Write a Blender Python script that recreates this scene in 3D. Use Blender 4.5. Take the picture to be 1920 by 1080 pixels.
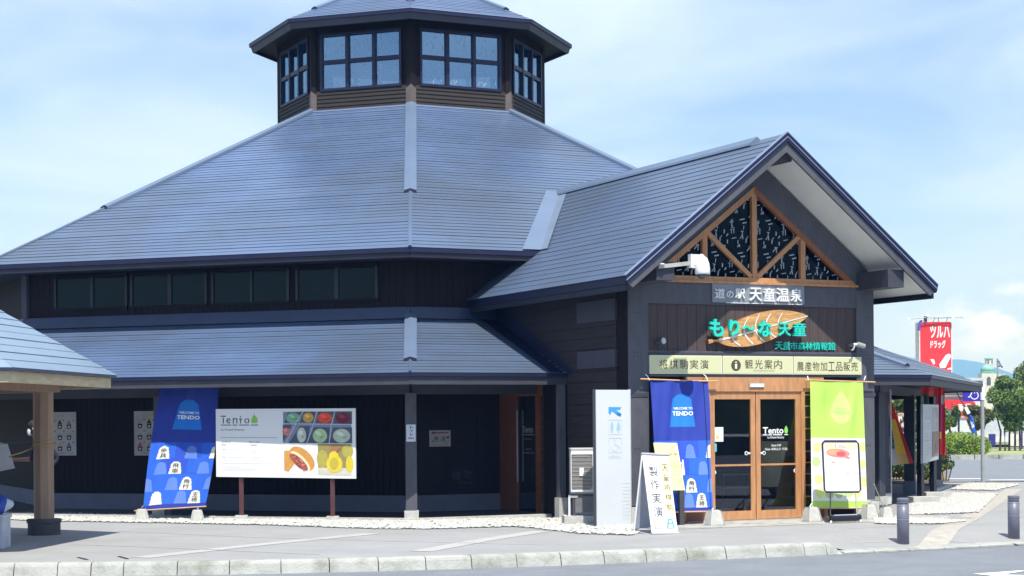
import bpy, math, random
import numpy as np
from mathutils import Vector, Matrix
random.seed(7)
RNG = np.random.default_rng(7)
S = bpy.context.scene
COL = S.collection
for o in list(bpy.data.objects):
    bpy.data.objects.remove(o)

# ------------------------------------------------------------------ camera
CAM_F, CAM_H, ROLL = 3393.9, 1.65, 0.0079          # focal length in photo pixels, eye height, slight camera roll
cam = bpy.data.cameras.new('camera')
cam.sensor_width = 36.0
cam.lens = CAM_F / 1920 * 36.0
cam.shift_y = 250.0 / 1920
cam.clip_start = 0.1
cam.clip_end = 20000
camo = bpy.data.objects.new('camera', cam)
COL.objects.link(camo)
cr, sr = math.cos(ROLL), math.sin(ROLL)
camo.matrix_world = Matrix(((cr, sr, 0, 0), (0, 0, -1, 0), (-sr, cr, 0, CAM_H), (0, 0, 0, 1)))
S.camera = camo

# ------------------------------------------------------------------ light
SUN_EL, SUN_AZ = math.radians(62), math.radians(11)   # sun stands behind the camera, a little to the right
sdir = Vector((math.sin(SUN_AZ) * math.cos(SUN_EL), -math.cos(SUN_AZ) * math.cos(SUN_EL), math.sin(SUN_EL)))
sun = bpy.data.lights.new('sun', 'SUN')
sun.energy = 4.9
sun.angle = math.radians(0.53)
sun.color = (1.0, 0.965, 0.91)
suno = bpy.data.objects.new('sun', sun)
COL.objects.link(suno)
suno.rotation_euler = sdir.to_track_quat('Z', 'Y').to_euler()
suno.location = (8, -20, 40)

W = bpy.data.worlds.new('World')
S.world = W
W.use_nodes = True
nt = W.node_tree
nt.nodes.clear()
N = nt.nodes.new
L = nt.links.new
out = N('ShaderNodeOutputWorld')
bg = N('ShaderNodeBackground')
bg.inputs['Strength'].default_value = 0.083
sky = N('ShaderNodeTexSky')
sky.sky_type = 'NISHITA'
sky.sun_disc = False
sky.sun_elevation = SUN_EL
sky.sun_rotation = math.pi - SUN_AZ
sky.altitude = 100
sky.air_density = 1.1
sky.dust_density = 0.6
sky.ozone_density = 2.0
tc = N('ShaderNodeTexCoord')
mp = N('ShaderNodeMapping')
mp.inputs['Scale'].default_value = (1.0, 1.0, 3.2)
mp.inputs['Location'].default_value = (0.35, 0.1, 0.2)
n1 = N('ShaderNodeTexNoise')
n1.inputs['Scale'].default_value = 5.0
n1.inputs['Detail'].default_value = 7
n1.inputs['Roughness'].default_value = 0.52
n1.inputs['Distortion'].default_value = 0.4
r1 = N('ShaderNodeValToRGB')
r1.color_ramp.elements[0].position = 0.34
r1.color_ramp.elements[0].color = (0, 0, 0, 1)
r1.color_ramp.elements[1].position = 0.72
r1.color_ramp.elements[1].color = (1, 1, 1, 1)
mul = N('ShaderNodeMath')
mul.operation = 'MULTIPLY_ADD'
mul.inputs[1].default_value = 0.66
mul.inputs[2].default_value = 0.22
mix = N('ShaderNodeMix')
mix.data_type = 'RGBA'
mix.inputs['B'].default_value = (7.8, 9.5, 12.6, 1)
tint = N('ShaderNodeMix')
tint.data_type = 'RGBA'
tint.blend_type = 'MULTIPLY'
tint.inputs['Factor'].default_value = 1
tint.inputs['B'].default_value = (0.94, 1.08, 1.34, 1)
L(tc.outputs['Generated'], mp.inputs['Vector'])
L(mp.outputs[0], n1.inputs['Vector'])
L(n1.outputs['Fac'], r1.inputs[0])
L(r1.outputs[0], mul.inputs[0])
# a low cloud bank to the right, above the mountains
sx = N('ShaderNodeSeparateXYZ')
L(tc.outputs['Generated'], sx.inputs[0])
def ramp(src, a, b, lo=0.0, hi=1.0):
    m_ = N('ShaderNodeMapRange')
    m_.interpolation_type = 'SMOOTHSTEP'
    m_.inputs['From Min'].default_value = a
    m_.inputs['From Max'].default_value = b
    m_.inputs['To Min'].default_value = lo
    m_.inputs['To Max'].default_value = hi
    L(src, m_.inputs['Value'])
    return m_.outputs[0]
def mult(a, b):
    m_ = N('ShaderNodeMath')
    m_.operation = 'MULTIPLY'
    L(a, m_.inputs[0]); L(b, m_.inputs[1])
    return m_.outputs[0]
n2 = N('ShaderNodeTexNoise')
n2.inputs['Scale'].default_value = 16
n2.inputs['Detail'].default_value = 9
n2.inputs['Roughness'].default_value = 0.55
mp2 = N('ShaderNodeMapping')
mp2.inputs['Scale'].default_value = (1, 1, 2.2)
mp2.inputs['Location'].default_value = (0.1, 0.0, 0.05)
L(tc.outputs['Generated'], mp2.inputs['Vector'])
L(mp2.outputs[0], n2.inputs['Vector'])
bank = mult(mult(ramp(sx.outputs['Z'], 0.025, 0.05), ramp(sx.outputs['Z'], 0.060, 0.095, 1.0, 0.0)), mult(ramp(sx.outputs['X'], 0.20, 0.27), ramp(n2.outputs['Fac'], 0.44, 0.66)))
mixb = N('ShaderNodeMix')
mixb.data_type = 'RGBA'
mixb.inputs['B'].default_value = (13.5, 14.8, 17.0, 1)
L(sky.outputs[0], tint.inputs['A'])
L(tint.outputs['Result'], mix.inputs['A'])
L(mul.outputs[0], mix.inputs['Factor'])
L(mix.outputs['Result'], mixb.inputs['A'])
L(bank, mixb.inputs['Factor'])
L(mixb.outputs['Result'], bg.inputs['Color'])
L(bg.outputs[0], out.inputs[0])

S.view_settings.view_transform = 'Standard'
S.view_settings.look = 'None'
S.view_settings.gamma = 1
S.view_settings.exposure = 0.45
S.view_settings.use_curve_mapping = False
S.render.engine = 'CYCLES'
S.cycles.max_bounces = 8
S.cycles.volume_bounces = 0

# ------------------------------------------------------------------ helpers: photo pixel -> point on a real plane
def ray(px, py):
    a, b = px - 960, py - 790
    s = -ROLL
    v = (a * s - b) / (1 + s * s)
    u = a - v * s
    return np.array([u / CAM_F, 1.0, v / CAM_F])

def ground(px, py, z=0.0):
    r = ray(px, py)
    k = (z - CAM_H) / r[2]
    return Vector((r[0] * k, k, z))

def atY(px, py, y):
    r = ray(px, py)
    return Vector((r[0] * y, y, r[2] * y + CAM_H))

PSI = -0.04964
CX, CY = -2.3146, 42.824            # centre of the eight-sided hall

class Fr:
    """A wall frame: x along the wall, y outwards, z up."""
    def __init__(s, o, ex, ey, ez=(0, 0, 1)):
        s.o, s.ex, s.ey, s.ez = Vector(o), Vector(ex), Vector(ey), Vector(ez)
    def p(s, x, y, z):
        return s.o + s.ex * x + s.ey * y + s.ez * z

def facet(k):
    a = PSI - math.radians(45 * k)
    return Fr((CX, CY, 0), (math.cos(a), -math.sin(a), 0), (-math.sin(a), -math.cos(a), 0))

def fpx(px, py, k, apo):
    fr = facet(k)
    r = Vector(ray(px, py))
    n = fr.ey
    c = Vector((CX, CY, CAM_H)) - Vector((0, 0, CAM_H))
    kk = (apo + n.x * CX + n.y * CY) / (n.x * r.x + n.y * r.y)
    P = r * kk
    return ((P.x - CX) * fr.ex.x + (P.y - CY) * fr.ex.y, P.z + CAM_H)

# ------------------------------------------------------------------ materials
MATS = {}
def mat(name, col, rough=0.6, var=0.12, scale=4.0, bump=0.0, metal=0.0, spec=0.5, stretch=(1, 1, 1), emit=0, bscale=None, trans=0.0, coat=0.0, dark=None, dthr=0.6):
    if name in MATS:
        return MATS[name]
    m = bpy.data.materials.new(name)
    m.use_nodes = True
    t = m.node_tree
    b = t.nodes['Principled BSDF']
    b.inputs['Roughness'].default_value = rough
    b.inputs['Metallic'].default_value = metal
    b.inputs['Specular IOR Level'].default_value = spec
    b.inputs['Coat Weight'].default_value = coat
    co = t.nodes.new('ShaderNodeTexCoord')
    ma = t.nodes.new('ShaderNodeMapping')
    ma.inputs['Scale'].default_value = stretch
    t.links.new(co.outputs['Object'], ma.inputs['Vector'])
    no = t.nodes.new('ShaderNodeTexNoise')
    no.inputs['Scale'].default_value = scale
    no.inputs['Detail'].default_value = 6
    no.inputs['Roughness'].default_value = 0.6
    t.links.new(ma.outputs[0], no.inputs['Vector'])
    rp = t.nodes.new('ShaderNodeValToRGB')
    lo = [max(0, c * (1 - var * 1.6)) for c in col]
    hi = [min(1, c * (1 + var * 1.6)) for c in col]
    rp.color_ramp.elements[0].position = 0.25
    rp.color_ramp.elements[1].position = 0.75
    rp.color_ramp.elements[0].color = (*lo, 1)
    rp.color_ramp.elements[1].color = (*hi, 1)
    t.links.new(no.outputs['Fac'], rp.inputs[0])
    src = rp.outputs[0]
    if dark is not None:
        n2 = t.nodes.new('ShaderNodeTexNoise')
        n2.inputs['Scale'].default_value = scale * 0.31
        n2.inputs['Detail'].default_value = 8
        n2.inputs['Roughness'].default_value = 0.7
        t.links.new(ma.outputs[0], n2.inputs['Vector'])
        r2 = t.nodes.new('ShaderNodeValToRGB')
        r2.color_ramp.elements[0].position = dthr - 0.12
        r2.color_ramp.elements[0].color = (0, 0, 0, 1)
        r2.color_ramp.elements[1].position = dthr + 0.08
        r2.color_ramp.elements[1].color = (1, 1, 1, 1)
        t.links.new(n2.outputs['Fac'], r2.inputs[0])
        mx = t.nodes.new('ShaderNodeMix')
        mx.data_type = 'RGBA'
        mx.inputs['B'].default_value = (*dark, 1)
        t.links.new(r2.outputs[0], mx.inputs['Factor'])
        t.links.new(src, mx.inputs['A'])
        src = mx.outputs['Result']
    t.links.new(src, b.inputs['Base Color'])
    if bump:
        nb = t.nodes.new('ShaderNodeTexNoise')
        nb.inputs['Scale'].default_value = bscale or scale * 6
        nb.inputs['Detail'].default_value = 5
        t.links.new(ma.outputs[0], nb.inputs['Vector'])
        bu = t.nodes.new('ShaderNodeBump')
        bu.inputs['Strength'].default_value = bump
        bu.inputs['Distance'].default_value = 0.02
        t.links.new(nb.outputs['Fac'], bu.inputs['Height'])
        t.links.new(bu.outputs[0], b.inputs['Normal'])
    if emit:
        b.inputs['Emission Color'].default_value = (*col, 1)
        b.inputs['Emission Strength'].default_value = emit
    if trans:
        tr = t.nodes.new('ShaderNodeBsdfTranslucent')
        t.links.new(src, tr.inputs['Color'])
        ms = t.nodes.new('ShaderNodeMixShader')
        ms.inputs[0].default_value = trans
        t.links.new(b.outputs[0], ms.inputs[1])
        t.links.new(tr.outputs[0], ms.inputs[2])
        t.links.new(ms.outputs[0], t.nodes['Material Output'].inputs['Surface'])
    MATS[name] = m
    return m

def glass(name, tint, refl, see, rcol=(0.9, 0.95, 1.0), rough=0.02):
    m = bpy.data.materials.new(name)
    m.use_nodes = True
    t = m.node_tree
    t.nodes.clear()
    o = t.nodes.new('ShaderNodeOutputMaterial')
    g = t.nodes.new('ShaderNodeBsdfGlossy')
    g.inputs['Roughness'].default_value = rough
    g.inputs['Color'].default_value = (*rcol, 1)
    tr = t.nodes.new('ShaderNodeBsdfTransparent')
    tr.inputs['Color'].default_value = (see, see, see * 1.03, 1)
    d = t.nodes.new('ShaderNodeBsdfDiffuse')
    d.inputs['Color'].default_value = (*tint, 1)
    a = t.nodes.new('ShaderNodeMixShader')
    a.inputs[0].default_value = 0.25
    t.links.new(tr.outputs[0], a.inputs[1])
    t.links.new(d.outputs[0], a.inputs[2])
    b = t.nodes.new('ShaderNodeMixShader')
    lw = t.nodes.new('ShaderNodeLayerWeight')
    lw.inputs['Blend'].default_value = 0.25
    ad = t.nodes.new('ShaderNodeMath')
    ad.operation = 'MULTIPLY_ADD'
    ad.inputs[1].default_value = 0.3
    ad.inputs[2].default_value = refl
    t.links.new(lw.outputs['Fresnel'], ad.inputs[0])
    t.links.new(ad.outputs[0], b.inputs[0])
    t.links.new(a.outputs[0], b.inputs[1])
    t.links.new(g.outputs[0], b.inputs[2])
    t.links.new(b.outputs[0], o.inputs[0])
    return m

ROOF = mat('slate_blue_roof_metal', (0.100, 0.153, 0.272), 0.28, 0.14, 0.45, spec=0.85, dark=(0.085, 0.115, 0.168), dthr=0.52)
ROOF_EDGE = mat('roof_metal_trim', (0.20, 0.26, 0.40), 0.35, 0.06, 1.5)
CAP = mat('hip_cap_metal', (0.125, 0.175, 0.265), 0.32, 0.05, 1.2, spec=0.6)
NAVY = mat('navy_fascia_metal', (0.007, 0.009, 0.042), 0.5, 0.2, 2)
DEEP = mat('near_black_fascia', (0.012, 0.014, 0.03), 0.5, 0.2, 2)
SHELTER_ROOF = mat('pale_blue_roof_metal', (0.20, 0.275, 0.37), 0.35, 0.06, 1.2)
DARKWOOD = mat('black_brown_stained_wood', (0.0125, 0.0085, 0.0095), 0.7, 0.35, 5, 0.3, stretch=(6, 6, 0.7), spec=0.2)
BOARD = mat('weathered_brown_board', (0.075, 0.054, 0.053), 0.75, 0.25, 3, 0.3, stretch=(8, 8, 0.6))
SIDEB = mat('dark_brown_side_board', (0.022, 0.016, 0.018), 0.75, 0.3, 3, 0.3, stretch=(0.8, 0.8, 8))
LANTB = mat('lantern_brown_board', (0.021, 0.016, 0.0145), 0.75, 0.3, 3, 0.3, stretch=(0.8, 0.8, 8))
GREY = mat('grey_stained_timber', (0.082, 0.087, 0.108), 0.65, 0.12, 3, 0.15, stretch=(3, 3, 1))
GREYD = mat('charcoal_grey_timber', (0.045, 0.048, 0.068), 0.65, 0.12, 3, 0.15)
TAUPE = mat('taupe_corner_board', (0.12, 0.098, 0.09), 0.7, 0.12, 4, 0.15)
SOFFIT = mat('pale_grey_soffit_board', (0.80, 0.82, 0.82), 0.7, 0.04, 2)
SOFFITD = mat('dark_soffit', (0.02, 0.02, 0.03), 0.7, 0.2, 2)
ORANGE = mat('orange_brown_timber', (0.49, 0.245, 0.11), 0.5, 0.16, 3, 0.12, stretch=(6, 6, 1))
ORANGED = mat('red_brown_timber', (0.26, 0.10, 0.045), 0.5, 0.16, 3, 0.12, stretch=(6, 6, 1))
CONC = mat('pale_concrete', (0.50, 0.50, 0.48), 0.85, 0.12, 6, 0.4, dark=(0.33, 0.33, 0.30), dthr=0.64)
PLINTH = mat('plinth_concrete', (0.20, 0.225, 0.31), 0.85, 0.08, 3, 0.2)
KERB = mat('kerb_concrete', (0.375, 0.385, 0.36), 0.85, 0.10, 5, 0.5, dark=(0.20, 0.21, 0.18), dthr=0.60)
PAVE = mat('light_grey_paving', (0.30, 0.305, 0.308), 0.9, 0.07, 1.1, 0.6, bscale=70, dark=(0.275, 0.277, 0.275), dthr=0.60)
PAVE2 = mat('pale_paving_strip', (0.385, 0.385, 0.37), 0.9, 0.06, 4, 0.3)
PAVER = mat('sandy_stone_paver', (0.385, 0.365, 0.325), 0.85, 0.14, 7, 0.4)
PAVER2 = mat('grey_stone_paver', (0.385, 0.38, 0.355), 0.85, 0.14, 7, 0.4)
ROAD = mat('worn_asphalt', (0.205, 0.225, 0.255), 0.9, 0.08, 2.0, 0.9, bscale=90, dark=(0.18, 0.20, 0.225), dthr=0.6)
SLAB = mat('dark_grey_walkway_slab', (0.12, 0.12, 0.14), 0.8, 0.08, 3, 0.2)  # dark blue-grey slab with slight random variation
WHITESTONE = mat('white_gravel', (0.44, 0.45, 0.425), 0.85, 0.15, 20)
GRAVELB = mat('gravel_bed_base', (0.24, 0.24, 0.225), 0.95, 0.25, 30, 0.8)
WHITEP = mat('white_road_paint', (0.78, 0.78, 0.76), 0.7, 0.08, 9)
WHITE = mat('white_plastic', (0.78, 0.80, 0.82), 0.45, 0.02, 2)
WHITEM = mat('white_sign_panel', (0.72, 0.76, 0.78), 0.45, 0.02, 2)
ALU = mat('brushed_aluminium', (0.50, 0.52, 0.55), 0.35, 0.05, 5, metal=0.6)
BLACKM = mat('black_metal', (0.012, 0.012, 0.02), 0.35, 0.1, 3)
DARKG = mat('dark_grey_metal', (0.07, 0.075, 0.09), 0.5, 0.1, 3)
BOLL = mat('grey_blue_bollard_paint', (0.145, 0.15, 0.205), 0.42, 0.05, 3)
TEAL = mat('teal_letter', (0.02, 0.62, 0.50), 0.4, 0.03, 2)
CREAM = mat('pale_lime_sign_panel', (0.60, 0.62, 0.38), 0.5, 0.02, 2)
CREAM2 = mat('cream_panel_edge', (0.74, 0.74, 0.60), 0.5, 0.02, 2)
INKB = mat('brown_sign_ink', (0.085, 0.06, 0.035), 0.6, 0.02, 2)
INK = mat('black_ink', (0.02, 0.02, 0.025), 0.6, 0.02, 2)
INKG = mat('grey_ink', (0.35, 0.37, 0.40), 0.6, 0.02, 2)
INKL = mat('pale_grey_ink', (0.55, 0.58, 0.62), 0.6, 0.02, 2)
WINK = mat('white_ink', (0.82, 0.84, 0.86), 0.5, 0.02, 2)
BLUEI = mat('sky_blue_ink', (0.06, 0.32, 0.72), 0.5, 0.02, 2)
BLUEL = mat('pale_blue_ink', (0.34, 0.52, 0.74), 0.5, 0.02, 2)
CLB = mat('royal_blue_cloth', (0.020, 0.045, 0.36), 0.75, 0.06, 3, trans=0.12)
CLB2 = mat('bright_blue_cloth', (0.022, 0.13, 0.70), 0.75, 0.06, 3, trans=0.12)
CLB3 = mat('azure_print', (0.012, 0.20, 0.74), 0.75, 0.03, 3, trans=0.12)
CLB4 = mat('periwinkle_print', (0.12, 0.24, 0.70), 0.75, 0.03, 3, trans=0.12)
CLW = mat('ivory_print', (0.72, 0.72, 0.62), 0.75, 0.03, 3)
GRL = mat('lime_cloth', (0.46, 0.72, 0.13), 0.75, 0.05, 3, trans=0.15)
GRM = mat('leaf_green_print', (0.24, 0.45, 0.08), 0.75, 0.04, 3)
GRW = mat('white_cloth_print', (0.74, 0.77, 0.78), 0.75, 0.03, 3)
GRY = mat('yellow_lime_print', (0.66, 0.76, 0.25), 0.75, 0.03, 3)
GRS = mat('grey_green_print', (0.42, 0.55, 0.24), 0.75, 0.03, 3)
PEAR = mat('pear_green', (0.22, 0.62, 0.11), 0.5, 0.03, 3)
RED = mat('red_paint', (0.72, 0.03, 0.035), 0.5, 0.04, 3)
REDC = mat('red_cloth', (0.66, 0.035, 0.03), 0.8, 0.1, 3, trans=0.1)
MAG = mat('crimson_cloth', (0.42, 0.02, 0.09), 0.8, 0.1, 3)
GREENC = mat('dark_green_cloth', (0.012, 0.075, 0.055), 0.8, 0.1, 3)
YELC = mat('yellow_cloth', (0.78, 0.50, 0.04), 0.8, 0.05, 3)
TANC = mat('tan_cloth', (0.62, 0.42, 0.17), 0.8, 0.05, 3)
GREYC = mat('warm_grey_cloth', (0.40, 0.38, 0.38), 0.8, 0.05, 3)
WOODP = mat('pale_cedar_fascia', (0.56, 0.47, 0.30), 0.7, 0.16, 3, 0.2, stretch=(1, 1, 5), dark=(0.24, 0.16, 0.10), dthr=0.72)
WOODPOST = mat('tan_wood_post', (0.36, 0.245, 0.17), 0.65, 0.12, 3, 0.2, stretch=(6, 6, 0.5))
LEAFW = mat('honey_wood', (0.56, 0.30, 0.11), 0.5, 0.3, 3.5, 0.1, stretch=(1.3, 1.3, 9))
BAMB = mat('bamboo_pole', (0.62, 0.38, 0.20), 0.5, 0.1, 6)
ROPE = mat('straw_rope', (0.50, 0.36, 0.14), 0.8, 0.1, 10)
FILM = mat('white_film_marks', (0.36, 0.42, 0.47), 0.5, 0.05, 5)
FILML = mat('pale_window_film', (0.42, 0.56, 0.74), 0.5, 0.05, 5)
GL_LANT = glass('lantern_window_glass', (0.02, 0.08, 0.2), 0.34, 0.5, (0.50, 0.76, 1.0), 0.03)
GL_GAB = glass('gable_window_glass', (0.006, 0.012, 0.022), 0.012, 0.1, (0.35, 0.5, 0.6), 0.04)
GL_UP = glass('upper_window_glass', (0.012, 0.022, 0.03), 0.02, 0.1, (0.45, 0.62, 0.60), 0.1)
GL_DOOR = glass('door_glass', (0.004, 0.004, 0.006), 0.10, 0.85, (0.62, 0.65, 0.7), 0.01)
SKIN = mat('skin', (0.42, 0.22, 0.15), 0.55, 0.05, 8)
HAIR = mat('black_hair', (0.012, 0.01, 0.012), 0.5, 0.2, 20)
CLOTHD = mat('navy_clothing', (0.012, 0.015, 0.035), 0.85, 0.2, 6)

# ------------------------------------------------------------------ mesh builder and object helpers
class MB:
    def __init__(s):
        s.v, s.f, s.m, s.mats = [], [], [], []
    def mi(s, m):
        if m not in s.mats:
            s.mats.append(m)
        return s.mats.index(m)
    def add(s, vs, fs, m):
        b = len(s.v)
        s.v += [tuple(v) for v in vs]
        s.f += [tuple(i + b for i in f) for f in fs]
        s.m += [s.mi(m)] * len(fs)
        return s
    def hexa(s, q, m):          # 8 corners: bottom ring 0-3, top ring 4-7
        return s.add(q, [(3, 2, 1, 0), (4, 5, 6, 7), (0, 1, 5, 4), (1, 2, 6, 5), (2, 3, 7, 6), (3, 0, 4, 7)], m)
    def fbox(s, fr, x0, x1, y0, y1, z0, z1, m):
        return s.hexa([fr.p(x0, y0, z0), fr.p(x1, y0, z0), fr.p(x1, y1, z0), fr.p(x0, y1, z0),
                       fr.p(x0, y0, z1), fr.p(x1, y0, z1), fr.p(x1, y1, z1), fr.p(x0, y1, z1)], m)
    def box(s, c, d, m, rz=0, rx=0, ry=0):
        R = Matrix.Rotation(rz, 3, 'Z') @ Matrix.Rotation(ry, 3, 'Y') @ Matrix.Rotation(rx, 3, 'X')
        q = []
        for z in (-1, 1):
            for x, y in ((-1, -1), (1, -1), (1, 1), (-1, 1)):
                q.append(Vector(c) + R @ Vector((x * d[0] / 2, y * d[1] / 2, z * d[2] / 2)))
        return s.hexa(q, m)
    def quad(s, a, b, c, d, m):
        return s.add([a, b, c, d], [(0, 1, 2, 3)], m)
    def prism(s, fr, poly, y0, y1, m, mside=None):   # polygon in the frame's x-z plane, given depth
        n = len(poly)
        area = sum(poly[i][0] * poly[(i + 1) % n][1] - poly[(i + 1) % n][0] * poly[i][1] for i in range(n))
        if area < 0:
            poly = poly[::-1]
        vs = [fr.p(x, y0, z) for x, z in poly] + [fr.p(x, y1, z) for x, z in poly]
        s.add(vs, [tuple(range(n))[::-1], tuple(range(n, 2 * n))], m)
        s.add(vs, [(i, (i + 1) % n, (i + 1) % n + n, i + n) for i in range(n)], mside or m)
        return s
    def flatpoly(s, fr, poly, y, m):
        return s.add([fr.p(x, y, z) for x, z in poly], [tuple(range(len(poly)))], m)
    def tube(s, pts, r, m, n=8, r2=None, caps=True):
        pts = [Vector(p) for p in pts]
        k = len(pts)
        vs = []
        for i, p in enumerate(pts):
            d = (pts[min(i + 1, k - 1)] - pts[max(i - 1, 0)]).normalized()
            a = d.cross(Vector((0, 0, 1)))
            if a.length < 1e-3:
                a = Vector((1, 0, 0))
            a.normalize()
            b = d.cross(a)
            rr = r + ((r2 if r2 is not None else r) - r) * i / max(1, k - 1)
            for j in range(n):
                t = 2 * math.pi * j / n
                vs.append(p + a * rr * math.cos(t) + b * rr * math.sin(t))
        fs = [(i * n + j, i * n + (j + 1) % n, (i + 1) * n + (j + 1) % n, (i + 1) * n + j) for i in range(k - 1) for j in range(n)]
        if caps:
            fs += [tuple(range(n)), tuple(range((k - 1) * n, k * n))]
        return s.add(vs, fs, m)
    def lathe(s, c, prof, m, n=16):      # prof: (radius, z)
        vs, fs = [], []
        for r, z in prof:
            for j in range(n):
                t = 2 * math.pi * j / n
                vs.append((c[0] + r * math.cos(t), c[1] + r * math.sin(t), c[2] + z))
        k = len(prof)
        for i in range(k - 1):
            for j in range(n):
                fs.append((i * n + j, i * n + (j + 1) % n, (i + 1) * n + (j + 1) % n, (i + 1) * n + j))
        fs += [tuple(range(n))[::-1], tuple(range((k - 1) * n, k * n))]
        return s.add(vs, fs, m)

ORG = {}
def link(o, parent, origin):
    COL.objects.link(o)
    if parent is not None:
        o.parent = parent
        o.location = (0, 0, 0)
        ORG[o] = ORG[parent]
    else:
        o.location = origin
        ORG[o] = Vector(origin)
    return o

def obj(name, mb, parent=None, label=None, cat=None, group=None, kind=None, smooth=False, origin=None):
    vs = [Vector(v) for v in mb.v]
    if parent is not None:
        og = ORG[parent]
    elif origin is not None:
        og = Vector(origin)
    elif kind == 'structure':
        og = Vector((0, 0, 0))
    else:
        xs, ys, zs = [v.x for v in vs], [v.y for v in vs], [v.z for v in vs]
        og = Vector(((min(xs) + max(xs)) / 2, (min(ys) + max(ys)) / 2, min(zs)))
    me = bpy.data.meshes.new(name)
    me.from_pydata([v - og for v in vs], [], mb.f)
    for m in mb.mats:
        me.materials.append(m)
    me.polygons.foreach_set('material_index', mb.m)
    if smooth:
        me.polygons.foreach_set('use_smooth', [True] * len(me.polygons))
    me.update()
    o = bpy.data.objects.new(name, me)
    link(o, parent, og)
    if label: o['label'] = label
    if cat: o['category'] = cat
    if group: o['group'] = group
    if kind: o['kind'] = kind
    return o

def thing(name, label, cat, loc, group=None):
    o = bpy.data.objects.new(name, None)
    o.empty_display_size = 0.2
    link(o, None, loc)
    o['label'] = label
    o['category'] = cat
    if group: o['group'] = group
    return o

def again(o, d, parent=None):      # another piece of the same kind, shifted by d, sharing mesh data
    c = o.copy()
    COL.objects.link(c)
    c.parent = o.parent if parent is None else parent
    c.location = o.location + Vector(d)
    ORG[c] = ORG[o]
    return c

def copy_tree(o, parent=None, loc=None):
    c = o.copy()
    COL.objects.link(c)
    c.parent = parent
    if loc is not None:
        c.location = loc
    for ch in [k for k in ALLCH.get(o, o.children)]:
        copy_tree(ch, c)
    return c
ALLCH = {}

# text as mesh polygons, normalised to its own box
TXT = {}
def textmesh(body, bold=0.0):
    key = (body, bold)
    if key in TXT:
        return TXT[key]
    cu = bpy.data.curves.new('t', 'FONT')
    cu.body = body
    cu.offset = bold
    cu.resolution_u = 2
    ob = bpy.data.objects.new('t', cu)
    COL.objects.link(ob)
    dg = bpy.context.evaluated_depsgraph_get()
    me = bpy.data.meshes.new_from_object(ob.evaluated_get(dg))
    vs = [(v.co.x, v.co.y) for v in me.vertices]
    fs = [tuple(p.vertices) for p in me.polygons]
    bpy.data.objects.remove(ob)
    bpy.data.curves.remove(cu)
    bpy.data.meshes.remove(me)
    xs = [v[0] for v in vs]; ys = [v[1] for v in vs]
    x0, x1, y0, y1 = min(xs), max(xs), min(ys), max(ys)
    vs = [((x - x0) / (x1 - x0), (y - y0) / max(1e-6, y1 - y0)) for x, y in vs]
    TXT[key] = (vs, fs)
    return vs, fs

def text(mb, fn, body, x0, x1, z0, z1, m, off=0.004, bold=0.0, depth=0.0, skew=0.0, side=None):
    """fn(x, off, z) -> world point. Flat print, or raised letters when depth is given."""
    vs, fs = textmesh(body, bold)
    P = [(x0 + (x1 - x0) * a + skew * b, z0 + (z1 - z0) * b) for a, b in vs]
    if depth <= 0:
        mb.add([fn(x, off, z) for x, z in P], fs, m)
    else:
        n = len(P)
        top = [fn(x, off + depth, z) for x, z in P]
        bot = [fn(x, off, z) for x, z in P]
        mb.add(top, fs, m)
        edges = {}
        for f in fs:
            for i in range(len(f)):
                a, b = f[i], f[(i + 1) % len(f)]
                edges[(a, b)] = edges.get((a, b), 0) + 1
        se = [(a, b) for (a, b) in edges if (b, a) not in edges]
        mb.add(top + bot, [(a, b, b + n, a + n) for a, b in se], side or m)
    return mb

def ell(cx, cz, rx, rz, n=20, rot=0):
    return [(cx + rx * math.cos(t) * math.cos(rot) - rz * math.sin(t) * math.sin(rot),
             cz + rx * math.cos(t) * math.sin(rot) + rz * math.sin(t) * math.cos(rot)) for t in [2 * math.pi * i / n for i in range(n)]]

def pear(cx, cz, w, h):
    P = []
    for i in range(24):
        t = 2 * math.pi * i / 24
        k = 0.5 + 0.5 * math.sin(t)
        P.append((cx + w / 2 * math.cos(t) * (1 - 0.55 * k ** 1.5), cz + h / 2 * math.sin(t)))
    return P

def rect(x0, x1, z0, z1):
    return [(x0, z0), (x1, z0), (x1, z1), (x0, z1)]

def koma(cx, cz, w, h):
    return [(cx - w / 2, cz - h / 2), (cx + w / 2, cz - h / 2), (cx + w * 0.33, cz + h * 0.34), (cx + w * 0.16, cz + h * 0.47),
            (cx, cz + h / 2), (cx - w * 0.16, cz + h * 0.47), (cx - w * 0.33, cz + h * 0.34)]

def inpoly(x, z, P):
    c = False
    j = len(P) - 1
    for i in range(len(P)):
        if (P[i][1] > z) != (P[j][1] > z) and x < (P[j][0] - P[i][0]) * (z - P[i][1]) / (P[j][1] - P[i][1]) + P[i][0]:
            c = not c
        j = i
    return c

# ================================================================== GROUND
def structure(name, mb, **k):
    return obj(name, mb, kind='structure', **k)

g = MB()
g.quad((-3700, -210, -0.35), (3900, -210, -0.35), (3900, 5600, -0.35), (-3700, 5600, -0.35), mat('dry_grass_earth', (0.16, 0.19, 0.08), 0.95, 0.2, 0.3))
structure('ground', g)

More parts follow.
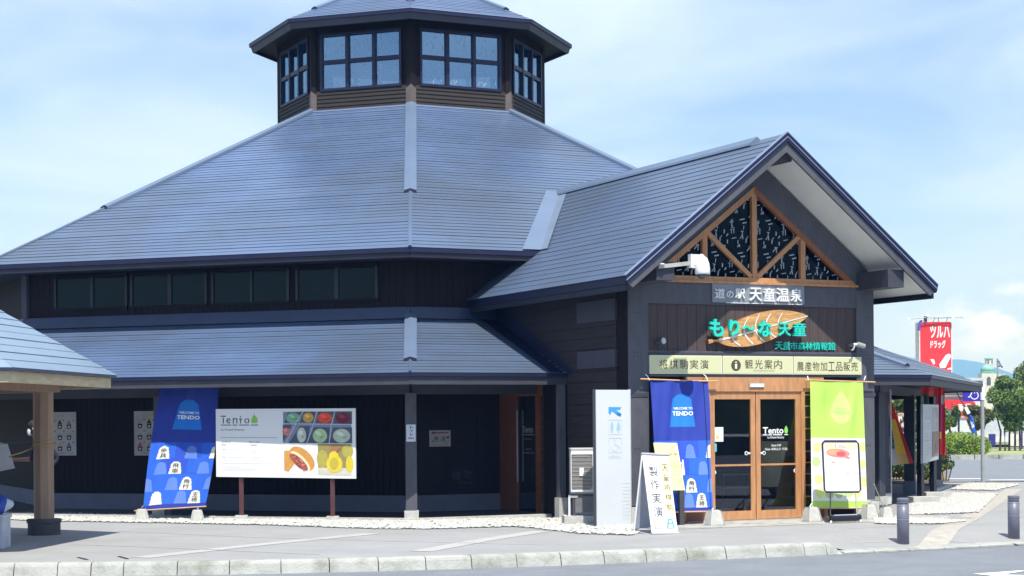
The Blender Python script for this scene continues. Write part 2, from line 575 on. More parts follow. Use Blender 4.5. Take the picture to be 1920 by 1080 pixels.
KB = [(0, 1082), (250, 1079.5), (500, 1076), (750, 1070), (1000, 1062.5), (1280, 1051.5), (1560, 1040), (1740, 1032), (1920, 1022)]
def kerb_y(px):
    return float(np.interp(px, [k[0] for k in KB], [k[1] for k in KB]))
def kpt(px, z=-0.15):
    if px < 0:
        a = ground(0, 1082, z)
        return Vector((a.x + px * 0.0062, a.y + (-px) * 0.0006, z))
    if px > 1920:
        a = ground(1920, 1022, z)
        return Vector((a.x + (px - 1920) * 0.0062, a.y + (px - 1920) * 0.0034, z))
    return ground(px, kerb_y(px), z)
def yk(x):
    P = [kpt(q) for q in (-6000, -300, 0, 250, 500, 750, 1000, 1280, 1560, 1740, 1920, 2400, 8000)]
    return float(np.interp(x, [p.x for p in P], [p.y for p in P])) + 0.26
_YT = np.linspace(-45, 45, 901)
_YV = np.array([yk(x) for x in _YT])
def ykf(x): return float(np.interp(x, _YT, _YV))
def pave_z(x, y):
    d = max(0.0, min(1.0, (y - ykf(x)) * 0.9 / 1.3))
    r = max(0.0, min(1.0, (x - 3.95) / 0.55))
    return -0.125 * r * (1 - d * d * (3 - 2 * d))

g = MB()
xs = list(np.linspace(-40, 3.5, 30)) + list(np.linspace(3.7, 9, 36)) + list(np.linspace(10, 40, 12))
ds = [-0.03, 0.15, 0.4, 0.65, 0.9, 1.15, 1.45, 2.2, 4]
vs = []
for x in xs:
    for d in ds:
        y = ykf(x) + d
        vs.append((x, y, pave_z(x, y)))
    for t in (0.33, 0.66, 1):
        y0 = ykf(x) + 4
        yf = 46.3 if x > 2 else 70
        vs.append((x, y0 + (yf - y0) * t, 0))
nr = len(ds) + 3
g.add(vs, [(i * nr + j, (i + 1) * nr + j, (i + 1) * nr + j + 1, i * nr + j + 1) for i in range(len(xs) - 1) for j in range(nr - 1)], PAVE)
structure('pavement', g)

g = MB()
g.quad((-80, -60, -0.15), (80, -60, -0.15), (80, 60, -0.154), (-80, 60, -0.154), ROAD)
structure('road', g)
g = MB()
g.quad((7.5, 46.3, -0.06), (90, 46.3, -0.06), (90, 74.3, -0.06), (7.5, 74.3, -0.06), ROAD)
structure('far_road', g)
# white painted lines on the far road and the arrow tip in front
g = MB()
g.quad((11.2, 46.9, -0.052), (60, 46.6, -0.052), (60, 46.75, -0.052), (11.2, 47.05, -0.052), WHITEP)
g.quad((13.0, 49.2, -0.052), (16.0, 49.0, -0.052), (16.0, 49.4, -0.052), (13.0, 49.6, -0.052), WHITEP)
g.quad((17.5, 60, -0.052), (19.3, 60, -0.052), (19.3, 60.4, -0.052), (17.5, 60.4, -0.052), WHITEP)
g.quad((11.4, 50.5, -0.052), (13.0, 50.3, -0.052), (13.3, 50.7, -0.052), (11.6, 50.9, -0.052), WHITEP)
structure('road_line', g)
g = MB()
a = [ground(1824, 1075.5, -0.146), ground(1856, 1079, -0.146), ground(1925, 1085, -0.146), ground(1935, 1079, -0.146), ground(1880, 1077, -0.146), ground(1925, 1070, -0.146), ground(1912, 1069.5, -0.146), ground(1860, 1073.5, -0.146)]
g.add(a, [(0, 1, 4, 7), (1, 2, 3, 4), (4, 5, 6, 7)], WHITEP)
structure('road_arrow_marking', g)

# front kerb: each stone a piece
kerb = MB()
kerb.add([(-45, 24.5, -0.15), (-9, 22.2, -0.15), (-9, 22.4, -0.003), (-45, 24.7, -0.003)], [(0, 1, 2, 3)], KERB)
kroot = structure('kerb', kerb)
joints = [-150, -60, 25, 107, 170, 231, 332, 430, 527, 618, 710, 799, 885, 970, 1053, 1134, 1213, 1290, 1363, 1437, 1510]
def kerb_stone(pa, pb, ha=0.0, hb=0.0, last=False):
    A, B = kpt(pa), kpt(pb)
    t = (B - A).normalized()
    nn = Vector((-t.y, t.x, 0))
    A = A + t * 0.006
    B = B - t * 0.006
    j = random.uniform(-0.006, 0.006)
    A += nn * j; B += nn * j
    m = MB()
    rows = []
    for P, h in ((A, ha), (B, hb)):
        rows.append([P + Vector((0, 0, -0.05)), P, P + nn * 0.035 + Vector((0, 0, 0.115 + h)), P + nn * 0.052 + Vector((0, 0, 0.143 + h)), P + nn * 0.085 + Vector((0, 0, 0.157 + h)), P + nn * 0.24 + Vector((0, 0, 0.157 + h)), P + nn * 0.24 + Vector((0, 0, -0.05))])
    n = 7
    m.add(rows[0] + rows[1], [(i, i + n, i + 1 + n, i + 1) for i in range(n - 1)] + [tuple(range(n)), tuple(range(2 * n - 1, n - 1, -1))], KERB)
    return obj('kerb_stone', m, kroot)
for a, b in zip(joints[:-1], joints[1:]):
    kerb_stone(a, b)
kerb_stone(1510, 1552)
# the end stone dives to the lowered lip
A, B = kpt(1552), kpt(1582)
t = (B - A).normalized(); nn = Vector((-t.y, t.x, 0))
m = MB()
secs = []
for k, hh in ((0, 1.0), (0.3, 0.93), (0.6, 0.62), (0.85, 0.3), (1.0, 0.12)):
    P = A.lerp(B, k)
    z = 0.157 * hh
    secs.append([P, P + nn * 0.05 + Vector((0, 0, z * 0.85)), P + nn * 0.09 + Vector((0, 0, z)), P + nn * 0.24 + Vector((0, 0, z)), P + nn * 0.24])
m.add([p for s_ in secs for p in s_], [(i * 5 + j, (i + 1) * 5 + j, (i + 1) * 5 + j + 1, i * 5 + j + 1) for i in range(4) for j in range(4)], KERB)
obj('kerb_stone', m, kroot)
lipj = [1582, 1640, 1705, 1772, 1838, 1905, 1975, 2060]
for a, b in zip(lipj[:-1], lipj[1:]):
    A, B = kpt(a), kpt(b)
    t = (B - A).normalized(); nn = Vector((-t.y, t.x, 0))
    A = A + t * 0.006; B = B - t * 0.006
    m = MB()
    R_ = []
    for P in (A, B):
        R_.append([P, P + Vector((0, 0, 0.02)), P + nn * 0.03 + Vector((0, 0, 0.03)), P + nn * 0.30 + Vector((0, 0, 0.036)), P + nn * 0.30])
    m.add(R_[0] + R_[1], [(i, i + 5, i + 6, i + 1) for i in range(4)] + [(0, 1, 2, 3, 4), (9, 8, 7, 6, 5)], KERB)
    obj('kerb_stone', m, kroot)

# pale strips let into the pavement, joints
def gstrip(name, pts, w, m, dz=0.004):
    mb = MB()
    P = [ground(*p) for p in pts]
    Q = []
    for a, b in zip(P[:-1], P[1:]):
        k = max(1, int((b - a).length / 0.3))
        Q += [a.lerp(b, i / k) for i in range(k)]
    Q.append(P[-1])
    L_, R_ = [], []
    for i, p in enumerate(Q):
        d = (Q[min(i + 1, len(Q) - 1)] - Q[max(0, i - 1)]).normalized()
        nn = Vector((-d.y, d.x, 0))
        for lst, sg in ((L_, 1), (R_, -1)):
            q = p + nn * w / 2 * sg
            lst.append((q.x, q.y, pave_z(q.x, q.y) + dz))
    n = len(Q)
    mb.add(L_ + R_, [(i, i + n, i + n + 1, i + 1) for i in range(n - 1)], m)
    return structure(name, mb)
gstrip('pavement_strip', [(262, 1046), (480, 1022), (700, 1000.5)], 0.30, PAVE2)
gstrip('pavement_strip', [(790, 1034), (900, 1014), (1015, 996)], 0.30, PAVE2)
gstrip('pavement_strip', [(1744, 1009), (1815, 972), (1902, 917)], 0.36, PAVER)
for pts in ([(220, 996), (480, 1008), (700, 1014), (1020, 1022)], [(135, 1021), (300, 1027), (600, 1040)], [(1575, 992), (1750, 984), (1920, 981)],
            [(1600, 1008), (1760, 1002), (1920, 1003)]):
    gstrip('pavement_joint', pts, 0.035, PAVE2)

for pts in ([(146, 1045.5), (164, 1050)], [(222, 1043.5), (240, 1048.5)]):
    gstrip('drain_slot', pts, 0.045, mat('dark_slot', (0.03, 0.03, 0.03), 0.9), 0.006)
# entrance paving of single sandstone slabs
pv = facet(0.5)
m = MB()
m.fbox(pv, -2.6, 3.3, 14.75, 16.15, -0.02, 0.004, mat('paver_joint_mortar', (0.22, 0.21, 0.19), 0.9, 0.1, 8))
proot = structure('entrance_paving', m)
r = random.Random(4)
y = 14.77
row = 0
while y < 16.1:
    x = -2.58 + (0.17 if row % 2 else 0.0)
    while x < 3.22:
        w = min(0.34, 3.28 - x)
        mb = MB()
        h = 0.010 + r.random() * 0.004
        mb.fbox(pv, x + 0.006, x + w - 0.006, y + 0.005, min(y + 0.2, 16.14) - 0.005, -0.01, h, r.choice([PAVER, PAVER2, PAVER, PAVE2, PAVE]))
        obj('paving_stone', mb, proot)
        x += w
    y += 0.2
    row += 1

# gravel beds: base sheets plus loose stones
def bed(name, poly, n, size, label):
    mb = MB()
    mb.add([(p.x, p.y, 0.010) for p in poly], [tuple(range(len(poly)))], GRAVELB)
    structure('gravel_bed', mb)
    P2 = [(p.x, p.y) for p in poly]
    x0, x1 = min(p[0] for p in P2), max(p[0] for p in P2)
    y0, y1 = min(p[1] for p in P2), max(p[1] for p in P2)
    vs, fs = [], []
    base = np.array([(1, 0, 0), (-1, 0, 0), (0, 1, 0), (0, -1, 0), (0, 0, 1), (0, 0, -1)], float)
    of = [(0, 2, 4), (2, 1, 4), (1, 3, 4), (3, 0, 4), (2, 0, 5), (1, 2, 5), (3, 1, 5), (0, 3, 5)]
    cnt = 0
    rg = np.random.default_rng(len(name) + n)
    while cnt < n:
        x, y_ = rg.uniform(x0 - .1, x1 + .1), rg.uniform(y0 - .12, y1 + .12)
        if not inpoly(x, y_, P2):
            if rg.uniform() > 0.5 or not any(inpoly(x + dx, y_ + dy, P2) for dx, dy in ((.09, 0), (-.09, 0), (0, .12), (0, -.12))):
                continue
        s_ = size * rg.uniform(0.55, 1.35)
        v = base * s_ * np.array([1, rg.uniform(0.6, 1), rg.uniform(0.4, 0.7)]) * rg.uniform(0.75, 1.15, (6, 3))
        a_ = rg.uniform(0, 6.28)
        c_, q_ = math.cos(a_), math.sin(a_)
        v = v @ np.array([[c_, -q_, 0], [q_, c_, 0], [0, 0, 1]]).T + np.array([x, y_, 0.010 + s_ * 0.28])
        b = len(vs)
        vs += v.tolist()
        fs += [tuple(i + b for i in f) for f in of]
        cnt += 1
    mb = MB()
    mb.v, mb.f, mb.m = vs, fs, [0] * len(fs)
    mb.mats = [WHITESTONE]
    obj(name, mb, label=label, cat='gravel', kind='stuff', origin=(0, 0, 0))
FL = facet(-0.5); FR_ = facet(0.5)
polyA = [ground(-40, 972), ground(60, 977), ground(300, 981), ground(500, 985), ground(700, 992), ground(800, 992.5), ground(960, 988), ground(1005, 991), ground(1085, 1001), ground(1185, 1004),
         ground(1190, 985), ground(1120, 978), ground(1060, 975), ground(1010, 973.5), ground(940, 974), ground(845, 976), ground(700, 977), ground(480, 972.5), ground(260, 967.5), ground(60, 964), ground(-40, 962)]
bed('gravel', polyA, 9500, 0.033, 'white gravel bed in front of the dark hall wall')
polyB = [ground(1706, 966), ground(1824, 962), ground(1862, 928), ground(1776, 926), ground(1748, 930), ground(1716, 947), ground(1706, 952)]
bed('gravel_patch', polyB, 5200, 0.042, 'large white gravel bed right of the entrance beside the walkway')
polyC = [ground(1790, 919), ground(1862, 920), ground(1905, 910), ground(1822, 908)]
bed('gravel_strip', polyC, 1800, 0.045, 'far white gravel strip at the back kerb')
polyD = [ground(1650, 983), ground(1765, 982.5), ground(1802, 978.5), ground(1706, 974), ground(1650, 972)]
bed('gravel_pocket', polyD, 1300, 0.035, 'small white gravel pocket by the entrance paving')

# walkway slab round the hall, with its pale edge
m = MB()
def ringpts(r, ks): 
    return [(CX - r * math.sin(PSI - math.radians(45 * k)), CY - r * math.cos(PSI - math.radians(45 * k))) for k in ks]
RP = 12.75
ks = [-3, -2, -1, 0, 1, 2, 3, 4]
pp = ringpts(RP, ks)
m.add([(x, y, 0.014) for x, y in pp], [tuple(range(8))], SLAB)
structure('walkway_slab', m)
m = MB()
for k0, k1, t0, t1 in ((-2, -1, 0, 1), (-1, 0, 0, 1), (0, 1, 0, 0.40), (1, 2, 0.15, 1), (2, 3, 0, 1)):
    a = Vector((*ringpts(RP, [k0])[0], 0)); b = Vector((*ringpts(RP, [k1])[0], 0))
    a2 = Vector((*ringpts(RP + 0.13, [k0])[0], 0)); b2 = Vector((*ringpts(RP + 0.13, [k1])[0], 0))
    A0, B0, A1, B1 = a.lerp(b, t0), a.lerp(b, t1), a2.lerp(b2, t0), a2.lerp(b2, t1)
    z = Vector((0, 0, 0.055)); w = Vector((0, 0, -0.05))
    m.hexa([A0 + w, B0 + w, B1 + w, A1 + w, A0 + z, B0 + z, B1 + z, A1 + z], CONC)
structure('walkway_edge', m)

# far kerb and grass strip behind the far road
m = MB()
fk = structure('far_kerb', m.add([(12, 74.3, -0.06), (90, 74.3, -0.06), (90, 74.9, -0.06), (12, 74.9, -0.06)], [(0, 1, 2, 3)], KERB))
x = 13.0
while x < 34:
    mb = MB()
    mb.box((x + 0.5, 74.5, 0.02), (0.96, 0.22, 0.22), KERB)
    obj('kerb_stone', mb, fk)
    x += 1.0
m = MB()
m.add([(10, 74.6, 0.05), (90, 74.6, 0.05), (90, 82, 0.12), (10, 82, 0.12), (90, 100, -0.1), (10, 100, -0.1)], [(0, 1, 2, 3), (3, 2, 4, 5)], mat('dry_lawn', (0.27, 0.31, 0.13), 0.95, 0.25, 1.2, 0.5, bscale=20))
structure('grass_verge', m)
m = MB()
m.add([(7, 46.2, 0.02), (30, 46.2, 0.02), (30, 46.42, 0.02), (7, 46.42, 0.02), (30, 46.42, -0.06), (7, 46.42, -0.06)], [(0, 1, 2, 3), (3, 2, 4, 5)], KERB)
structure('back_kerb', m)
# low planted earth behind the open walkway
m = MB()
m.add([(-30, 50, 0.03), (11.2, 46.5, 0.03), (14.3, 60, 0.03), (-30, 75, 0.03)], [(0, 1, 2, 3)], mat('planting_earth', (0.20, 0.16, 0.09), 0.95, 0.3, 1.5))
structure('planting_bed', m)
# mountains
m = MB()
ridge = []
rg = np.random.default_rng(3)
prof = [(-3000, 60), (-1500, 110), (0, 150), (500, 200), (900, 250), (1080, 238), (1150, 222), (1260, 190), (1345, 184), (1425, 180), (1490, 152), (1530, 130), (1700, 90), (2300, 60), (3500, 40)]
D_ = 5500
pts = []
for x in np.linspace(-3000, 3500, 140):
    z = float(np.interp(x, [p[0] for p in prof], [p[1] for p in prof])) + rg.uniform(-1.5, 1.5)
    pts.append((x, z))
n = len(pts)
vs = [(x, D_ + 300 * math.sin(x * 0.002), z) for x, z in pts] + [(x, D_ - 900, -3) for x, z in pts] + [(x, D_ - 450 + 80 * math.sin(x * 0.011), z * 0.5 + rg.uniform(-5, 5)) for x, z in pts]
m.add(vs, [(i, i + 1, 2 * n + i + 1, 2 * n + i) for i in range(n - 1)] + [(2 * n + i, 2 * n + i + 1, n + i + 1, n + i) for i in range(n - 1)], mat('forest_mountain', (0.035, 0.06, 0.035), 0.95, 0.2, 0.004))
structure('mountains', m)

# ================================================================== THE HALL
T8 = math.tan(math.radians(22.5))
C8 = math.cos(math.radians(22.5))
hall = thing('visitor_hall', 'large dark eight-sided hall with slate-blue metal roofs, window lantern on top and gabled entrance wing', 'building', (CX, CY, 0))

def slab_strip(fr, A0, A1, x0a, x1a, x0b, x1b, lift0, lift1, thick, m, parent, nrm, name='roofing_strip', edge=None):
    """One overlapping course. A0/A1 = (y,z) upper and lower edge; x ranges at both edges."""
    ny, nz = nrm
    P = lambda x, a, l: fr.p(x, a[0] + ny * l, a[1] + nz * l)
    mb = MB()
    mb.hexa([P(x0a, A0, lift0 - thick), P(x1a, A0, lift0 - thick), P(x1b, A1, lift1 - thick), P(x0b, A1, lift1 - thick),
             P(x0a, A0, lift0), P(x1a, A0, lift0), P(x1b, A1, lift1), P(x0b, A1, lift1)], m)
    if parent is None:
        return mb
    return obj(name, mb, parent)

def roof_courses(fr, a0, z0, a1, z1, n, xf, m, parent, joined=False, under=NAVY):
    """Courses from upper edge (apothem a0, height z0) to the eave (a1, z1); xf(a, z) -> (x0, x1)."""
    L_ = math.hypot(a1 - a0, z1 - z0)
    dy, dz = (a1 - a0) / L_, (z1 - z0) / L_
    nrm = (-dz, dy)
    J = MB()
    for i in range(n):
        s0, s1 = L_ * i / n - 0.03, L_ * (i + 1) / n + 0.012
        if i == 0: s0 = 0
        A0 = (a0 + dy * s0, z0 + dz * s0)
        A1 = (a0 + dy * s1, z0 + dz * s1)
        xa = xf(*A0); xb = xf(*A1)
        if xa[1] - xa[0] < 0.02 and xb[1] - xb[0] < 0.02:
            continue
        lift = 0.0185 if (n - i) % 2 == 1 else 0.0165
        mb = slab_strip(fr, A0, A1, xa[0], xa[1], xb[0], xb[1], 0.008, lift + random.uniform(-0.002, 0.002), 0.004, m, None, nrm)
        if joined:
            J.add(mb.v, mb.f, m)
        else:
            obj('roofing_strip', mb, parent)
    if joined:
        obj('roofing_strip', J, parent, kind='stuff')
    return nrm

def deck(fr, a0, z0, a1, z1, xf, m, mb):
    xa, xb = xf(a0, z0), xf(a1, z1)
    mb.quad(fr.p(xa[0], a0, z0), fr.p(xa[1], a0, z0), fr.p(xb[1], a1, z1), fr.p(xb[0], a1, z1), m)

def octx(a, z): return (-a * T8, a * T8)

# --- main roof
RB, ZB, RE, ZE = 3.17, 8.59, 11.47, 4.677
md = MB()
for k in range(8):
    fr = facet(k - 3.5)
    deck(fr, RB * C8, ZB - 0.01, RE * C8, ZE - 0.01, octx, NAVY, md)
    a = RE * C8
    # fascia: navy band, then a darker board, then the soffit back to the wall
    md.hexa([fr.p(-a * T8, a - 0.05, ZE - 0.075), fr.p(a * T8, a - 0.05, ZE - 0.075), fr.p(a * T8, a + 0.012, ZE - 0.075), fr.p(-a * T8, a + 0.012, ZE - 0.075),
             fr.p(-a * T8, a - 0.05, ZE), fr.p(a * T8, a - 0.05, ZE), fr.p(a * T8, a + 0.012, ZE + 0.012), fr.p(-a * T8, a + 0.012, ZE + 0.012)], NAVY)
    md.fbox(fr, -(a - 0.03) * T8, (a - 0.03) * T8, a - 0.07, a - 0.015, ZE - 0.165, ZE - 0.078, DEEP)
    md.quad(fr.p(-(a - 0.06) * T8, a - 0.06, ZE - 0.13), fr.p((a - 0.06) * T8, a - 0.06, ZE - 0.13), fr.p(9.6 * T8, 9.6, ZE - 0.13), fr.p(-9.6 * T8, 9.6, ZE - 0.13), SOFFITD)
main_roof = obj('main_roof', md, hall)
for k in range(8):
    roof_courses(facet(k - 3.5), RB * C8, ZB, RE * C8, ZE, 54, octx, ROOF, main_roof, joined=k not in (3, 4))

def hip_cap(k, r0, z0, r1, z1, w, parent, lift=0.05, closed=True, name='hip_cap', m=None, thin=False):
    a = PSI - math.radians(45 * k)
    d = Vector((-math.sin(a), -math.cos(a), 0))
    t = Vector((math.cos(a), -math.sin(a), 0))
    c = Vector((CX, CY, 0))
    drop = w / 2 * 0.20
    vs = []
    for r, z in ((r0, z0), (r1, z1)):
        P = c + d * r
        for x, dz in ((-w / 2, -drop + lift * 0.25), (-w / 2, lift - drop), (-w * 0.02, lift + 0.012), (w * 0.02, lift + 0.012), (w / 2, lift - drop), (w / 2, -drop + lift * 0.25)):
            vs.append(P + t * x + Vector((0, 0, z + dz)))
    mb = MB()
    mb.add(vs, [(i, i + 1, i + 7, i + 6) for i in range(5)], m or CAP)
    if closed:
        mb.add([v for v in vs[6:]], [(0, 1, 2, 3, 4, 5)], NAVY)
    return obj(name, mb, parent)

def zmain(r): return ZB + (ZE - ZB) * (r - RB) / (RE - RB)
for k in (-2, -1, 0, 1, 2):
    hip_cap(k, RB + 0.02, ZB, 8.72, zmain(8.72), 0.235, main_roof, 0.075)
    hip_cap(k, 8.72, zmain(8.72), RE + 0.02, ZE, 0.07, main_roof, 0.032, name='hip_seam', m=ROOF)

# --- lantern
RW, RL, ZL = 3.124, 3.805, 10.575
lw = MB()
for k in range(8):
    fr = facet(k - 3.5)
    a = RW * C8
    h = a * T8
    for x0, x1, z0, z1 in ((-h, h, 8.45, 9.02), (-h, h, 10.33, 10.55), (-h, -0.985, 9.02, 10.33), (0.985, h, 9.02, 10.33)):
        lw.fbox(fr, x0, x1, a - 0.12, a - 0.012, z0, z1, DARKWOOD)
lantern_wall = obj('lantern_wall', lw, hall)
m = MB()
for k in range(8):
    fr = facet(k - 3.5)
    a = 3.20 * C8
    m.fbox(fr, -a * T8, a * T8, a - 0.16, a + 0.06, 8.57, 8.605, ROOF_EDGE)
    m.fbox(fr, -(a + .03) * T8, (a + .03) * T8, a - 0.1, a + 0.045, 8.50, 8.57, NAVY)
obj('lantern_flashing', m, hall)
rng_l = random.Random(11)
for k in range(8):
    fr = facet(k - 3.5)
    a = RW * C8
    h = a * T8
    front = k in (2, 3, 4, 5)
    if front:
        for i in range(5):
            mb = MB()
            z0 = 8.61 + i * 0.088
            mb.hexa([fr.p(-h + 0.07, a - 0.012, z0), fr.p(h - 0.07, a - 0.012, z0), fr.p(h - 0.07, a + 0.022, z0), fr.p(-h + 0.07, a + 0.022, z0),
                     fr.p(-h + 0.07, a - 0.012, z0 + 0.084), fr.p(h - 0.07, a - 0.012, z0 + 0.084), fr.p(h - 0.07, a + 0.006, z0 + 0.084), fr.p(-h + 0.07, a + 0.006, z0 + 0.084)], LANTB)
            obj('cladding_board', mb, lantern_wall)
    # three by two window
    wf = MB()
    W0, W1, Z0, Z1 = -0.985, 0.985, 9.045, 10.325
    cols = [W0 + 0.05, W0 + 0.05 + 0.573, W0 + 0.70, W0 + 0.70 + 0.57, W0 + 1.345, W0 + 1.345 + 0.573]
    wf.fbox(fr, W0, W1, a - 0.06, a + 0.035, Z0, Z0 + 0.055, NAVY)
    wf.fbox(fr, W0, W1, a - 0.06, a + 0.035, Z1 - 0.05, Z1, NAVY)
    zm = (Z0 + Z1) / 2
    wf.fbox(fr, W0, W1, a - 0.055, a + 0.028, zm - 0.045, zm + 0.045, NAVY)
    for x0, x1 in ((W0, cols[0]), (cols[1], cols[2]), (cols[3], cols[4]), (cols[5], W1)):
        wf.fbox(fr, x0, x1, a - 0.05, a + 0.04, Z0 + 0.055, Z1 - 0.05, NAVY)
    win = obj('lantern_window', wf, hall)
    for c in range(3):
        for rr in range(2):
            z0, z1 = (Z0 + 0.055, zm - 0.045) if rr == 0 else (zm + 0.045, Z1 - 0.05)
            x0, x1 = cols[2 * c], cols[2 * c + 1]
            mb = MB()
            mb.quad(fr.p(x0, a - 0.02, z0), fr.p(x1, a - 0.02, z0), fr.p(x1, a - 0.02, z1), fr.p(x0, a - 0.02, z1), GL_LANT)
            obj('pane', mb, win)
    if k in (3, 4):
        mb = MB()
        for c in range(3):
            for rr in range(2):
                z0, z1 = (Z0 + 0.055, zm - 0.045) if rr == 0 else (zm + 0.045, Z1 - 0.05)
                x0, x1 = cols[2 * c], cols[2 * c + 1]
                for q in range(15):
                    x, z = rng_l.uniform(x0 + 0.04, x1 - 0.04), rng_l.uniform(z0 + 0.04, z1 - 0.04)
                    t = rng_l.choice([0, 1.57, 1.57, 0.8, -0.8, 1.3, 1.7])
                    l_, w_ = rng_l.uniform(0.02, 0.05), rng_l.uniform(0.004, 0.008)
                    c_, s_ = math.cos(t), math.sin(t)
                    mb.flatpoly(fr, [(x + c_ * u - s_ * v, z + s_ * u + c_ * v) for u, v in ((-l_, -w_), (l_, -w_), (l_, w_), (-l_, w_))], a - 0.014, FILML)
        obj('window_film', mb, win, kind='stuff')
for k in range(8):
    a = PSI - math.radians(45 * k)
    d = Vector((-math.sin(a), -math.cos(a), 0)); t = Vector((math.cos(a), -math.sin(a), 0))
    c = Vector((CX, CY, 0)) + d * RW
    for z0_, z1_, g_, mt_ in ((8.60, 10.5, 0.0, DARKWOOD), (8.605, 8.98, 0.012, TAUPE)):
        if z1_ < 9 and k not in (0, 1, 7): continue
        mb = MB()
        q = []
        for z in (z0_, z1_):
            for x, y in ((-0.10 - g_, -0.09), (-0.10 - g_, -0.028 + g_), (0, 0.035 + g_), (0.10 + g_, -0.028 + g_), (0.10 + g_, -0.09)):
                q.append(c + t * x + d * y + Vector((0, 0, z + (0.09 if (x == 0 and z > 8.9 and z < 9.1) else 0))))
        mb.add(q, [(i, (i + 1) % 5, (i + 1) % 5 + 5, i + 5) for i in range(5)] + [(0, 1, 2, 3, 4), (5, 6, 7, 8, 9)], mt_)
        obj('corner_post' if z1_ > 9 else 'corner_cover', mb, lantern_wall)
ld = MB()
for k in range(8):
    fr = facet(k - 3.5)
    a = RL * C8
    ld.add([fr.p(-a * T8, a, ZL - 0.01), fr.p(a * T8, a, ZL - 0.01), fr.p(0, 0, ZL + 1.70)], [(0, 1, 2)], NAVY)
    ld.hexa([fr.p(-a * T8, a - 0.05, ZL - 0.07), fr.p(a * T8, a - 0.05, ZL - 0.07), fr.p(a * T8, a + 0.01, ZL - 0.07), fr.p(-a * T8, a + 0.01, ZL - 0.07),
             fr.p(-a * T8, a - 0.05, ZL), fr.p(a * T8, a - 0.05, ZL), fr.p(a * T8, a + 0.01, ZL + 0.012), fr.p(-a * T8, a + 0.01, ZL + 0.012)], NAVY)
    b = a - 0.03
    ld.hexa([fr.p(-b * T8, b - 0.08, ZL - 0.20), fr.p(b * T8, b - 0.08, ZL - 0.20), fr.p(b * T8, b - 0.045, ZL - 0.20), fr.p(-b * T8, b - 0.045, ZL - 0.20),
             fr.p(-b * T8, b - 0.05, ZL - 0.072), fr.p(b * T8, b - 0.05, ZL - 0.072), fr.p(b * T8, b, ZL - 0.072), fr.p(-b * T8, b, ZL - 0.072)], GREYD)
    ld.quad(fr.p(-(a - 0.08) * T8, a - 0.08, ZL - 0.13), fr.p((a - 0.08) * T8, a - 0.08, ZL - 0.13), fr.p(2.7 * T8, 2.7, ZL - 0.08), fr.p(-2.7 * T8, 2.7, ZL - 0.08), DARKWOOD)
lantern_roof = obj('lantern_roof', ld, hall)
for k in range(8):
    roof_courses(facet(k - 3.5), 0.15, ZL + 1.70 * (1 - 0.15 / (RL * C8)), RL * C8, ZL, 24, octx, ROOF, lantern_roof, joined=k not in (2, 3, 4, 5))
for k in range(-3, 5):
    hip_cap(k, 0.2, ZL + 1.70 * (1 - 0.2 / RL), 3.05, ZL + 1.70 * (1 - 3.05 / RL), 0.19, lantern_roof, 0.06)

# --- upper wall with strip windows
AU = 9.75
uw = MB()
for k in range(8):
    fr = facet(k - 3.5)
    uw.fbox(fr, -(AU - 0.02) * T8, (AU - 0.02) * T8, AU - 0.15, AU - 0.02, 3.2, ZE - 0.135, DARKWOOD)
upper_wall = obj('upper_wall', uw, hall)
WIN = [(-3.312, -2.56), (-2.49, -1.80), (-1.634, -0.877), (-0.80, -0.097), (0.093, 0.85), (0.90, 1.60), (1.83, 2.56), (2.64, 3.367)]
for k in (-1.5, -0.5, 0.5):
    fr = facet(k)
    first = None
    x = -AU * T8 + 0.03
    i = 0
    while x < AU * T8 - 0.1:
        if first is None:
            mb = MB()
            mb.fbox(fr, x, x + 0.128, AU - 0.02, AU, 3.70, ZE - 0.14, DARKWOOD)
            first = obj('wall_board', mb, upper_wall)
        else:
            again(first, fr.ex * (0.134 * i))
        x += 0.134
        i += 1
    for j in (range(0, 8, 2) if k == -0.5 else ()):
        wf = MB()
        x0, x1 = WIN[j][0] - 0.05, WIN[j + 1][1] + 0.05
        z0, z1 = 3.885, 4.455
        wf.fbox(fr, x0, x1, AU, AU + 0.045, z0 - 0.05, z0, DARKWOOD)
        wf.fbox(fr, x0, x1, AU, AU + 0.045, z1, z1 + 0.05, DARKWOOD)
        for xa, xb in ((x0, WIN[j][0]), (WIN[j][1], WIN[j + 1][0]), (WIN[j + 1][1], x1)):
            wf.fbox(fr, xa, xb, AU, AU + 0.04, z0, z1, BLACKM)
        w = obj('strip_window', wf, hall)
        for q in (j, j + 1):
            mb = MB()
            mb.fbox(fr, WIN[q][0], WIN[q][1], AU + 0.004, AU + 0.012, z0, z1, GL_UP)
            obj('pane', mb, w)
for k in (-1, 0):
    a = PSI - math.radians(45 * k)
    d = Vector((-math.sin(a), -math.cos(a), 0))
    c = Vector((CX, CY, 0)) + d * (AU / C8 - 0.06)
    mb = MB()
    mb.box((c.x, c.y, (3.7 + ZE - 0.14) / 2), (0.17, 0.17, ZE - 0.14 - 3.7), GREYD if k == -1 else DARKWOOD, rz=-a)
    obj('corner_post', mb, upper_wall)

